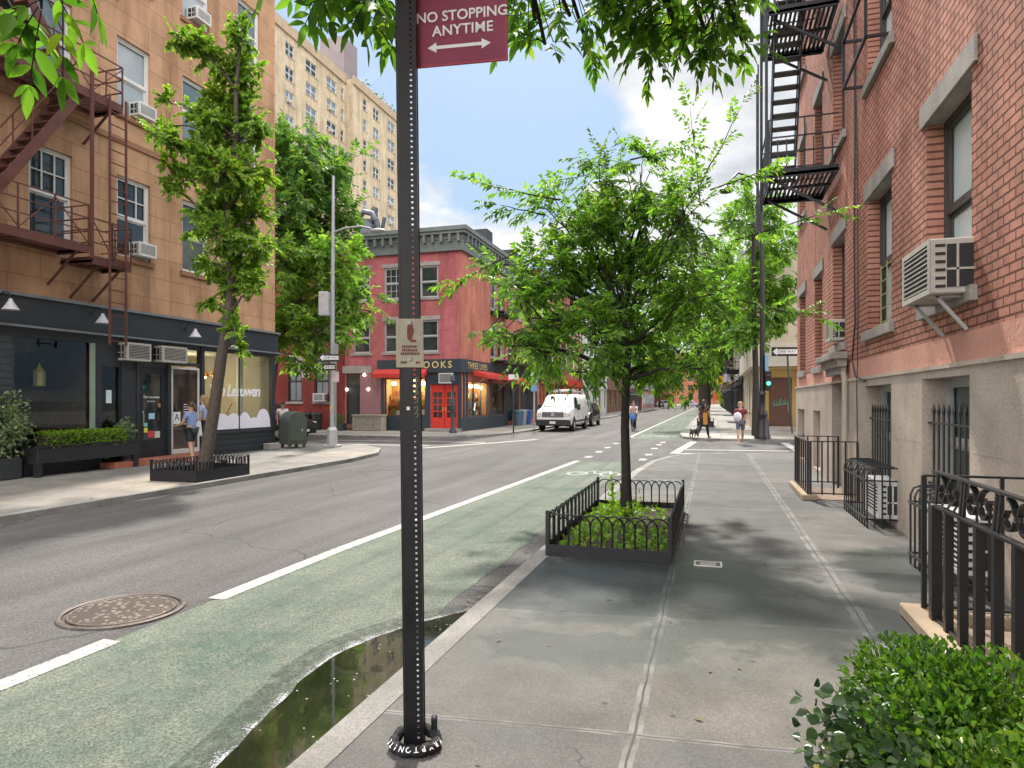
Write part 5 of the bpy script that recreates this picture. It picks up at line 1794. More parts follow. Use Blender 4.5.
for y0, lab in ((54.5, 'black fire escape on grey rendered house beyond the beige corner'), (73, 'black fire escape on tan brick house farther along the right')):
    fe = thing('fire_escape', lab, 'fire escape', (2.3, y0 + 12, 0), -PI / 2)
    platform(3, 9, 4.2, 1.1, fe, M_black); platform(3, 9, 7.4, 1.1, fe, M_black); stair((4, -.6, 4.2), (7.4, -.6, 7.4), .55, fe, M_black)
for y0, label, cm in ((57, 'black shop awning on the right pavement past the beige corner', M_black), (80, 'dark green shop awning farther along the right pavement', plain('bottle_green_cloth', (.02, .07, .04), .8))):
    aw = thing('awning', label, 'awning', (2.3, y0, 0), -PI / 2)
    m = MB(); m.quad((0, -.13, 3.3), (4.5, -.13, 3.3), (4.5, -1.6, 2.6), (0, -1.6, 2.6)); m.box(0, -1.62, 2.3, 4.5, -1.58, 2.6); m.quad((0, -.13, 3.26), (0, -1.58, 2.56), (4.5, -1.58, 2.56), (4.5, -.13, 3.26))
    m.build('cloth', cm, aw)
bb = thing('office_building', 'pale block closing the far end of the street behind the trees', 'building', (-40, 300, 0))
m = MB(); m.wall(0, 90, 0, 22, [hole(3 + i * 4, 2 + k * 4, 2, 2.2) for i in range(22) for k in range(5)], .3); solid(m, 0, 90, 15, 0, 22); m.build('wall', M_brY2, bb)
m = MB(); m.quad((0, .28, 0), (90, .28, 0), (90, .28, 21), (0, .28, 21)); m.build('window_glass', G_dark, bb)
# ================================================================== street furniture
def K(D): return D / F
# --- sign post
PB = Vector((-1.40, 2.97, 0))
SP = thing('sign_post', 'tall black perforated steel sign post with maroon no stopping sign at kerb', 'sign post', PB)
prz = Matrix.Rotation(R(22), 4, 'Z')
lean = Matrix.Shear('XY', 4, (0, 0)) if False else Matrix.Identity(4)
lean[0][2] = -.0128
Mp = lean @ prz
m = MB(Mp)
HP = 3.95
hs = [(.014, .032 + i * .0275, .024, .042 + i * .0275) for i in range(int(HP / .0275) - 1)]
m.wall(-.045, .045, 0, HP, hs, .004)
m.box(-.0475, -.004, 0, -.0455, .030, HP); m.box(.0455, -.004, 0, .0475, .030, HP)
m.box(-.056, .030, 0, -.0455, .034, HP); m.box(.0455, .030, 0, .052, .034, HP)
post = m.build('post', M_black, SP)
sM = Mp @ T(0, 0, 0)
srz = lean @ T(.02, .045, 0) @ Matrix.Rotation(R(7), 4, 'Z')
m = MB(srz); m.box(-.035, 0, 3.355, .475, .004, 3.86); sg = m.build('sign_panel', plain('maroon_sign_enamel', (.22, .012, .05), .4, 0, .12, 4), SP, bevel=.001)
text('NO STOPPING', .071, M_text_w, sg, srz @ T(.245, -.002, 3.60), spacing=1.0, bold=.001)
text('ANYTIME', .071, M_text_w, sg, srz @ T(.25, -.002, 3.528), spacing=1.05, bold=.001)
m = MB(srz)
m.xzprism([(.07, 3.45), (.115, 3.475), (.115, 3.458), (.345, 3.458), (.345, 3.475), (.39, 3.45), (.345, 3.425), (.345, 3.442), (.115, 3.442), (.115, 3.425)], -.002, -.0005)
m.build('arrow', M_text_w, sg)
m = MB(srz)
for a, b, c, d in ((-.03, 3.36, .47, 3.364), (.466, 3.364, .47, 3.855)):
    m.box(a, -.0012, b, c, -.0002, d)
m.build('sign_border', plain('faded_red_edge', (.5, .04, .06), .5), sg)
# small cream plate bolted to the post
m = MB(Mp); m.box(-.068, -.0085, 1.86, .066, -.0055, 2.10); pl_ = m.build('notice_plate', plain('cream_enamel_plate', (.36, .34, .24), .5, 0, .2, 12), SP, bevel=.001)
m = MB(Mp)
M_mar = plain('faded_maroon_print', (.16, .035, .03), .6)
m.xzprism([(-.012, 2.0), (.006, 1.985), (.03, 1.985), (.03, 1.995), (.008, 1.998), (.02, 2.04), (.012, 2.075), (-.002, 2.09), (-.012, 2.06), (-.014, 2.03)], -.0105, -.009)
m.build('printed_figure', M_mar, pl_)
random.seed(3)
m = MB(Mp)
for zz, x0, x1 in ((1.963, -.04, .035), (1.945, -.04, .038), (1.928, -.046, .046), (1.885, -.046, -.015), (1.885, .028, .046)):
    x = x0
    while x < x1:
        w = random.uniform(.004, .009)
        m.box(x, -.0105, zz - .006, min(x + w, x1), -.009, zz + .006)
        x += w + .003
m.build('printed_text', M_mar, pl_)
m = MB(Mp)
for zz in (1.9, 2.08):
    m.lathe([(.012, 0), (.012, .004)], n=10) if False else m.box(-.010, -.014, zz - .01, .010, -.0087, zz + .01)
m.build('bolt', M_steel, pl_, bevel=.004)
m = MB(Mp)
for k, zz in enumerate((1.80, 1.77, 1.74, 1.70, 1.66, 1.63)):
    m.tube([(.018, -.002, zz), (.03, -.002, zz + .012), (.036, -.002, zz - .006), (.024, -.002, zz - .014)], .002, 4)
m.build('scribble', plain('yellowed_marker', (.4, .36, .2), .6), SP)
m = MB(Mp); m.box(-.02, -.003, 1.65, -.005, -.0005, 1.667); m.build('sticker', M_text_w, SP)
# --- sleeved chain lock round its foot
BL = thing('bike_lock', 'thick black sleeved chain lock with white lettering lying around the sign post foot', 'bike lock', (PB.x + .01, PB.y - .01, 0))
m = MB(Mp)
lp = []
for i in range(30):
    a = R(205) - R(330) * -i / 29 * 1.0 - R(80)
    lp.append((.105 * math.cos(a) + .0, .085 * math.sin(a) - .01, .026 + .03 * max(0, math.sin(a)) + (.008 * math.sin(i * 1.7))))
m.tube(lp, .026, 10); m.build('sleeved_chain', plain('black_nylon_sleeve', (.012, .012, .013), .7, 0, .3, 30, .5, 120), BL, smooth=True)
m = MB(Mp); m.box(.075, .02, .03, .105, .07, .125); m.build('lock_body', M_black, BL, bevel=.008)
m = MB(Mp)
for i, ch in enumerate('KRYPTONITE'):
    me = text_mesh(ch, .036, M_text_w, extrude=.0006, bold=.0008)
    a = R(-18 - i * 17)
    c_ = Vector((.105 * math.cos(a), .085 * math.sin(a) - .01, .026))
    outw = Vector((math.cos(a), math.sin(a) * 1.1, 0)).normalized()
    nrm = (outw + Vector((0, 0, 1))).normalized()
    tx = Vector((math.sin(a), -math.cos(a), 0)).normalized()
    ty = nrm.cross(tx).normalized()
    Mx = Matrix((tx, ty, nrm)).transposed().to_4x4()
    Mx.translation = c_ + nrm * .0268
    m.add([Mx @ v.co for v in me.vertices], [tuple(p.vertices) for p in me.polygons])
m.build('lettering', M_text_w, BL)


# --- hooped tree guards
def hoops(a, b, h, pitch, wide, mat, root, kick=.13, r=.008):
    a, b = Vector((*a, 0)), Vector((*b, 0))
    L = (b - a).length
    M = Matrix.Translation(a) @ Matrix.Rotation(math.atan2((b - a).y, (b - a).x), 4, 'Z')
    m = MB(M)
    n = round((L - wide) / pitch)
    for i in range(n + 1):
        s = (L - wide) * i / n
        off = .006 if i % 2 else -.006
        pts = [(s, off, 0), (s, off, h - wide * .5)]
        pts += [(s + wide / 2 - wide / 2 * math.cos(PI * k / 8), off, h - wide * .5 + wide * .5 * math.sin(PI * k / 8)) for k in range(1, 8)]
        pts += [(s + wide, off, h - wide * .5), (s + wide, off, 0)]
        m.tube(pts, r, 5)
    if kick:
        m.box(0, -.018, 0, L, -.014, kick)
    m.build('hoop_panel', mat, root)


def tree_guard(label, x0, y0, x1, y1, h, pitch, wide, kick=.13, r=.008):
    t = thing('tree_guard', label, 'tree guard', (x0, y0, 0), 0, 'hoop guards around street trees')
    X, Y = x1 - x0, y1 - y0
    for a, b in (((0, 0), (X, 0)), ((X, 0), (X, Y)), ((X, Y), (0, Y)), ((0, Y), (0, 0))):
        hoops(a, b, h, pitch, wide, M_black, t, kick, r)
    for p in ((0, 0), (X, 0), (X, Y), (0, Y)):
        m = MB(); m.box(p[0] - .02, p[1] - .02, 0, p[0] + .02, p[1] + .02, h + .03)
        m.build('corner_post', M_black, t)
    return t


tree_guard('black interlaced hoop tree guard around the slender tree on near sidewalk', -1.72, 7.02, -.42, 10.35, .46, .125, .235, r=.0095)
tree_guard('low black hoop tree guard around the leaning tree by ice cream shop', -11.3, 11.1, -10.15, 12.7, .42, .10, .13, .24, .012)
tree_guard('small black tree guard around the trunk on the far right pavement', -.9, 43.8, .1, 45.6, .5, .2, .25, .3)
m = MB()
for x0, y0, x1, y1 in ((-1.70, 7.05, -.44, 10.33), (-11.28, 11.12, -10.17, 12.68), (-.88, 43.8, .08, 45.58)):
    m.box(x0, y0, -.05, x1, y1, .05)
structure(m.build('soil_bed', M_soil))
LIME = leafy('lime_groundcover_leaf', (.09, .20, .02), (.22, .36, .04), .4)
n = 1100
gx = rng.uniform(-1.66, -.48, n); gy = rng.uniform(7.12, 10.2, n)
keep = (rng.random(n) < np.where((gx > -.95) & (gy > 8.2), .35, 1.0))
gx, gy = gx[keep], gy[keep]
edge_d = np.minimum(np.minimum(gx + 1.7, -.44 - gx), np.minimum(gy - 7.05, 10.3 - gy))
gz = .05 + np.abs(rng.normal(0, .085, len(gx))) * (1.25 - .8 * (gx > -1.0)) * np.clip(edge_d / .3, .25, 1)
o = bush_leaves('ground_cover', np.column_stack([gx, gy, gz]), np.column_stack([rng.normal(0, .6, len(gx)), rng.normal(0, .6, len(gx)), np.ones(len(gx)) * .6]), .085, .6, LIME, None, .4)
tag(o, 'lime green leafy ground cover inside the near hoop tree guard', 'ground cover', kind='stuff')
WD = thing('weed', 'thin pale weed standing up behind the tree trunk inside hoop guard', 'weed', (-1.35, 9.3, .05))
m = MB(); m.tube([(0, 0, 0), (.01, .0, .25), (-.01, .02, .55)], .006, 5); m.build('stem', LIME, WD)
z = rng.uniform(.1, .58, 40)
bush_leaves('leaves', np.column_stack([rng.normal(0, .02, 40), rng.normal(0, .02, 40), z]), rng.normal(0, 1, (40, 3)), .07, .45, LIME, WD)

# --- planter bench with clipped hedge, pots
PL = thing('planter_box', 'long black wooden planter bench on legs in front of the dark shop window', 'planter', (-14.1, 10.75, 0), PI / 2)
Lp = 2.65
m = MB(); m.box(0, -.05, .30, Lp, .0, .66); m.box(0, .42, .30, Lp, .47, .66); m.box(0, 0, .30, .05, .42, .66); m.box(Lp - .05, 0, .30, Lp, .42, .66); m.box(.05, 0, .3, Lp - .05, .42, .34)
m.build('trough', M_blackm, PL, bevel=.006)
m = MB(); m.box(-.03, -.08, .66, Lp + .03, -.0, .69); m.box(-.03, .42, .66, Lp + .03, .5, .69); m.build('rim', M_blackm, PL)
for sx in (0, Lp - .12):
    for sy in (-.045, .345):
        m = MB(); m.box(sx, sy, 0, sx + .12, sy + .12, .30); m.build('leg', M_blackm, PL)
m = MB(); m.box(.05, .0, .34, Lp - .05, .42, .62); m.build('soil', M_soil, PL)
HG = leafy('clipped_hedge_leaf', (.10, .20, .015), (.24, .36, .03), .3)
HD_ = thing('hedge', 'low bright green clipped hedge growing in the long black planter', 'hedge', (-14.1, 10.75, .62), PI / 2)
n = 3600
P = np.column_stack([rng.uniform(.25, Lp - .35, n), rng.uniform(-.02, .44, n), rng.uniform(0, .36, n)])
face = rng.integers(0, 3, n)
P[face == 0, 2] = .33 + rng.normal(0, .025, (face == 0).sum()); P[face == 1, 1] = -.03 + rng.normal(0, .02, (face == 1).sum())
bush_leaves('leaves', P, np.column_stack([np.zeros(n), np.full(n, -.5), np.full(n, .7)]), .05, .6, HG, HD_)
m = MB(); m.box(.3, .05, 0, Lp - .4, .38, .28); m.build('branches', M_bark2, HD_)
SH = leafy('grey_green_shrub_leaf', (.08, .13, .05), (.26, .33, .18), .35)
def potted(label, loc, h, r, leaf, n, pot=True, mat=SH, ph=.45):
    t = thing('potted_shrub', label, 'potted shrub', loc)
    m = MB()
    if pot:
        m.box(-.26, -.26, 0, .26, .26, ph); m.build('pot', plain('dark_plastic', (.03, .034, .036), .6), t, bevel=.02); m = MB()
    z0 = ph if pot else 0
    for k in range(6):
        a = k * PI / 3
        m.tube([(0, 0, z0 - .05), (.1 * math.cos(a), .1 * math.sin(a), z0 + h * .4), (r * .6 * math.cos(a), r * .6 * math.sin(a), z0 + h * .85)], [.018, .012, .005], 5)
    m.build('stem', M_bark, t)
    d = rng.normal(0, 1, (n, 3)); d /= np.linalg.norm(d, axis=1, keepdims=True)
    rad = rng.uniform(.35, 1.05, n)[:, None] * (1 + .2 * np.sin(d[:, :1] * 5))
    P = d * rad * np.array([r, r, h * .5]) + np.array([0, 0, z0 + h * .52])
    bush_leaves('leaves', P, d, leaf, .5, mat, t)
potted('tall pale leaved shrub in dark pot at left end of the black planter', (-14.55, 10.35, 0), 1.35, .5, .10, 1500)
potted('small pale leaved shrub standing at right end of the black planter', (-14.35, 13.25, .62), .62, .22, .08, 420, False)

# --- mailbox
MX = thing('mailbox', 'olive green round topped mail relay box on the left corner pavement', 'mailbox', (-14.25, 20.2, 0), R(60))
M_olive = plain('olive_green_paint', (.055, .065, .045), .55, 0, .15, 4)
m = MB()
poly = [(-.34, .14), (.34, .14), (.34, .95)] + [(.34 * math.cos(PI * k / 10), .95 + .34 * math.sin(PI * k / 10)) for k in range(1, 10)] + [(-.34, .95)]
m.xzprism(poly, -.38, .38); m.build('body', M_olive, MX, bevel=.01)
m = MB(); m.box(-.28, -.40, .25, .28, -.383, .98); m.build('door', M_olive, MX, bevel=.004)
for sx in (-.3, .22):
    for sy in (-.34, .26):
        m = MB(); m.box(sx, sy, 0, sx + .08, sy + .08, .14); m.build('leg', M_olive, MX)
m = MB(); m.box(.12, -.41, .6, .17, -.401, .68); m.build('lock', M_steel, MX)

# --- street light with cabinets and signs
SLp = thing('street_light', 'tall grey steel street light with one way signs on left corner pavement', 'street light', (-13.15, 20.96, 0))
m = MB(); m.box(-.24, -.24, 0, .24, .24, .08); m.lathe([(.2, .08), (.19, .62), (.12, .72)], n=8); m.build('base', M_alum, SLp, bevel=.01)
m = MB(); m.tube([(0, 0, .7), (.02, 0, 5), (.05, 0, 9.8)], [.085, .075, .05], 10); m.build('pole', M_steel, SLp, smooth=True)
m = MB(); m.tube([(.04, 0, 7.75), (.5, .05, 7.9), (1.1, .1, 7.92), (1.5, .12, 7.82)], .035, 8); m.build('arm', M_steel, SLp, smooth=True)
m = MB(); m.sphere((1.75, .14, 7.73), .3, 12, 6, sc=(1, .5, .28)); m.build('lamp_head', M_alum, SLp, smooth=True)
vz = R(17)
m = MB(Matrix.Rotation(vz, 4, 'Z')); m.box(-.45, -.16, 4.75, -.10, .16, 5.6); m.build('cabinet', plain('light_grey_paint', (.42, .42, .43), .5), SLp, bevel=.015)
def one_way(M, w, h, root, word=True):
    m = MB(M); m.box(-w / 2, 0, -h / 2, w / 2, .006, h / 2); p = m.build('sign_panel', M_black, root)
    a = h * .42
    m = MB(M); m.xzprism([(-w * .46, 0), (-w * .30, a), (-w * .30, h * .25), (w * .44, h * .25), (w * .44, -h * .25), (-w * .30, -h * .25), (-w * .30, -a)], -.004, -.001); m.build('arrow', M_text_w, p)
    text('ONE WAY', h * .42, M_black, p, M @ T(w * .07, -.006, 0), bold=.001)
    return p
one_way(T(-.02, -.14, 3.22) @ Matrix.Rotation(R(20), 4, 'Z'), .74, .27, SLp)
one_way(T(.02, -.22, 2.88) @ Matrix.Rotation(R(-6), 4, 'Z'), .56, .24, SLp)
m = MB(Matrix.Rotation(vz, 4, 'Z')); m.box(.05, -.13, 2.35, .28, -.12, 2.72); m.build('notice_plate', plain('pink_white_plate', (.55, .42, .42), .5), SLp)
m = MB(Matrix.Rotation(vz, 4, 'Z')); m.box(-.05, -.10, 1.35, .03, -.095, 1.5); m.build('sticker', plain('yellow_sticker', (.6, .45, .06), .5), SLp)
SP2 = thing('sign_post', 'thin pale green sign post behind the grey street light', 'sign post', (-13.9, 24.0 - 1.6, 0))
m = MB(); m.tube([(0, 0, 0), (0, 0, 3.9)], .035, 6); m.build('post', plain('pale_green_steel', (.25, .28, .25), .6), SP2)
m = MB(); m.box(-.15, -.06, 3.4, .15, -.05, 3.85); m.build('sign_panel', M_alum, SP2)
# shrub tub near the street light
potted('small green plant in pale tub beside the wooden crates', (-19.75, 32.3, 0), .55, .25, .1, 260, True, leafy('tub_plant_leaf', (.05, .12, .03), (.12, .2, .05)), .4)
# --- crates / planter at the bookshop
CR = thing('wooden_chest', 'weathered grey wooden chest with panelled front by the black house door', 'chest', (-19.0, 32.35, 0))
M_gwood = plain('weathered_wood', (.26, .235, .19), .8, 0, .25, 6, .4)
m = MB(); m.box(0, 0, 0, 1.75, .6, .82); m.build('body', M_gwood, CR, bevel=.01)
m = MB(); m.box(-.04, -.05, .82, 1.79, .64, .9); m.build('lid', M_gwood, CR)
m = MB()
for x in (0, .55, 1.1, 1.66): m.box(x, -.03, 0, x + .09, -.002, .8)
for z in (.05, .4, .72): m.box(.0, -.028, z, 1.75, -.003, z + .07)
m.build('battens', M_gwood, CR)
def bin_(label, loc, mat, h=.95, r=.3, lid=True):
    t = thing('trash_bin', label, 'trash bin', loc, 0, 'bins beside the red buildings')
    m = MB(); m.lathe([(r * .8, 0), (r, h * .9), (r * 1.06, h * .9), (r * 1.06, h * .94)], n=16); m.build('body', mat, t, smooth=True)
    m = MB(); m.lathe([(r * 1.08, h * .94), (r * .95, h * 1.02), (r * .2, h * 1.06)], n=16); m.build('lid', mat, t, smooth=True)
    m = MB()
    for s in (-1, 1): m.tube([(s * r * 1.0, -.08, h * .7), (s * r * 1.15, 0, h * .72), (s * r * 1.0, .08, h * .7)], .015, 5)
    m.build('handle', mat, t)
bin_('black trash bin against dark red house, left of two', (-22.1, 32.6, 0), M_blackm)
bin_('black trash bin against dark red house, right of two', (-21.4, 32.55, 0), M_blackm)
bin_('blue grey trash bin by the bookshop side wall, nearest the corner', (-12.35, 42.2, 0), plain('slate_blue_plastic', (.07, .12, .17), .5), 1.0, .36)
bin_('grey trash bin between the two blue bins at bookshop side wall', (-12.4, 43.3, 0), plain('pale_grey_plastic', (.3, .3, .31), .5), 1.0, .34)
bin_('bright blue trash bin by the bookshop side wall, farthest of three', (-12.35, 44.3, 0), plain('bright_blue_plastic', (.03, .08, .3), .5), 1.0, .34)
# --- posts on the far corner
t = thing('call_post', 'dark blue grey iron post standing in front of the red bookshop door', 'post', (-12.75, 31.6, 0))
m = MB(); m.lathe([(.2, 0), (.2, .1), (.1, .25), (.09, 1.0)], n=12); m.build('base', M_navy, t, smooth=True)
m = MB(); m.lathe([(.1, 1.0), (.13, 1.1), (.13, 1.7), (.07, 1.8), (.06, 2.6), (.14, 2.68), (.1, 2.9), (.02, 3.0)], n=12); m.build('post', M_navy, t, smooth=True)
def sign_pole(label, loc, h, panels, mat=M_dark, name='sign_post'):
    t = thing(name, label, 'sign post', loc)
    m = MB(); m.tube([(0, 0, 0), (0, 0, h)], .04, 6); m.build('post', mat, t)
    for z0, z1, w, pm in panels:
        m = MB(Matrix.Rotation(R(15), 4, 'Z')); m.box(-w / 2, -.06, z0, w / 2, -.05, z1); m.build('sign_panel', pm, t)
M_sgw = plain('white_sign_enamel', (.6, .6, .58), .5, 0, .08, 6)
M_sgb = plain('blue_sign_enamel', (.12, .25, .42), .5)
q = at(513.5, 434, 33.6); sign_pole('dark kerb post with small white sign by the bookshop side awning', (q.x, q.y, 0), 3.0, [(2.75, 3.0, .5, M_sgw)])
q = at(534, 430, 38); sign_pole('grey kerb post with white and blue signs left of the parked white van', (q.x, q.y, 0), 5.8, [(2.6, 3.3, .38, M_sgw), (2.2, 2.55, .38, M_sgb)], M_steel)

# --- right far corner: lamp post, one way sign
LP = thing('lamp_post', 'tall black cast iron lamp post with green traffic signal on right far corner', 'lamp post', (2.1, 30.7, 0))
m = MB(); m.lathe([(.34, 0), (.34, .14), (.3, .2), (.27, .75), (.2, .95), (.23, 1.0), (.23, 1.1), (.14, 1.3), (.13, 1.9), (.17, 1.95), (.11, 2.1)], n=12); m.build('base', M_black, LP, smooth=True)
m = MB(); m.tube([(0, 0, 2.0), (0, 0, 6), (-.05, 0, 10.5)], [.115, .1, .08], 10); m.tube([(-.05, 0, 10.4), (-.3, 0, 11.4), (-1.0, 0, 11.7), (-1.5, 0, 11.2)], .05, 8); m.build('pole', M_black, LP, smooth=True)
m = MB(); m.lathe([(.05, .2), (.3, 0), (.28, -.1)], (-1.5, 0, 11.0), 12); m.build('lamp_shade', M_black, LP)
m = MB(Matrix.Rotation(R(75), 4, 'Z')); m.box(-.3, -.2, 2.95, .3, -.17, 3.65); m.build('sign_panel', plain('sky_blue_sign', (.16, .30, .45), .5), LP)
m = MB(); m.box(.12, -.2, 2.1, .36, .06, 2.95); sb = m.build('signal_box', M_black, LP, bevel=.02)
m = MB(); m.sphere((.24, -.21, 2.42), .08, 10, 6, sc=(1, .4, 1)); m.build('green_lens', glow('green_signal', (.05, 1, .45), 2.2), sb, smooth=True)
m = MB()
for z in (2.74,): m.sphere((.24, -.21, z), .08, 10, 6, sc=(1, .4, 1))
m.build('red_lens', plain('dark_red_lens', (.06, .01, .01), .3), sb, smooth=True)
q = at(787, 434, 33.5)
OW = thing('sign_post', 'dark green post with black and white one way arrow sign beside brick house corner', 'sign post', (q.x, q.y, 0))
m = MB(); m.tube([(.25, 0, 0), (.0, 0, 4.3)], .045, 6); m.build('post', plain('dark_green_steel', (.04, .07, .055), .55), OW)
one_way(T(-.1, -.12, 4.15) @ Matrix.Rotation(R(14), 4, 'Z'), 1.35, .46, OW)
q = at(699.5, 425, 44); SG = thing('sign_post', 'sign post with small red round sign in front of the far tree trunk', 'sign post', (q.x, q.y, 0))
m = MB(); m.tube([(0, 0, 0), (0, 0, 3.6)], .045, 6); m.build('post', M_dark, SG)
m = MB(); m.xzprism([(.38 * math.cos(PI / 8 + k * PI / 4), 3.5 + .38 * math.sin(PI / 8 + k * PI / 4)) for k in range(8)], -.06, -.05); m.build('sign_panel', plain('red_sign_enamel', (.55, .05, .05), .5), SG)
for u, v, D, c, lab in ((720, 380, 58, (.7, .38, .02), 'yellow hanging shop flag on the far right pavement wall'), (727, 378, 56, (.5, .45, .55), 'pale striped flag hanging on the far right pavement wall'), (717, 396, 60, (.65, .12, .04), 'orange red sign board on far right pavement')):
    q = at(u, v, D)
    t = thing('shop_flag', lab, 'flag', q, 0, 'flags and boards on the far right pavement')
    m = MB()
    vs = [(.55 * (i / 5 - .5), .06 * math.sin(i * 1.6 + j), -.7 * j / 3 + .35) for j in range(4) for i in range(6)]
    m.add(vs, [(j * 6 + i, j * 6 + i + 1, j * 6 + i + 7, j * 6 + i + 6) for j in range(3) for i in range(5)])
    m.build('cloth', plain('flag_cloth_%d' % u, c, .8), t, smooth=True)
    m = MB(); m.tube([(-.35, 0, .38), (max(.5, 2.25 - q.x), 0, .55)], .02, 5); m.build('rod', M_dark, t)

# ================================================================== trees
random.seed(11)
BL_near = leafy('bright_compound_leaf', (.05, .13, .016), (.16, .30, .035), .45)
def blobs_px(lst, D0, spread, base):
    out = []
    for u, v, r, *c in lst:
        D = D0 + random.uniform(-spread, spread)
        out.append((at(u, v, D), r * K(D), c[0] if c else base))
    return out
# slender tree on the near sidewalk
tb = Vector((-1.18, 9.55, 0))
trunk = [tb, tb + Vector((0, 0, .6)), tb + Vector((-.02, .02, 1.3)), tb + Vector((0, 0, 2.0)), tb + Vector((.03, .02, 2.45)), tb + Vector((-.04, .05, 2.9))]
bl = blobs_px([(600, 182, 34, 70), (640, 172, 26, 47), (560, 215, 36, 77), (548, 262, 34, 70), (590, 245, 44, 114), (640, 225, 44, 114), (685, 215, 38, 85), (672, 262, 44, 104), (620, 295, 46, 119), (562, 305, 44, 108), (528, 318, 30, 58), (522, 280, 28, 51), (592, 340, 40, 91), (548, 350, 28, 54), (648, 330, 44, 102), (694, 300, 38, 81), (686, 350, 32, 66), (718, 262, 24, 23), (715, 315, 24, 24), (655, 372, 22, 34), (505, 285, 18, 22), (708, 368, 16, 11), (575, 372, 16, 22), (512, 346, 16, 22)], 9.6, 1.0, 60)
tips = []
for a, b in (((560, 200), (478, 182)), ((545, 215), (500, 205)), ((520, 250), (455, 282)), ((600, 165), (585, 158)), ((630, 160), (680, 148)), ((640, 165), (560, 180)), ((690, 205), (742, 105)), ((700, 200), (690, 108)), ((735, 240), (832, 212)), ((740, 300), (815, 318)), ((660, 165), (640, 145)), ((710, 190), (765, 170)), ((500, 320), (488, 335)), ((510, 265), (485, 262))):
    D = 9.6 + random.uniform(-.7, .5)
    tips.append((at(*a, D), at(*b, D - .3)))
tree('street_tree', 'slender young tree with airy bright green crown inside hoop guard on near sidewalk', trunk, .075, bl, leafy('elm_leaf', (.045, .105, .020), (.19, .33, .06), .6), M_bark2, leaf=.115, aspect=.42, spray_len=.38, pairs=7, droop=.4, tips=tips, fork_at=3, limb_r=.62, lift=.12)
# leaning tree at the ice cream shop
random.seed(5)
D0 = 15.0
D0 = 14.6
trunk = [at(204, 476, D0), at(207, 450, D0), at(214, 410, D0), at(221, 360, D0 - .1), at(229, 312, D0 - .1), at(232, 275, D0), at(225, 235, D0 - .1), at(228, 190, D0), at(236, 140, D0), at(236, 90, D0), at(240, 40, D0)]
trunk[0].z = 0
bl = blobs_px([(242, 40, 20, 88), (236, 72, 26, 132), (222, 100, 24, 120), (250, 112, 22, 98), (240, 138, 28, 143), (212, 140, 22, 98), (222, 172, 26, 132), (250, 168, 24, 110), (236, 200, 28, 143), (210, 205, 20, 83), (256, 218, 22, 98), (225, 236, 22, 98), (245, 256, 24, 110), (266, 246, 16, 61), (212, 262, 16, 57), (238, 286, 18, 70), (176, 34, 9, 29), (192, 42, 11, 39), (208, 50, 12, 44), (172, 104, 8, 26), (190, 110, 11, 39), (206, 118, 12, 44), (152, 130, 9, 29), (164, 138, 11, 39), (180, 146, 13, 48), (163, 162, 9, 29), (198, 158, 14, 54), (186, 180, 10, 35), (176, 190, 8, 22), (262, 285, 14, 48), (262, 180, 12, 39), (264, 140, 9, 26), (238, 330, 7, 19), (243, 352, 7, 19), (206, 300, 8, 19), (225, 318, 7, 16), (200, 205, 12, 39), (190, 225, 9, 26)], D0, .7, 40)
tree('street_tree', 'tall narrow leaning tree with leafy side limbs in front of ice cream shop', trunk, .15, bl, leafy('ginkgo_leaf', (.075, .145, .025), (.28, .42, .07), .5), M_bark, leaf=.088, aspect=.85, spray_len=.27, pairs=9, droop=.25, fork_at=4, limb_r=.3, twig_r=.008, taper=.78)
# trees in the side street, left
random.seed(9)
q = Vector((-21.6, 28.7, 0))
trunk = [q, q + Vector((0, 0, 2)), q + Vector((.3, 0, 4)), q + Vector((.5, .2, 6)), q + Vector((.8, .3, 9)), q + Vector((.9, .3, 12))]
bl = blobs_px([(292, 140, 24, 115), (280, 168, 26, 115), (312, 160, 26, 126), (330, 185, 24, 115), (296, 200, 32, 157), (322, 222, 30, 136), (352, 160, 14, 42), (284, 232, 26, 105), (345, 215, 18, 67)], 32.5, 1.4, 60)
tree('street_tree', 'tall dark green tree rising behind the corner of the brownstone', trunk, .24, bl, leafy('dark_maple_leaf', (.045, .11, .025), (.14, .25, .055), .45), M_bark2, leaf=.34, aspect=.5, spray_len=.8, pairs=5, droop=.4, fork_at=2, twig_r=.012)
q = Vector((-20.3, 27.7, 0))
trunk = [q + Vector((-.9, 0, 0)), q + Vector((-.8, 0, 2)), q + Vector((-.3, 0, 4)), q + Vector((.4, 0, 5.5)), q + Vector((.8, 0, 7))]
bl = blobs_px([(284, 266, 28, 136), (318, 262, 26, 126), (350, 262, 20, 79), (300, 300, 32, 168), (338, 298, 28, 136), (362, 296, 16, 54), (322, 332, 24, 105), (352, 325, 20, 75), (288, 335, 24, 105), (372, 312, 9, 21), (300, 362, 14, 37)], 29.5, 1.3, 60)
tree('street_tree', 'pale green spreading tree behind the grey street light at the left corner', trunk, .2, bl, leafy('pale_maple_leaf', (.085, .17, .03), (.22, .36, .07), .5), M_bark, leaf=.30, aspect=.5, spray_len=.7, pairs=5, droop=.45, fork_at=2, twig_r=.012)
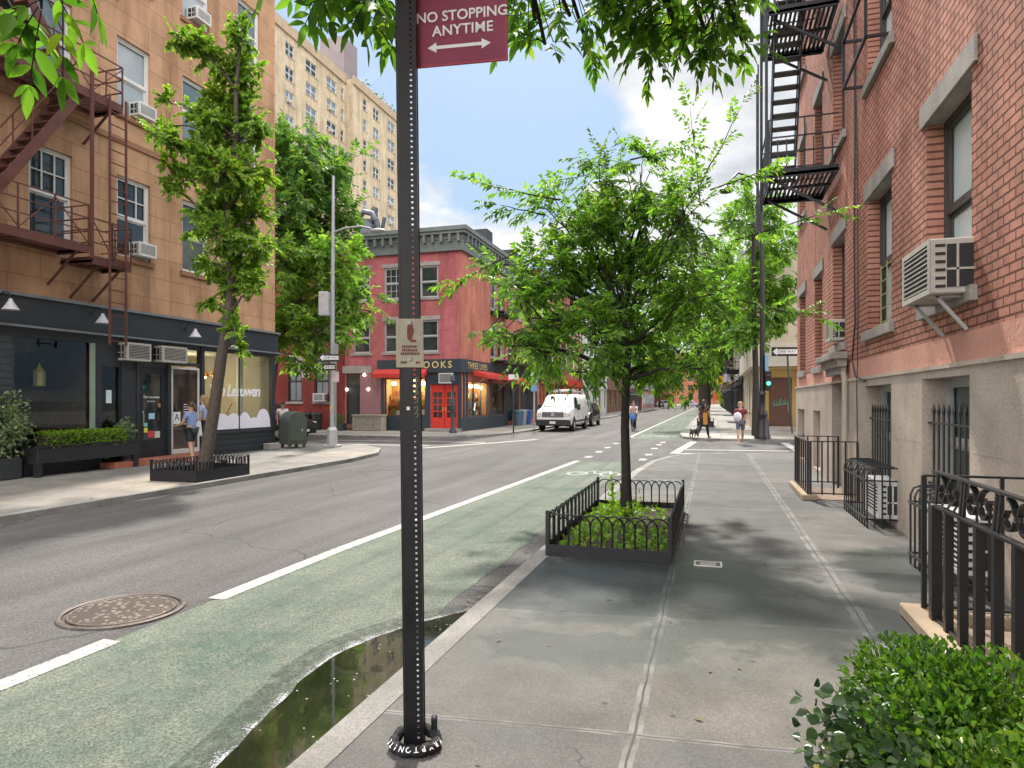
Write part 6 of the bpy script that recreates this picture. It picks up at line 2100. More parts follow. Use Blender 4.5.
# big tree on the far right pavement
random.seed(21)
q = Vector((-.4, 44.7, 0))
trunk = [q, q + Vector((-.15, 0, 2)), q + Vector((-.45, 0, 4)), q + Vector((-.6, 0, 6)), q + Vector((-.3, 0, 9)), q + Vector((.2, 0, 12))]
bl = blobs_px([(735, 250, 24, 50), (745, 285, 26, 60), (720, 262, 26, 50), (718, 300, 28, 60), (745, 315, 24, 50), (690, 290, 26, 50), (690, 330, 24, 50), (665, 318, 24, 45), (708, 345, 22, 40), (660, 350, 18, 30), (735, 340, 16, 25), (640, 340, 14, 18)], 41, 2.5, 50)
tree('street_tree', 'large tree on far right pavement with crown reaching behind the lamp post', trunk, .3, bl, leafy('mid_green_leaf', (.065, .15, .024), (.20, .34, .06), .5), M_bark, leaf=.42, aspect=.45, spray_len=1.0, pairs=5, droop=.4, fork_at=2, twig_r=.016)
random.seed(23)
q = Vector((2.0, 33.4, 0))
trunk = [q, q + Vector((0, 0, 2.5)), q + Vector((-.05, 0, 4.5)), q + Vector((-.1, 0, 7)), q + Vector((-.1, 0, 10))]
bl = blobs_px([(765, 215, 20, 120), (778, 245, 20, 120), (752, 250, 22, 120), (772, 285, 24, 160), (748, 290, 22, 120), (785, 310, 14, 68), (765, 322, 18, 100), (742, 325, 16, 80), (735, 225, 16, 68), (752, 200, 12, 44)], 32.5, 1.2, 50)
tree('street_tree', 'green tree directly behind the black lamp post on far right corner', trunk, .16, bl, leafy('corner_tree_leaf', (.055, .13, .02), (.18, .32, .05), .5), M_bark2, leaf=.28, aspect=.45, spray_len=.7, pairs=5, droop=.4, fork_at=2, twig_r=.012)
# far trees down the street
FT = leafy('far_tree_leaf', (.03, .08, .02), (.10, .19, .05), .4)
for i, (x, y, h, lab) in enumerate(((-.6, 84, 11, 'green street tree on right pavement behind the big tree'), (-.6, 112, 12, 'green street tree far along the right pavement'), (-11.2, 150, 13, 'green street tree far along the left pavement before brick house'), (-.6, 150, 14, 'green street tree near the far end of right pavement'), (-11.2, 205, 15, 'last green street tree on the far left pavement'), (-.6, 210, 16, 'last green street tree on the far right pavement'))):
    b = Vector((x, y, 0))
    tr = [b, b + Vector((0, 0, h * .3)), b + Vector((.1, 0, h * .6)), b + Vector((0, 0, h * .85))]
    bl = [(b + Vector((random.uniform(-2.6, 2.6), random.uniform(-2, 2), h * random.uniform(.42, 1.0))), random.uniform(1.2, 2.0), 26) for k in range(11)]
    tree('street_tree', lab, tr, .22, bl, FT, M_bark2, leaf=.6, aspect=.5, spray_len=1.3, pairs=4, droop=.4, fork_at=1, twig_r=.02, group='street trees far down the street')

# overhanging tree that stands behind the viewpoint; only its boughs reach into the picture
random.seed(31)
b = Vector((-1.25, -2.2, 0))
trunk = [b, b + Vector((0, .05, 1.5)), b + Vector((-.05, .1, 3.0)), b + Vector((-.05, .3, 4.2)), b + Vector((-.1, .5, 5.2)), b + Vector((-.1, .8, 6.4))]
def bough(lst, D0, sp):
    o = []
    for u, v, r, c in lst:
        D = D0 + random.uniform(-sp, sp)
        o.append((at(u, v, D), r * K(D), c))
    return o
bl = bough([(10, -34, 30, 12), (45, -40, 26, 9), (80, -44, 14, 5), (100, -40, 12, 4), (4, 6, 18, 8), (62, -20, 14, 5), (40, -4, 14, 5), (22, 30, 9, 3)], 2.7, .2)
bl += bough([(222, -26, 10, 5), (248, -32, 10, 5), (280, -32, 20, 20), (315, -26, 20, 24), (350, -22, 20, 24), (380, -18, 16, 20), (300, -12, 14, 14), (340, -4, 12, 12), (372, 0, 10, 10), (262, -42, 16, 8)], 3.7, .3)
bl += bough([(490, -4, 24, 26), (505, 14, 22, 24), (535, 20, 26, 34), (570, 16, 26, 38), (605, 6, 26, 36), (640, 16, 28, 40), (675, 24, 28, 42), (705, 30, 26, 38), (655, 50, 20, 28), (690, 56, 20, 28), (718, 44, 18, 22), (585, 38, 16, 16), (545, 44, 13, 14), (735, 8, 22, 26), (560, -20, 30, 30), (600, -14, 28, 30), (640, -18, 30, 34), (680, -10, 28, 34), (715, -10, 28, 30), (632, 44, 12, 12), (742, 40, 9, 8)], 5.2, .5)
tree('overhanging_tree', 'leafy boughs of large tree hanging into the view from above the sign post', trunk, .2, bl, leafy('ash_leaf', (.035, .09, .016), (.15, .28, .04), .65), M_bark2, leaf=.12, aspect=.40, spray_len=.28, pairs=4, droop=.7, fork_at=3, detail=2, twig_r=.004, limb_r=.28, lift=.35, foldv=.18)

# ================================================================== shrubs bottom right
random.seed(41)
BX = thing('boxwood_hedge', 'dense bright green boxwood shrub at bottom right in front of the railing', 'shrub', (1.05, 3.3, 0))
n = 14500
cs = np.array([[-.12, .45, .20], [.18, .1, .26], [-.16, -.12, .18], [.26, -.45, .16], [-.06, -.6, .14], [.2, .58, .14], [-.02, .24, .28], [.32, -.1, .16]])
rs = np.array([.27, .30, .28, .34, .32, .22, .26, .28])
pick = rng.integers(0, len(cs), n)
d = rng.normal(0, 1, (n, 3)); d /= np.linalg.norm(d, axis=1, keepdims=True)
rad = rs[pick] * (rng.uniform(.7, 1.12, n))
P = cs[pick] + d * rad[:, None] * np.array([1, 1, 1.0])
ok = (P[:, 2] > .0) & (P[:, 0] < .46)
P, d = P[ok], d[ok]
bush_leaves('leaves', P, d * .7 + np.array([0, 0, .5]), .039, .55, leafy('boxwood_leaf', (.016, .055, .008), (.12, .24, .025), .3, .3), BX, .5, 2)
m = MB()
for c, r_ in zip(cs, rs):
    for k in range(7):
        e = Vector(c) + Vector(rng.normal(0, 1, 3)).normalized() * r_ * .9
        e.z = abs(e.z)
        m.tube([(c[0] * .6, c[1] * .7, 0), (c[0] * .9, c[1] * .9, c[2] * .6), tuple(e)], [.008, .006, .002], 4)
m.build('branches', M_bark2, BX)
IV = thing('ivy', 'dark glossy ivy with trailing shoots at left foot of the boxwood shrub', 'ivy', (.72, 3.1, 0))
n = 1000
P = np.column_stack([rng.normal(-.03, .11, n), rng.uniform(-.65, .42, n), np.abs(rng.normal(.14, .13, n))])
P[:, 2] = np.clip(P[:, 2], .01, .36)
ivm = leafy('ivy_leaf', (.018, .045, .014), (.07, .12, .05), .15, .28)
bush_leaves('leaves', P, np.column_stack([np.full(n, -.7), rng.normal(0, .4, n), np.full(n, .2)]), .055, .85, ivm, IV, .45, 2)
pts_all = []
for k in range(5):
    m = MB()
    a = Vector((-.08, -.45 + k * .2, .16))
    tp_ = [a, a + Vector((-.08, .02, .03)), a + Vector((-.15, .05 * random.uniform(-1, 1), -.04 + random.uniform(0, .12))), a + Vector((-.2, .1 * random.uniform(-1, 1), random.uniform(-.1, .12)))]
    m.tube(tp_, .0045, 5); m.build('shoot', M_bark, IV); pts_all += [tuple(tp_[1].lerp(tp_[3], i / 6)) for i in range(7)]
bush_leaves('shoot_leaves', np.array(pts_all), rng.normal(0, 1, (len(pts_all), 3)), .04, .7, SH, IV, .5, 2)
# ================================================================== vehicles
random.seed(51)


def body_shell(stations, n_side=4):
    """lofted car body: stations (x, z_sill, z_belt, z_roof, half width, half roof width)"""
    rings = []
    for x, zs, zb, zr, w, wr in stations:
        r = []
        prof = [(w * .93, zs), (w, zs + .1), (w * 1.0, (zs + zb) / 2), (w * .98, zb), ((w * .98 + wr) / 2 + .01, (zb + zr) / 2), (wr, zr - .06), (wr * .86, zr)]
        r += [(x, -a, b) for a, b in prof] + [(x, a, b) for a, b in prof[::-1]]
        rings.append(r)
    n = len(rings[0])
    vs = [v for r in rings for v in r]
    fs = []
    for i in range(len(rings) - 1):
        for j in range(n):
            fs.append((i * n + j, i * n + (j + 1) % n, (i + 1) * n + (j + 1) % n, (i + 1) * n + j))
    fs.append(tuple(range(n)))
    fs.append(tuple(range((len(rings) - 1) * n, len(rings) * n))[::-1])
    return vs, fs


def wheel(root, x, y, r=.36, w=.24):
    m = MB(Matrix.Translation((x, y, r)) @ Matrix.Rotation(PI / 2, 4, 'X'))
    m.lathe([(r * .62, -w / 2), (r * .95, -w / 2), (r, -w / 2 + .04), (r, w / 2 - .04), (r * .95, w / 2), (r * .62, w / 2)], n=22)
    o = m.build('wheel', M_rubber, root, smooth=True)
    m = MB(Matrix.Translation((x, y, r)) @ Matrix.Rotation(PI / 2, 4, 'X'))
    m.lathe([(r * .6, -w / 2 + .02), (r * .3, -w / 2 - .012), (.04, -w / 2 - .02)] if y > 0 else [(r * .6, w / 2 - .02), (r * .3, w / 2 + .012), (.04, w / 2 + .02)], n=14)
    s = w / 2 + .006
    for k in range(5):
        a = 2 * PI * k / 5
        zz = -s if y > 0 else s
        m.bar((r * .15 * math.cos(a), r * .15 * math.sin(a), zz), (r * .58 * math.cos(a), r * .58 * math.sin(a), zz * .9), .06, .02)
    m.build('rim', M_alum, o, smooth=True)


# white cargo van; local +x is its nose
VAN = thing('cargo_van', 'white cargo van with black grille and roof rack parked at the left kerb', 'van', (-8.6, 36.3, -.1), -PI / 2)
VL = 6.1
M_vw = plain('white_van_paint', (.70, .69, .68), .28, 0, .05, 2)
st = [(0, .62, .95, 1.05, .86, .80), (-.06, .42, 1.12, 1.22, .95, .86), (-.5, .36, 1.22, 1.30, .99, .88), (-1.05, .36, 1.28, 1.40, 1.0, .88), (-1.25, .36, 1.30, 1.62, 1.0, .84), (-1.75, .36, 1.30, 2.05, 1.0, .80), (-2.1, .36, 1.30, 2.14, 1.0, .80), (-4, .36, 1.30, 2.17, 1.0, .81), (-5.9, .38, 1.30, 2.14, 1.0, .81), (-6.1, .45, 1.30, 2.05, .97, .78)]
vs, fs = body_shell(st)
m = MB(); m.add(vs, fs); m.build('body', M_vw, VAN, smooth=True)
M_cg = glass_opaque('car_glass', (.01, .014, .016), (.05, .07, .08), .03, .7)
m = MB()
m.quad((-1.06, -.80, 1.42), (-1.06, .80, 1.42), (-1.72, .70, 2.02), (-1.72, -.70, 2.02))
m.build('windscreen', M_cg, VAN)
for s in (-1, 1):
    m = MB()
    q = [(-1.42, s * .975, 1.36), (-2.45, s * .985, 1.36), (-2.45, s * .865, 1.98), (-1.78, s * .865, 1.95)]
    m.add(q, [(0, 1, 2, 3)]); m.build('side_window', M_cg, VAN)
    m = MB()
    m.box(-2.56, s * 1.0, .45, -2.545, s * 1.004, 1.3); m.box(-1.30, s * 1.0, .62, -1.285, s * 1.004, 1.3); m.box(-3.7, s * 1.0, .45, -3.685, s * 1.004, 1.3); m.box(-2.5, s * 1.0, 1.1, -2.36, s * 1.02, 1.14); m.box(-5.9, s * 1.0, .52, -1.0, s * 1.006, .62)
    m.build('door_seam', M_dark, VAN)
    m = MB(); m.box(-1.62, s * 1.06, 1.22, -1.5, s * 1.28, 1.56); m.bar((-1.55, s * .97, 1.32), (-1.55, s * 1.1, 1.35), .05); m.build('side_mirror', M_blackm, VAN, bevel=.02)
    m = MB(); m.box(-.12, s * .66, .84, .02, s * .93, 1.10); m.build('headlight', plain('headlamp_lens', (.55, .52, .5), .15), VAN, bevel=.02)
    m = MB(); m.box(-.10, s * .86, .90, .01, s * .955, 1.04); m.build('indicator', plain('amber_lens', (.55, .18, .06), .25), VAN, bevel=.01)
    for x in (-1.15, -4.85):
        m = MB(); m.xzprism([(x + .5 * math.cos(PI * k / 12), .36 + .5 * math.sin(PI * k / 12)) for k in range(13)], s * .985, s * 1.003); m.build('wheel_arch', M_blackm, VAN)
        wheel(VAN, x, s * .90, .37, .25)
m = MB(); m.box(-.02, -.62, .82, .025, .62, 1.12); m.build('grille', M_black, VAN, bevel=.02)
m = MB()
for z in (.86, .93, 1.0, 1.07): m.box(.025, -.58, z, .035, .58, z + .02)
m.lathe([(.0, 0)], n=3) if False else m.box(.03, -.09, .90, .045, .09, 1.06)
m.build('grille_trim', M_steel, VAN)
m = MB(); m.box(-.35, -.97, .34, .06, .97, .70); m.build('bumper', M_blackm, VAN, bevel=.05)
m = MB(); m.box(.062, -.17, .46, .068, .17, .60); m.build('licence_plate', plain('pale_plate', (.55, .58, .5), .5), VAN)
m = MB(); m.bar((-1.12, -.55, 1.45), (-1.42, -.1, 1.72), .02); m.bar((-1.12, .1, 1.45), (-1.42, .55, 1.72), .02); m.build('wiper', M_blackm, VAN)
m = MB()
for x in (-2.2, -3.6, -5.0):
    m.bar((x, -.72, 2.32), (x, .72, 2.32), .06)
    for s in (-.7, .7): m.bar((x, s, 2.1), (x, s, 2.5), .05)
for s in (-.7, .7): m.bar((-1.9, s, 2.34), (-5.6, s, 2.34), .05)
m.build('roof_rack', M_alum, VAN)
m = MB(); m.box(-1.06, -.3, 1.425, -1.06 - .0, .3, 1.43) if False else m.box(-2.6, -.4, 2.36, -4.8, .35, 2.44); m.build('roof_load', M_vw, VAN, bevel=.02)


def car(label, loc, rz, paint, L=4.6, W=.92, Ht=1.68, name='parked_car', hatch=True):
    t = thing(name, label, 'car', loc, rz)
    st = [(0, .5, .7, .76, W * .84, W * .74), (-.08, .3, .82, .88, W * .94, W * .8), (-.6, .28, .95, 1.0, W, W * .82), (-1.15, .28, 1.0, 1.06, W, W * .82), (-1.75, .28, 1.02, Ht - .06, W, W * .7), (-2.2, .28, 1.03, Ht, W, W * .72), (-L * .78, .28, 1.05, Ht - .03, W, W * .72), (-L * .93, .3, 1.05, Ht - .2 if hatch else 1.12, W * .98, W * .68), (-L, .45, 1.0, 1.1, W * .9, W * .66)]
    vs, fs = body_shell(st)
    m = MB(); m.add(vs, fs); m.build('body', paint, t, smooth=True)
    m = MB(); m.quad((-1.17, -W * .72, 1.09), (-1.17, W * .72, 1.09), (-1.74, W * .64, Ht - .08), (-1.74, -W * .64, Ht - .08)); m.build('windscreen', M_cg, t)
    for s in (-1, 1):
        m = MB(); m.add([(-1.5, s * W * .985, 1.08), (-L * .86, s * W * .985, 1.1), (-L * .8, s * W * .77, Ht - .1), (-1.95, s * W * .77, Ht - .1)], [(0, 1, 2, 3)]); m.build('side_window', M_cg, t)
        m = MB(); m.box(-.16, s * W * .55, .68, -.03, s * W * .86, .84); m.build('headlight', plain('car_lamp_lens', (.6, .6, .62), .15), t, bevel=.02)
        m = MB(); m.box(-1.52, s * W * 1.0, 1.04, -1.42, s * W * 1.17, 1.18); m.build('side_mirror', paint, t, bevel=.02)
        for x in (-.85, -L + .9):
            wheel(t, x, s * W * .9, .33, .2)
    m = MB(); m.box(-.03, -.5, .55, .02, .5, .72); m.build('grille', M_black, t, bevel=.02)
    m = MB(); m.box(.01, -.16, .40, .02, .16, .5); m.build('licence_plate', M_sgw, t)
    return t


M_bcar = plain('black_car_paint', (.012, .013, .016), .2, 0, .1, 3)
M_wcar = plain('white_car_paint', (.62, .62, .64), .25, 0, .05, 3)
car('black estate car with roof rails parked behind the white van', (-8.75, 44.0, -.1), -PI / 2, M_bcar)
car('dark car parked in the side street behind the olive mailbox', (-17.2, 25.4, -.1), 0, M_bcar)
car('white car crossing far down the street, left of two', (-8.2, 163, -.1), 0, M_wcar)
car('pale car crossing far down the street, right of two', (-2.6, 166, -.1), 0, plain('lilac_car_paint', (.5, .48, .58), .25, 0, .05, 3))

# ================================================================== people
def skin(verts, edges, radii, sub=1):
    """grow one continuous surface over a joint skeleton"""
    me = bpy.data.meshes.new('skin')
    me.from_pydata([tuple(v) for v in verts], edges, [])
    o = bpy.data.objects.new('skin', me)
    col.objects.link(o)
    mod = o.modifiers.new('skin', 'SKIN')
    mod.use_smooth_shade = True
    for i, r in enumerate(radii):
        sv = me.skin_vertices[0].data[i]
        sv.radius = (r, r) if not isinstance(r, tuple) else r
        sv.use_root = (i == 0)
    s2 = o.modifiers.new('sub', 'SUBSURF')
    s2.levels = s2.render_levels = sub
    dg = bpy.context.evaluated_depsgraph_get()
    out = bpy.data.meshes.new_from_object(o.evaluated_get(dg))
    bpy.data.objects.remove(o)
    bpy.data.meshes.remove(me)
    return out


def person(label, loc, rz, H=1.68, shirt=None, pants=None, skinm=None, hairm=None, shorts=True, hair='short', legs=((.12, .0), (-.12, .15)), arms=((.1, .2), (-.1, .2)), shoes=None, group=None, dress=False, hat=None, lean=0.0, sleeves=True, hips_z=None, spread=(.0, .0)):
    """standing or striding figure facing local -y. legs: (thigh swing forward, knee bend); arms: (shoulder swing forward, elbow bend)"""
    skinm = skinm or M_skin
    t = thing('person', label, 'person', loc, rz, group)
    V, E_, Rr = [], [], []
    idx = {}
    def add(nm, p, r, par=None):
        idx[nm] = len(V); V.append(Vector(p) * H); Rr.append(r * H)
        if par is not None: E_.append((idx[par], idx[nm]))
    zp = .53 if hips_z is None else hips_z
    add('pelvis', (0, 0, zp), .066)
    sl = lambda z: -math.sin(lean) * (z - zp)
    cz = lambda z: zp + (z - .53) * math.cos(lean)
    add('waist', (0, sl(cz(.62)), cz(.62)), .062, 'pelvis')
    add('chest', (0, sl(cz(.735)), cz(.735)), .072, 'waist')
    add('neck', (0, sl(cz(.825)) , cz(.825)), .034, 'chest')
    add('jaw', (0, sl(cz(.87)) - .012, cz(.868)), .040, 'neck')
    add('skull', (0, sl(cz(.92)) - .010, cz(.925)), .054, 'jaw')
    add('crown', (0, sl(cz(.965)) - .004, cz(.965)), .038, 'skull')
    for k, s in enumerate((-1, 1)):
        th, kn = legs[k]
        sd = spread[k]
        hip = Vector((s * .052, 0, zp - .02))
        L1, L2 = .245, .24
        knee = hip + Vector((s * .004 + s * sd, -math.sin(th) * L1, -math.cos(th) * L1))
        sh = th - kn
        ank = knee + Vector((0, -math.sin(sh) * L2, -math.cos(sh) * L2))
        add('hip%d' % k, hip, .052, 'pelvis'); add('thigh%d' % k, hip.lerp(knee, .5), .045, 'hip%d' % k)
        add('knee%d' % k, knee, .032, 'thigh%d' % k); add('calf%d' % k, knee.lerp(ank, .35), .034, 'knee%d' % k); add('ankle%d' % k, ank, .021, 'calf%d' % k)
        add('toe%d' % k, ank + Vector((s * .008, -.085 * math.cos(sh * .6), -.025 + .03 * -math.sin(sh))), .018, 'ankle%d' % k)
        sa, el = arms[k]
        shd = Vector((s * .108, sl(cz(.795)), cz(.795)))
        a1 = shd + Vector((s * .022, -math.sin(sa) * .165, -math.cos(sa) * .165))
        a2 = a1 + Vector((-s * .008 - s * .02 * (el > .8), -math.sin(sa + el) * .145, -math.cos(sa + el) * .145))
        add('shoulder%d' % k, shd, .036, 'chest'); add('elbow%d' % k, a1, .024, 'shoulder%d' % k); add('wrist%d' % k, a2, .016, 'elbow%d' % k)
        hd = (a2 - a1).normalized()
        palm = a2 + hd * .035
        add('palm%d' % k, palm, .018, 'wrist%d' % k)
        for q in range(4):
            o = Vector((0, (q - 1.5) * .012, 0))
            add('f%d%d' % (k, q), palm + hd * (.026 - abs(q - 1.4) * .003) + o, .0058, 'palm%d' % k)
            add('g%d%d' % (k, q), palm + hd * (.046 - abs(q - 1.4) * .004) + o + Vector((-s * .008, 0, 0)), .0048, 'f%d%d' % (k, q))
        add('thumb%d' % k, palm + Vector((-s * .006, -.024, .0)) + hd * .012, .0062, 'palm%d' % k)
    me = skin(V, E_, Rr, 1)
    me.name = 'body'
    bm = bmesh.new(); bm.from_mesh(me)
    sk = V[idx['skull']]
    def blob(c, r, mi):
        n0 = len(bm.faces)
        g_ = bmesh.ops.create_uvsphere(bm, u_segments=8, v_segments=6, radius=r, matrix=Matrix.Translation(c))
        for v in g_['verts']:
            for f in v.link_faces: f.material_index = mi
    for s in (-1, 1):
        blob(sk + Vector((s * .020, -.050, -.003)) * H, .0075 * H, 1)
        blob(sk + Vector((s * .056, .004, -.012)) * H, .013 * H, 0)
    blob(sk + Vector((0, -.058, -.018)) * H, .010 * H, 0)
    blob(sk + Vector((0, -.049, -.040)) * H, .011 * H, 2)
    bm.to_mesh(me); bm.free()
    me.materials.clear(); me.materials.append(skinm); me.materials.append(M_blackm); me.materials.append(plain('lips', (.35, .12, .10), .5) if 'lips' not in bpy.data.materials else bpy.data.materials['lips'])
    link('body', me, t)
    def shell(nm, names, grow, mat, extra=None):
        vs, es, rs = [], [], []
        mp = {}
        for nme in names:
            mp[nme] = len(vs); vs.append(V[idx[nme]]); rs.append((Rr[idx[nme]] + grow * H) * 1.0)
        for a, b in E_:
            na = [k for k in names if idx[k] in (a, b)]
            if len(na) == 2: es.append((mp[na[0]], mp[na[1]]))
        for nme, p, r, par in (extra or []):
            mp[nme] = len(vs); vs.append(p); rs.append(r * H); es.append((mp[par], mp[nme]))
        ms = skin(vs, es, rs, 1); ms.name = nm
        ms.materials.clear(); ms.materials.append(mat)
        return link(nm, ms, t)
    ex = []
    for k in (0, 1):
        if sleeves:
            ex.append(('sl%d' % k, V[idx['shoulder%d' % k]].lerp(V[idx['elbow%d' % k]], .6), .034, 'shoulder%d' % k))
    shell('shirt', ['pelvis', 'waist', 'chest', 'shoulder0', 'shoulder1'], .011, shirt, ex)
    if dress:
        m = MB(); m.lathe([(.14 * H, .34 * H), (.125 * H, .42 * H), (.10 * H, .5 * H), (.085 * H, .6 * H)], n=14); m.build('skirt', pants, t, smooth=True)
    elif shorts:
        ex = [('sh%d' % k, V[idx['hip%d' % k]].lerp(V[idx['knee%d' % k]], .82), .048, 'hip%d' % k) for k in (0, 1)]
        shell('shorts', ['pelvis', 'hip0', 'hip1'], .014, pants, ex)
    else:
        shell('trousers', ['pelvis', 'hip0', 'thigh0', 'knee0', 'calf0', 'ankle0', 'hip1', 'thigh1', 'knee1', 'calf1', 'ankle1'], .011, pants)
    for k in (0, 1):
        a, b = V[idx['ankle%d' % k]], V[idx['toe%d' % k]]
        heel = a + (a - b) * .25; heel.z = min(a.z, b.z + .02 * H)
        d_ = Vector((b.x, b.y, b.z))
        ms = skin([heel - Vector((0, 0, .012 * H)), a.lerp(b, .5) - Vector((0, 0, .012 * H)), d_], [(0, 1), (1, 2)], [.026 * H, .026 * H, .02 * H], 1)
        ms.name = 'shoe'; ms.materials.clear(); ms.materials.append(shoes or M_blackm)
        link('shoe', ms, t)
    # hair
    m = MB()
    c = sk + Vector((0, .010, .014)) * H
    n, mm = 12, 7
    vs, fs = [], []
    for i in range(mm + 1):
        a = (PI * .62) * i / mm
        for j in range(n):
            b_ = 2 * PI * j / n
            front = math.cos(b_ + PI / 2) if False else -math.sin(b_)
            aa = a * (1 - .32 * max(0, front))
            vs.append(c + Vector((math.sin(aa) * math.cos(b_) * .061, math.sin(aa) * math.sin(b_) * .066, math.cos(aa) * .062)) * H)
    for i in range(mm):
        for j in range(n): fs.append((i * n + j, (i + 1) * n + j, (i + 1) * n + (j + 1) % n, i * n + (j + 1) % n))
    m.add(vs, fs)
    if hair == 'long':
        m.tube([c + Vector((0, .035, -.01)) * H, c + Vector((0, .058, -.07)) * H, c + Vector((0, .062, -.14)) * H, c + Vector((0, .056, -.19)) * H], [.05 * H, .052 * H, .042 * H, .015 * H], 10)
    if hair == 'tail':
        m.tube([c + Vector((0, .055, .0)) * H, c + Vector((0, .09, -.03)) * H, c + Vector((0, .085, -.12)) * H], [.022 * H, .026 * H, .008 * H], 8)
    m.build('hair', hairm, t, smooth=True)
    if hat:
        m = MB(); m.lathe([(.105 * H, -.005 * H), (.066 * H, .004 * H), (.062 * H, .045 * H), (.04 * H, .06 * H), (.005 * H, .062 * H)], c + Vector((0, 0, .02)) * H, 16); m.build('hat', hat, t, smooth=True)
    t['joints'] = 0
    del t['joints']
    W = Matrix.Translation(loc) @ Matrix.Rotation(rz, 4, 'Z')
    return t, {k: W @ V[i] for k, i in idx.items()}


C_ = lambda n, c, r=.8: plain(n, c, r, 0, .1, 8)
H_br = C_('brown_hair', (.06, .03, .015), .5); H_bl = C_('blond_hair', (.28, .18, .08), .5); H_bk = C_('black_hair', (.012, .01, .01), .5)
M_blue = C_('faded_blue_cotton', (.22, .28, .50)); M_dsh = C_('dark_denim', (.02, .022, .03)); M_wtee = C_('white_cotton', (.62, .62, .62)); M_brwn = C_('tan_leather', (.28, .17, .09))
# two women at the ice cream shop door, backs to the street
p, j = person('woman in pale blue top and dark shorts carrying white tote at ice cream door', (-13.65, 14.75, 0), R(-85), 1.66, M_blue, M_dsh, M_skin, H_br, True, 'tail', ((.1, .05), (-.12, .1)), ((.1, .2), (.4, .9)), M_brwn)
TB = thing('tote_bag', 'white cloth tote bag on the shoulder of woman at ice cream door', 'bag', j['shoulder0'] + Vector((0, 0, -.62)))
m = MB(); m.add([(-.06, -.2, 0), (.06, -.2, 0), (.07, .2, 0), (-.07, .2, 0), (-.02, -.19, .42), (.02, -.19, .42), (.02, .19, .42), (-.02, .19, .42)], [(0, 3, 2, 1), (4, 5, 6, 7), (0, 1, 5, 4), (1, 2, 6, 5), (2, 3, 7, 6), (3, 0, 4, 7)]); m.build('pouch', M_wtee, TB, bevel=.02, bseg=2)
m = MB(); m.tube([(0, -.12, .41), (0, -.05, .62), (0, .05, .62), (0, .12, .41)], .012, 6); m.build('strap', M_wtee, TB)
person('blond woman in light blue top beside the leaning tree at ice cream door', (-13.95, 15.55, .15), R(-70), 1.70, C_('light_blue_cotton', (.34, .40, .58)), M_dsh, M_skin, H_bl, True, 'long', ((.05, .0), (-.08, .1)), ((.3, .5), (.0, .2)), M_brwn)
person('person in white shirt and straw hat standing inside the ice cream shop', (-15.9, 17.3, .15), R(30), 1.68, M_wtee, M_dsh, M_skin, H_br, False, 'short', hat=C_('straw', (.55, .42, .24)))
# by the side street
person('person in white shirt standing in the side street behind the mailbox', (-17.6, 24.2, -.1), R(40), 1.72, M_wtee, M_dsh, M_skin2, H_bk, False)
# man coming over the crosswalk
p, j = person('man in maroon shirt and grey shorts walking over crosswalk with white bundle', (1.10, 28.2, -.1), R(2), 1.74, C_('maroon_cotton', (.13, .015, .02)), C_('grey_shorts', (.11, .13, .17)), M_skin, H_bl, True, 'short', ((.32, .1), (-.28, .35)), ((.35, 1.25), (.05, .35)), C_('dark_shoes', (.02, .02, .02)))
BU = thing('bundle', 'white paper bundle held against the chest of man in maroon shirt', 'bundle', j['palm0'] + Vector((.03, -.03, -.12)))
m = MB(); m.sphere((0, 0, .12), .19, 12, 8, sc=(.85, .55, 1)); m.build('wrapping', C_('white_paper', (.60, .60, .66)), BU, smooth=True)
# couple on the far right corner
p, j = person('woman with long dark hair in dark clothes with orange bag on far corner', (-.35, 30.9, 0), R(150), 1.72, C_('dark_brown_knit', (.05, .03, .025)), C_('black_trousers', (.014, .014, .018)), M_skin2, H_bk, False, 'long', ((.3, .05), (-.3, .4)), ((.2, .3), (-.2, .3)))
OB = thing('shoulder_bag', 'long orange yellow shoulder bag hanging beside woman on far corner', 'bag', j['shoulder0'] + Vector((-.1, -.1, -.78)))
m = MB(); m.box(-.10, -.05, 0, .10, .05, .55); m.build('pouch', C_('orange_cloth', (.42, .20, .04)), OB, bevel=.03, bseg=2)
m = MB(); m.tube([(-.06, 0, .54), (0.05, 0, .8), (.06, 0, .54)], .012, 6); m.build('strap', M_brwn, OB)
DG = thing('dog', 'small dark dog walking beside the woman on far right corner', 'dog', (-.75, 30.75, 0), R(150))
ms = skin([Vector(v) for v in ((0, .22, .30), (0, 0, .31), (0, -.2, .32), (0, -.30, .41), (0, -.36, .45), (0, -.45, .42), (-.06, -.18, .17), (-.06, -.20, .02), (.06, -.16, .17), (.06, -.12, .02), (-.06, .22, .2), (-.06, .28, .12), (-.06, .26, .02), (.06, .24, .2), (.06, .3, .12), (.06, .2, .02), (0, .3, .36), (0, .4, .46), (-.04, -.35, .52), (.04, -.35, .52))],
          [(0, 1), (1, 2), (2, 3), (3, 4), (4, 5), (2, 6), (6, 7), (2, 8), (8, 9), (0, 10), (10, 11), (11, 12), (0, 13), (13, 14), (14, 15), (0, 16), (16, 17), (4, 18), (4, 19)],
          [.09, .095, .105, .06, .065, .03, .035, .02, .035, .02, .045, .025, .02, .045, .025, .02, .022, .01, .022, .022], 1)
ms.materials.clear(); ms.materials.append(C_('dark_dog_fur', (.04, .028, .02))); ms.name = 'body'
link('body', ms, DG)

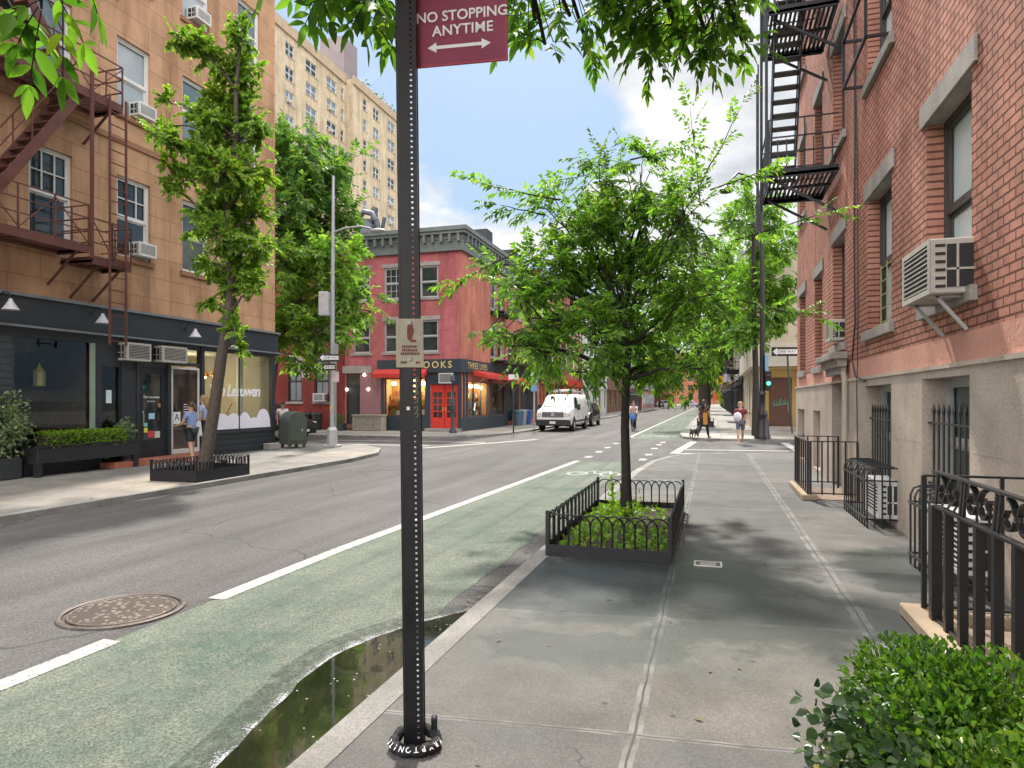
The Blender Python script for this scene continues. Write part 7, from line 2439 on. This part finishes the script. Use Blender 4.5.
# cyclist
BC = thing('bicycle', 'bicycle ridden along the road towards the viewer between van and tree', 'bicycle', (-4.35, 38.6, -.1), 0)
def bike_wheel(root, y):
    m = MB(Matrix.Translation((0, y, .34)) @ Matrix.Rotation(PI / 2, 4, 'Y'))
    m.tube([(.33 * math.cos(2 * PI * i / 28), .33 * math.sin(2 * PI * i / 28), 0) for i in range(28)], .02, 6, closed=True)
    o = m.build('wheel', M_rubber, root, smooth=True)
    m = MB(Matrix.Translation((0, y, .34)) @ Matrix.Rotation(PI / 2, 4, 'Y'))
    for i in range(10):
        a = 2 * PI * i / 10
        m.tube([(0, 0, 0), (.31 * math.cos(a), .31 * math.sin(a), 0)], .003, 3)
    m.build('spokes', M_steel, o)
bike_wheel(BC, -.52); bike_wheel(BC, .52)
M_bfr = C_('dark_blue_frame', (.03, .05, .12), .4)
m = MB()
for a, b in (((0, -.52, .34), (0, -.40, .84)), ((0, -.42, .76), (0, .18, .78)), ((0, -.40, .68), (0, .05, .30)), ((0, .05, .30), (0, .22, .88)), ((0, .05, .30), (0, .52, .34)), ((0, .18, .76), (0, .52, .34))):
    m.tube([a, b], .018, 6)
m.build('frame', M_bfr, BC)
m = MB(); m.tube([(-.28, -.28, .98), (-.2, -.38, 1.0), (0, -.42, .96), (.2, -.38, 1.0), (.28, -.28, .98)], .014, 6); m.tube([(0, -.42, .96), (0, -.40, .82)], .016, 6); m.build('handlebar', M_black, BC)
m = MB(); m.sphere((0, .24, .92), .12, 10, 6, sc=(.6, 1.1, .3)); m.build('saddle', M_black, BC, smooth=True)
m = MB(); m.bar((0, .05, .30), (.09, .05, .18), .02); m.bar((0, .05, .30), (-.09, .05, .42), .02); m.box(.06, .0, .16, .16, .1, .19); m.box(-.16, .0, .40, -.06, .1, .43); m.build('pedals', M_black, BC)
m = MB(); m.box(-.17, -.72, .70, .17, -.46, .96); m.build('basket', C_('blue_basket', (.05, .16, .45)), BC, bevel=.02)
person('cyclist in pale top and dark trousers riding towards viewer on the road', (-4.35, 38.82, -.1), 0, 1.68, C_('pale_lilac_top', (.48, .42, .50)), M_dsh, M_skin, H_br, False, 'long', ((.85, 1.25), (.5, .75)), ((.75, .25), (.75, .25)), None, hips_z=.565, lean=.25)
# far pedestrians
cc_ = [(.05, .05, .08), (.4, .1, .1), (.5, .45, .4), (.12, .1, .3), (.45, .2, .08), (.3, .28, .45)]
for i, (x, y, a, sc_, lab) in enumerate(((-8.2, 118, 0, 0, 'far pedestrian in dark top crossing the street, leftmost of the far group'), (-7.3, 119, 1, 1, 'far pedestrian in red top crossing the street in the far group'), (-6.2, 117, 3, 2, 'far pedestrian in pale top crossing the street in the far group'), (-4.3, 112, 0, 0, 'far pedestrian in dark clothes alone on the street'), (-1.9, 108, 3, 5, 'far pedestrian in lilac top near the green lane'), (-11.2, 104, 2, 3, 'far pedestrian in blue top under the scaffold'), (-10.9, 96, 0, 0, 'far pedestrian in dark jacket on left pavement before the scaffold'))):
    person(lab, (x, y, -.1 if x > -9.8 else 0), a, 1.70, C_('far_top_%d' % i, cc_[sc_]), M_dsh, M_skin, H_br, i % 2 == 0, 'short', ((.3, .1), (-.3, .3)), group='pedestrians far down the street')
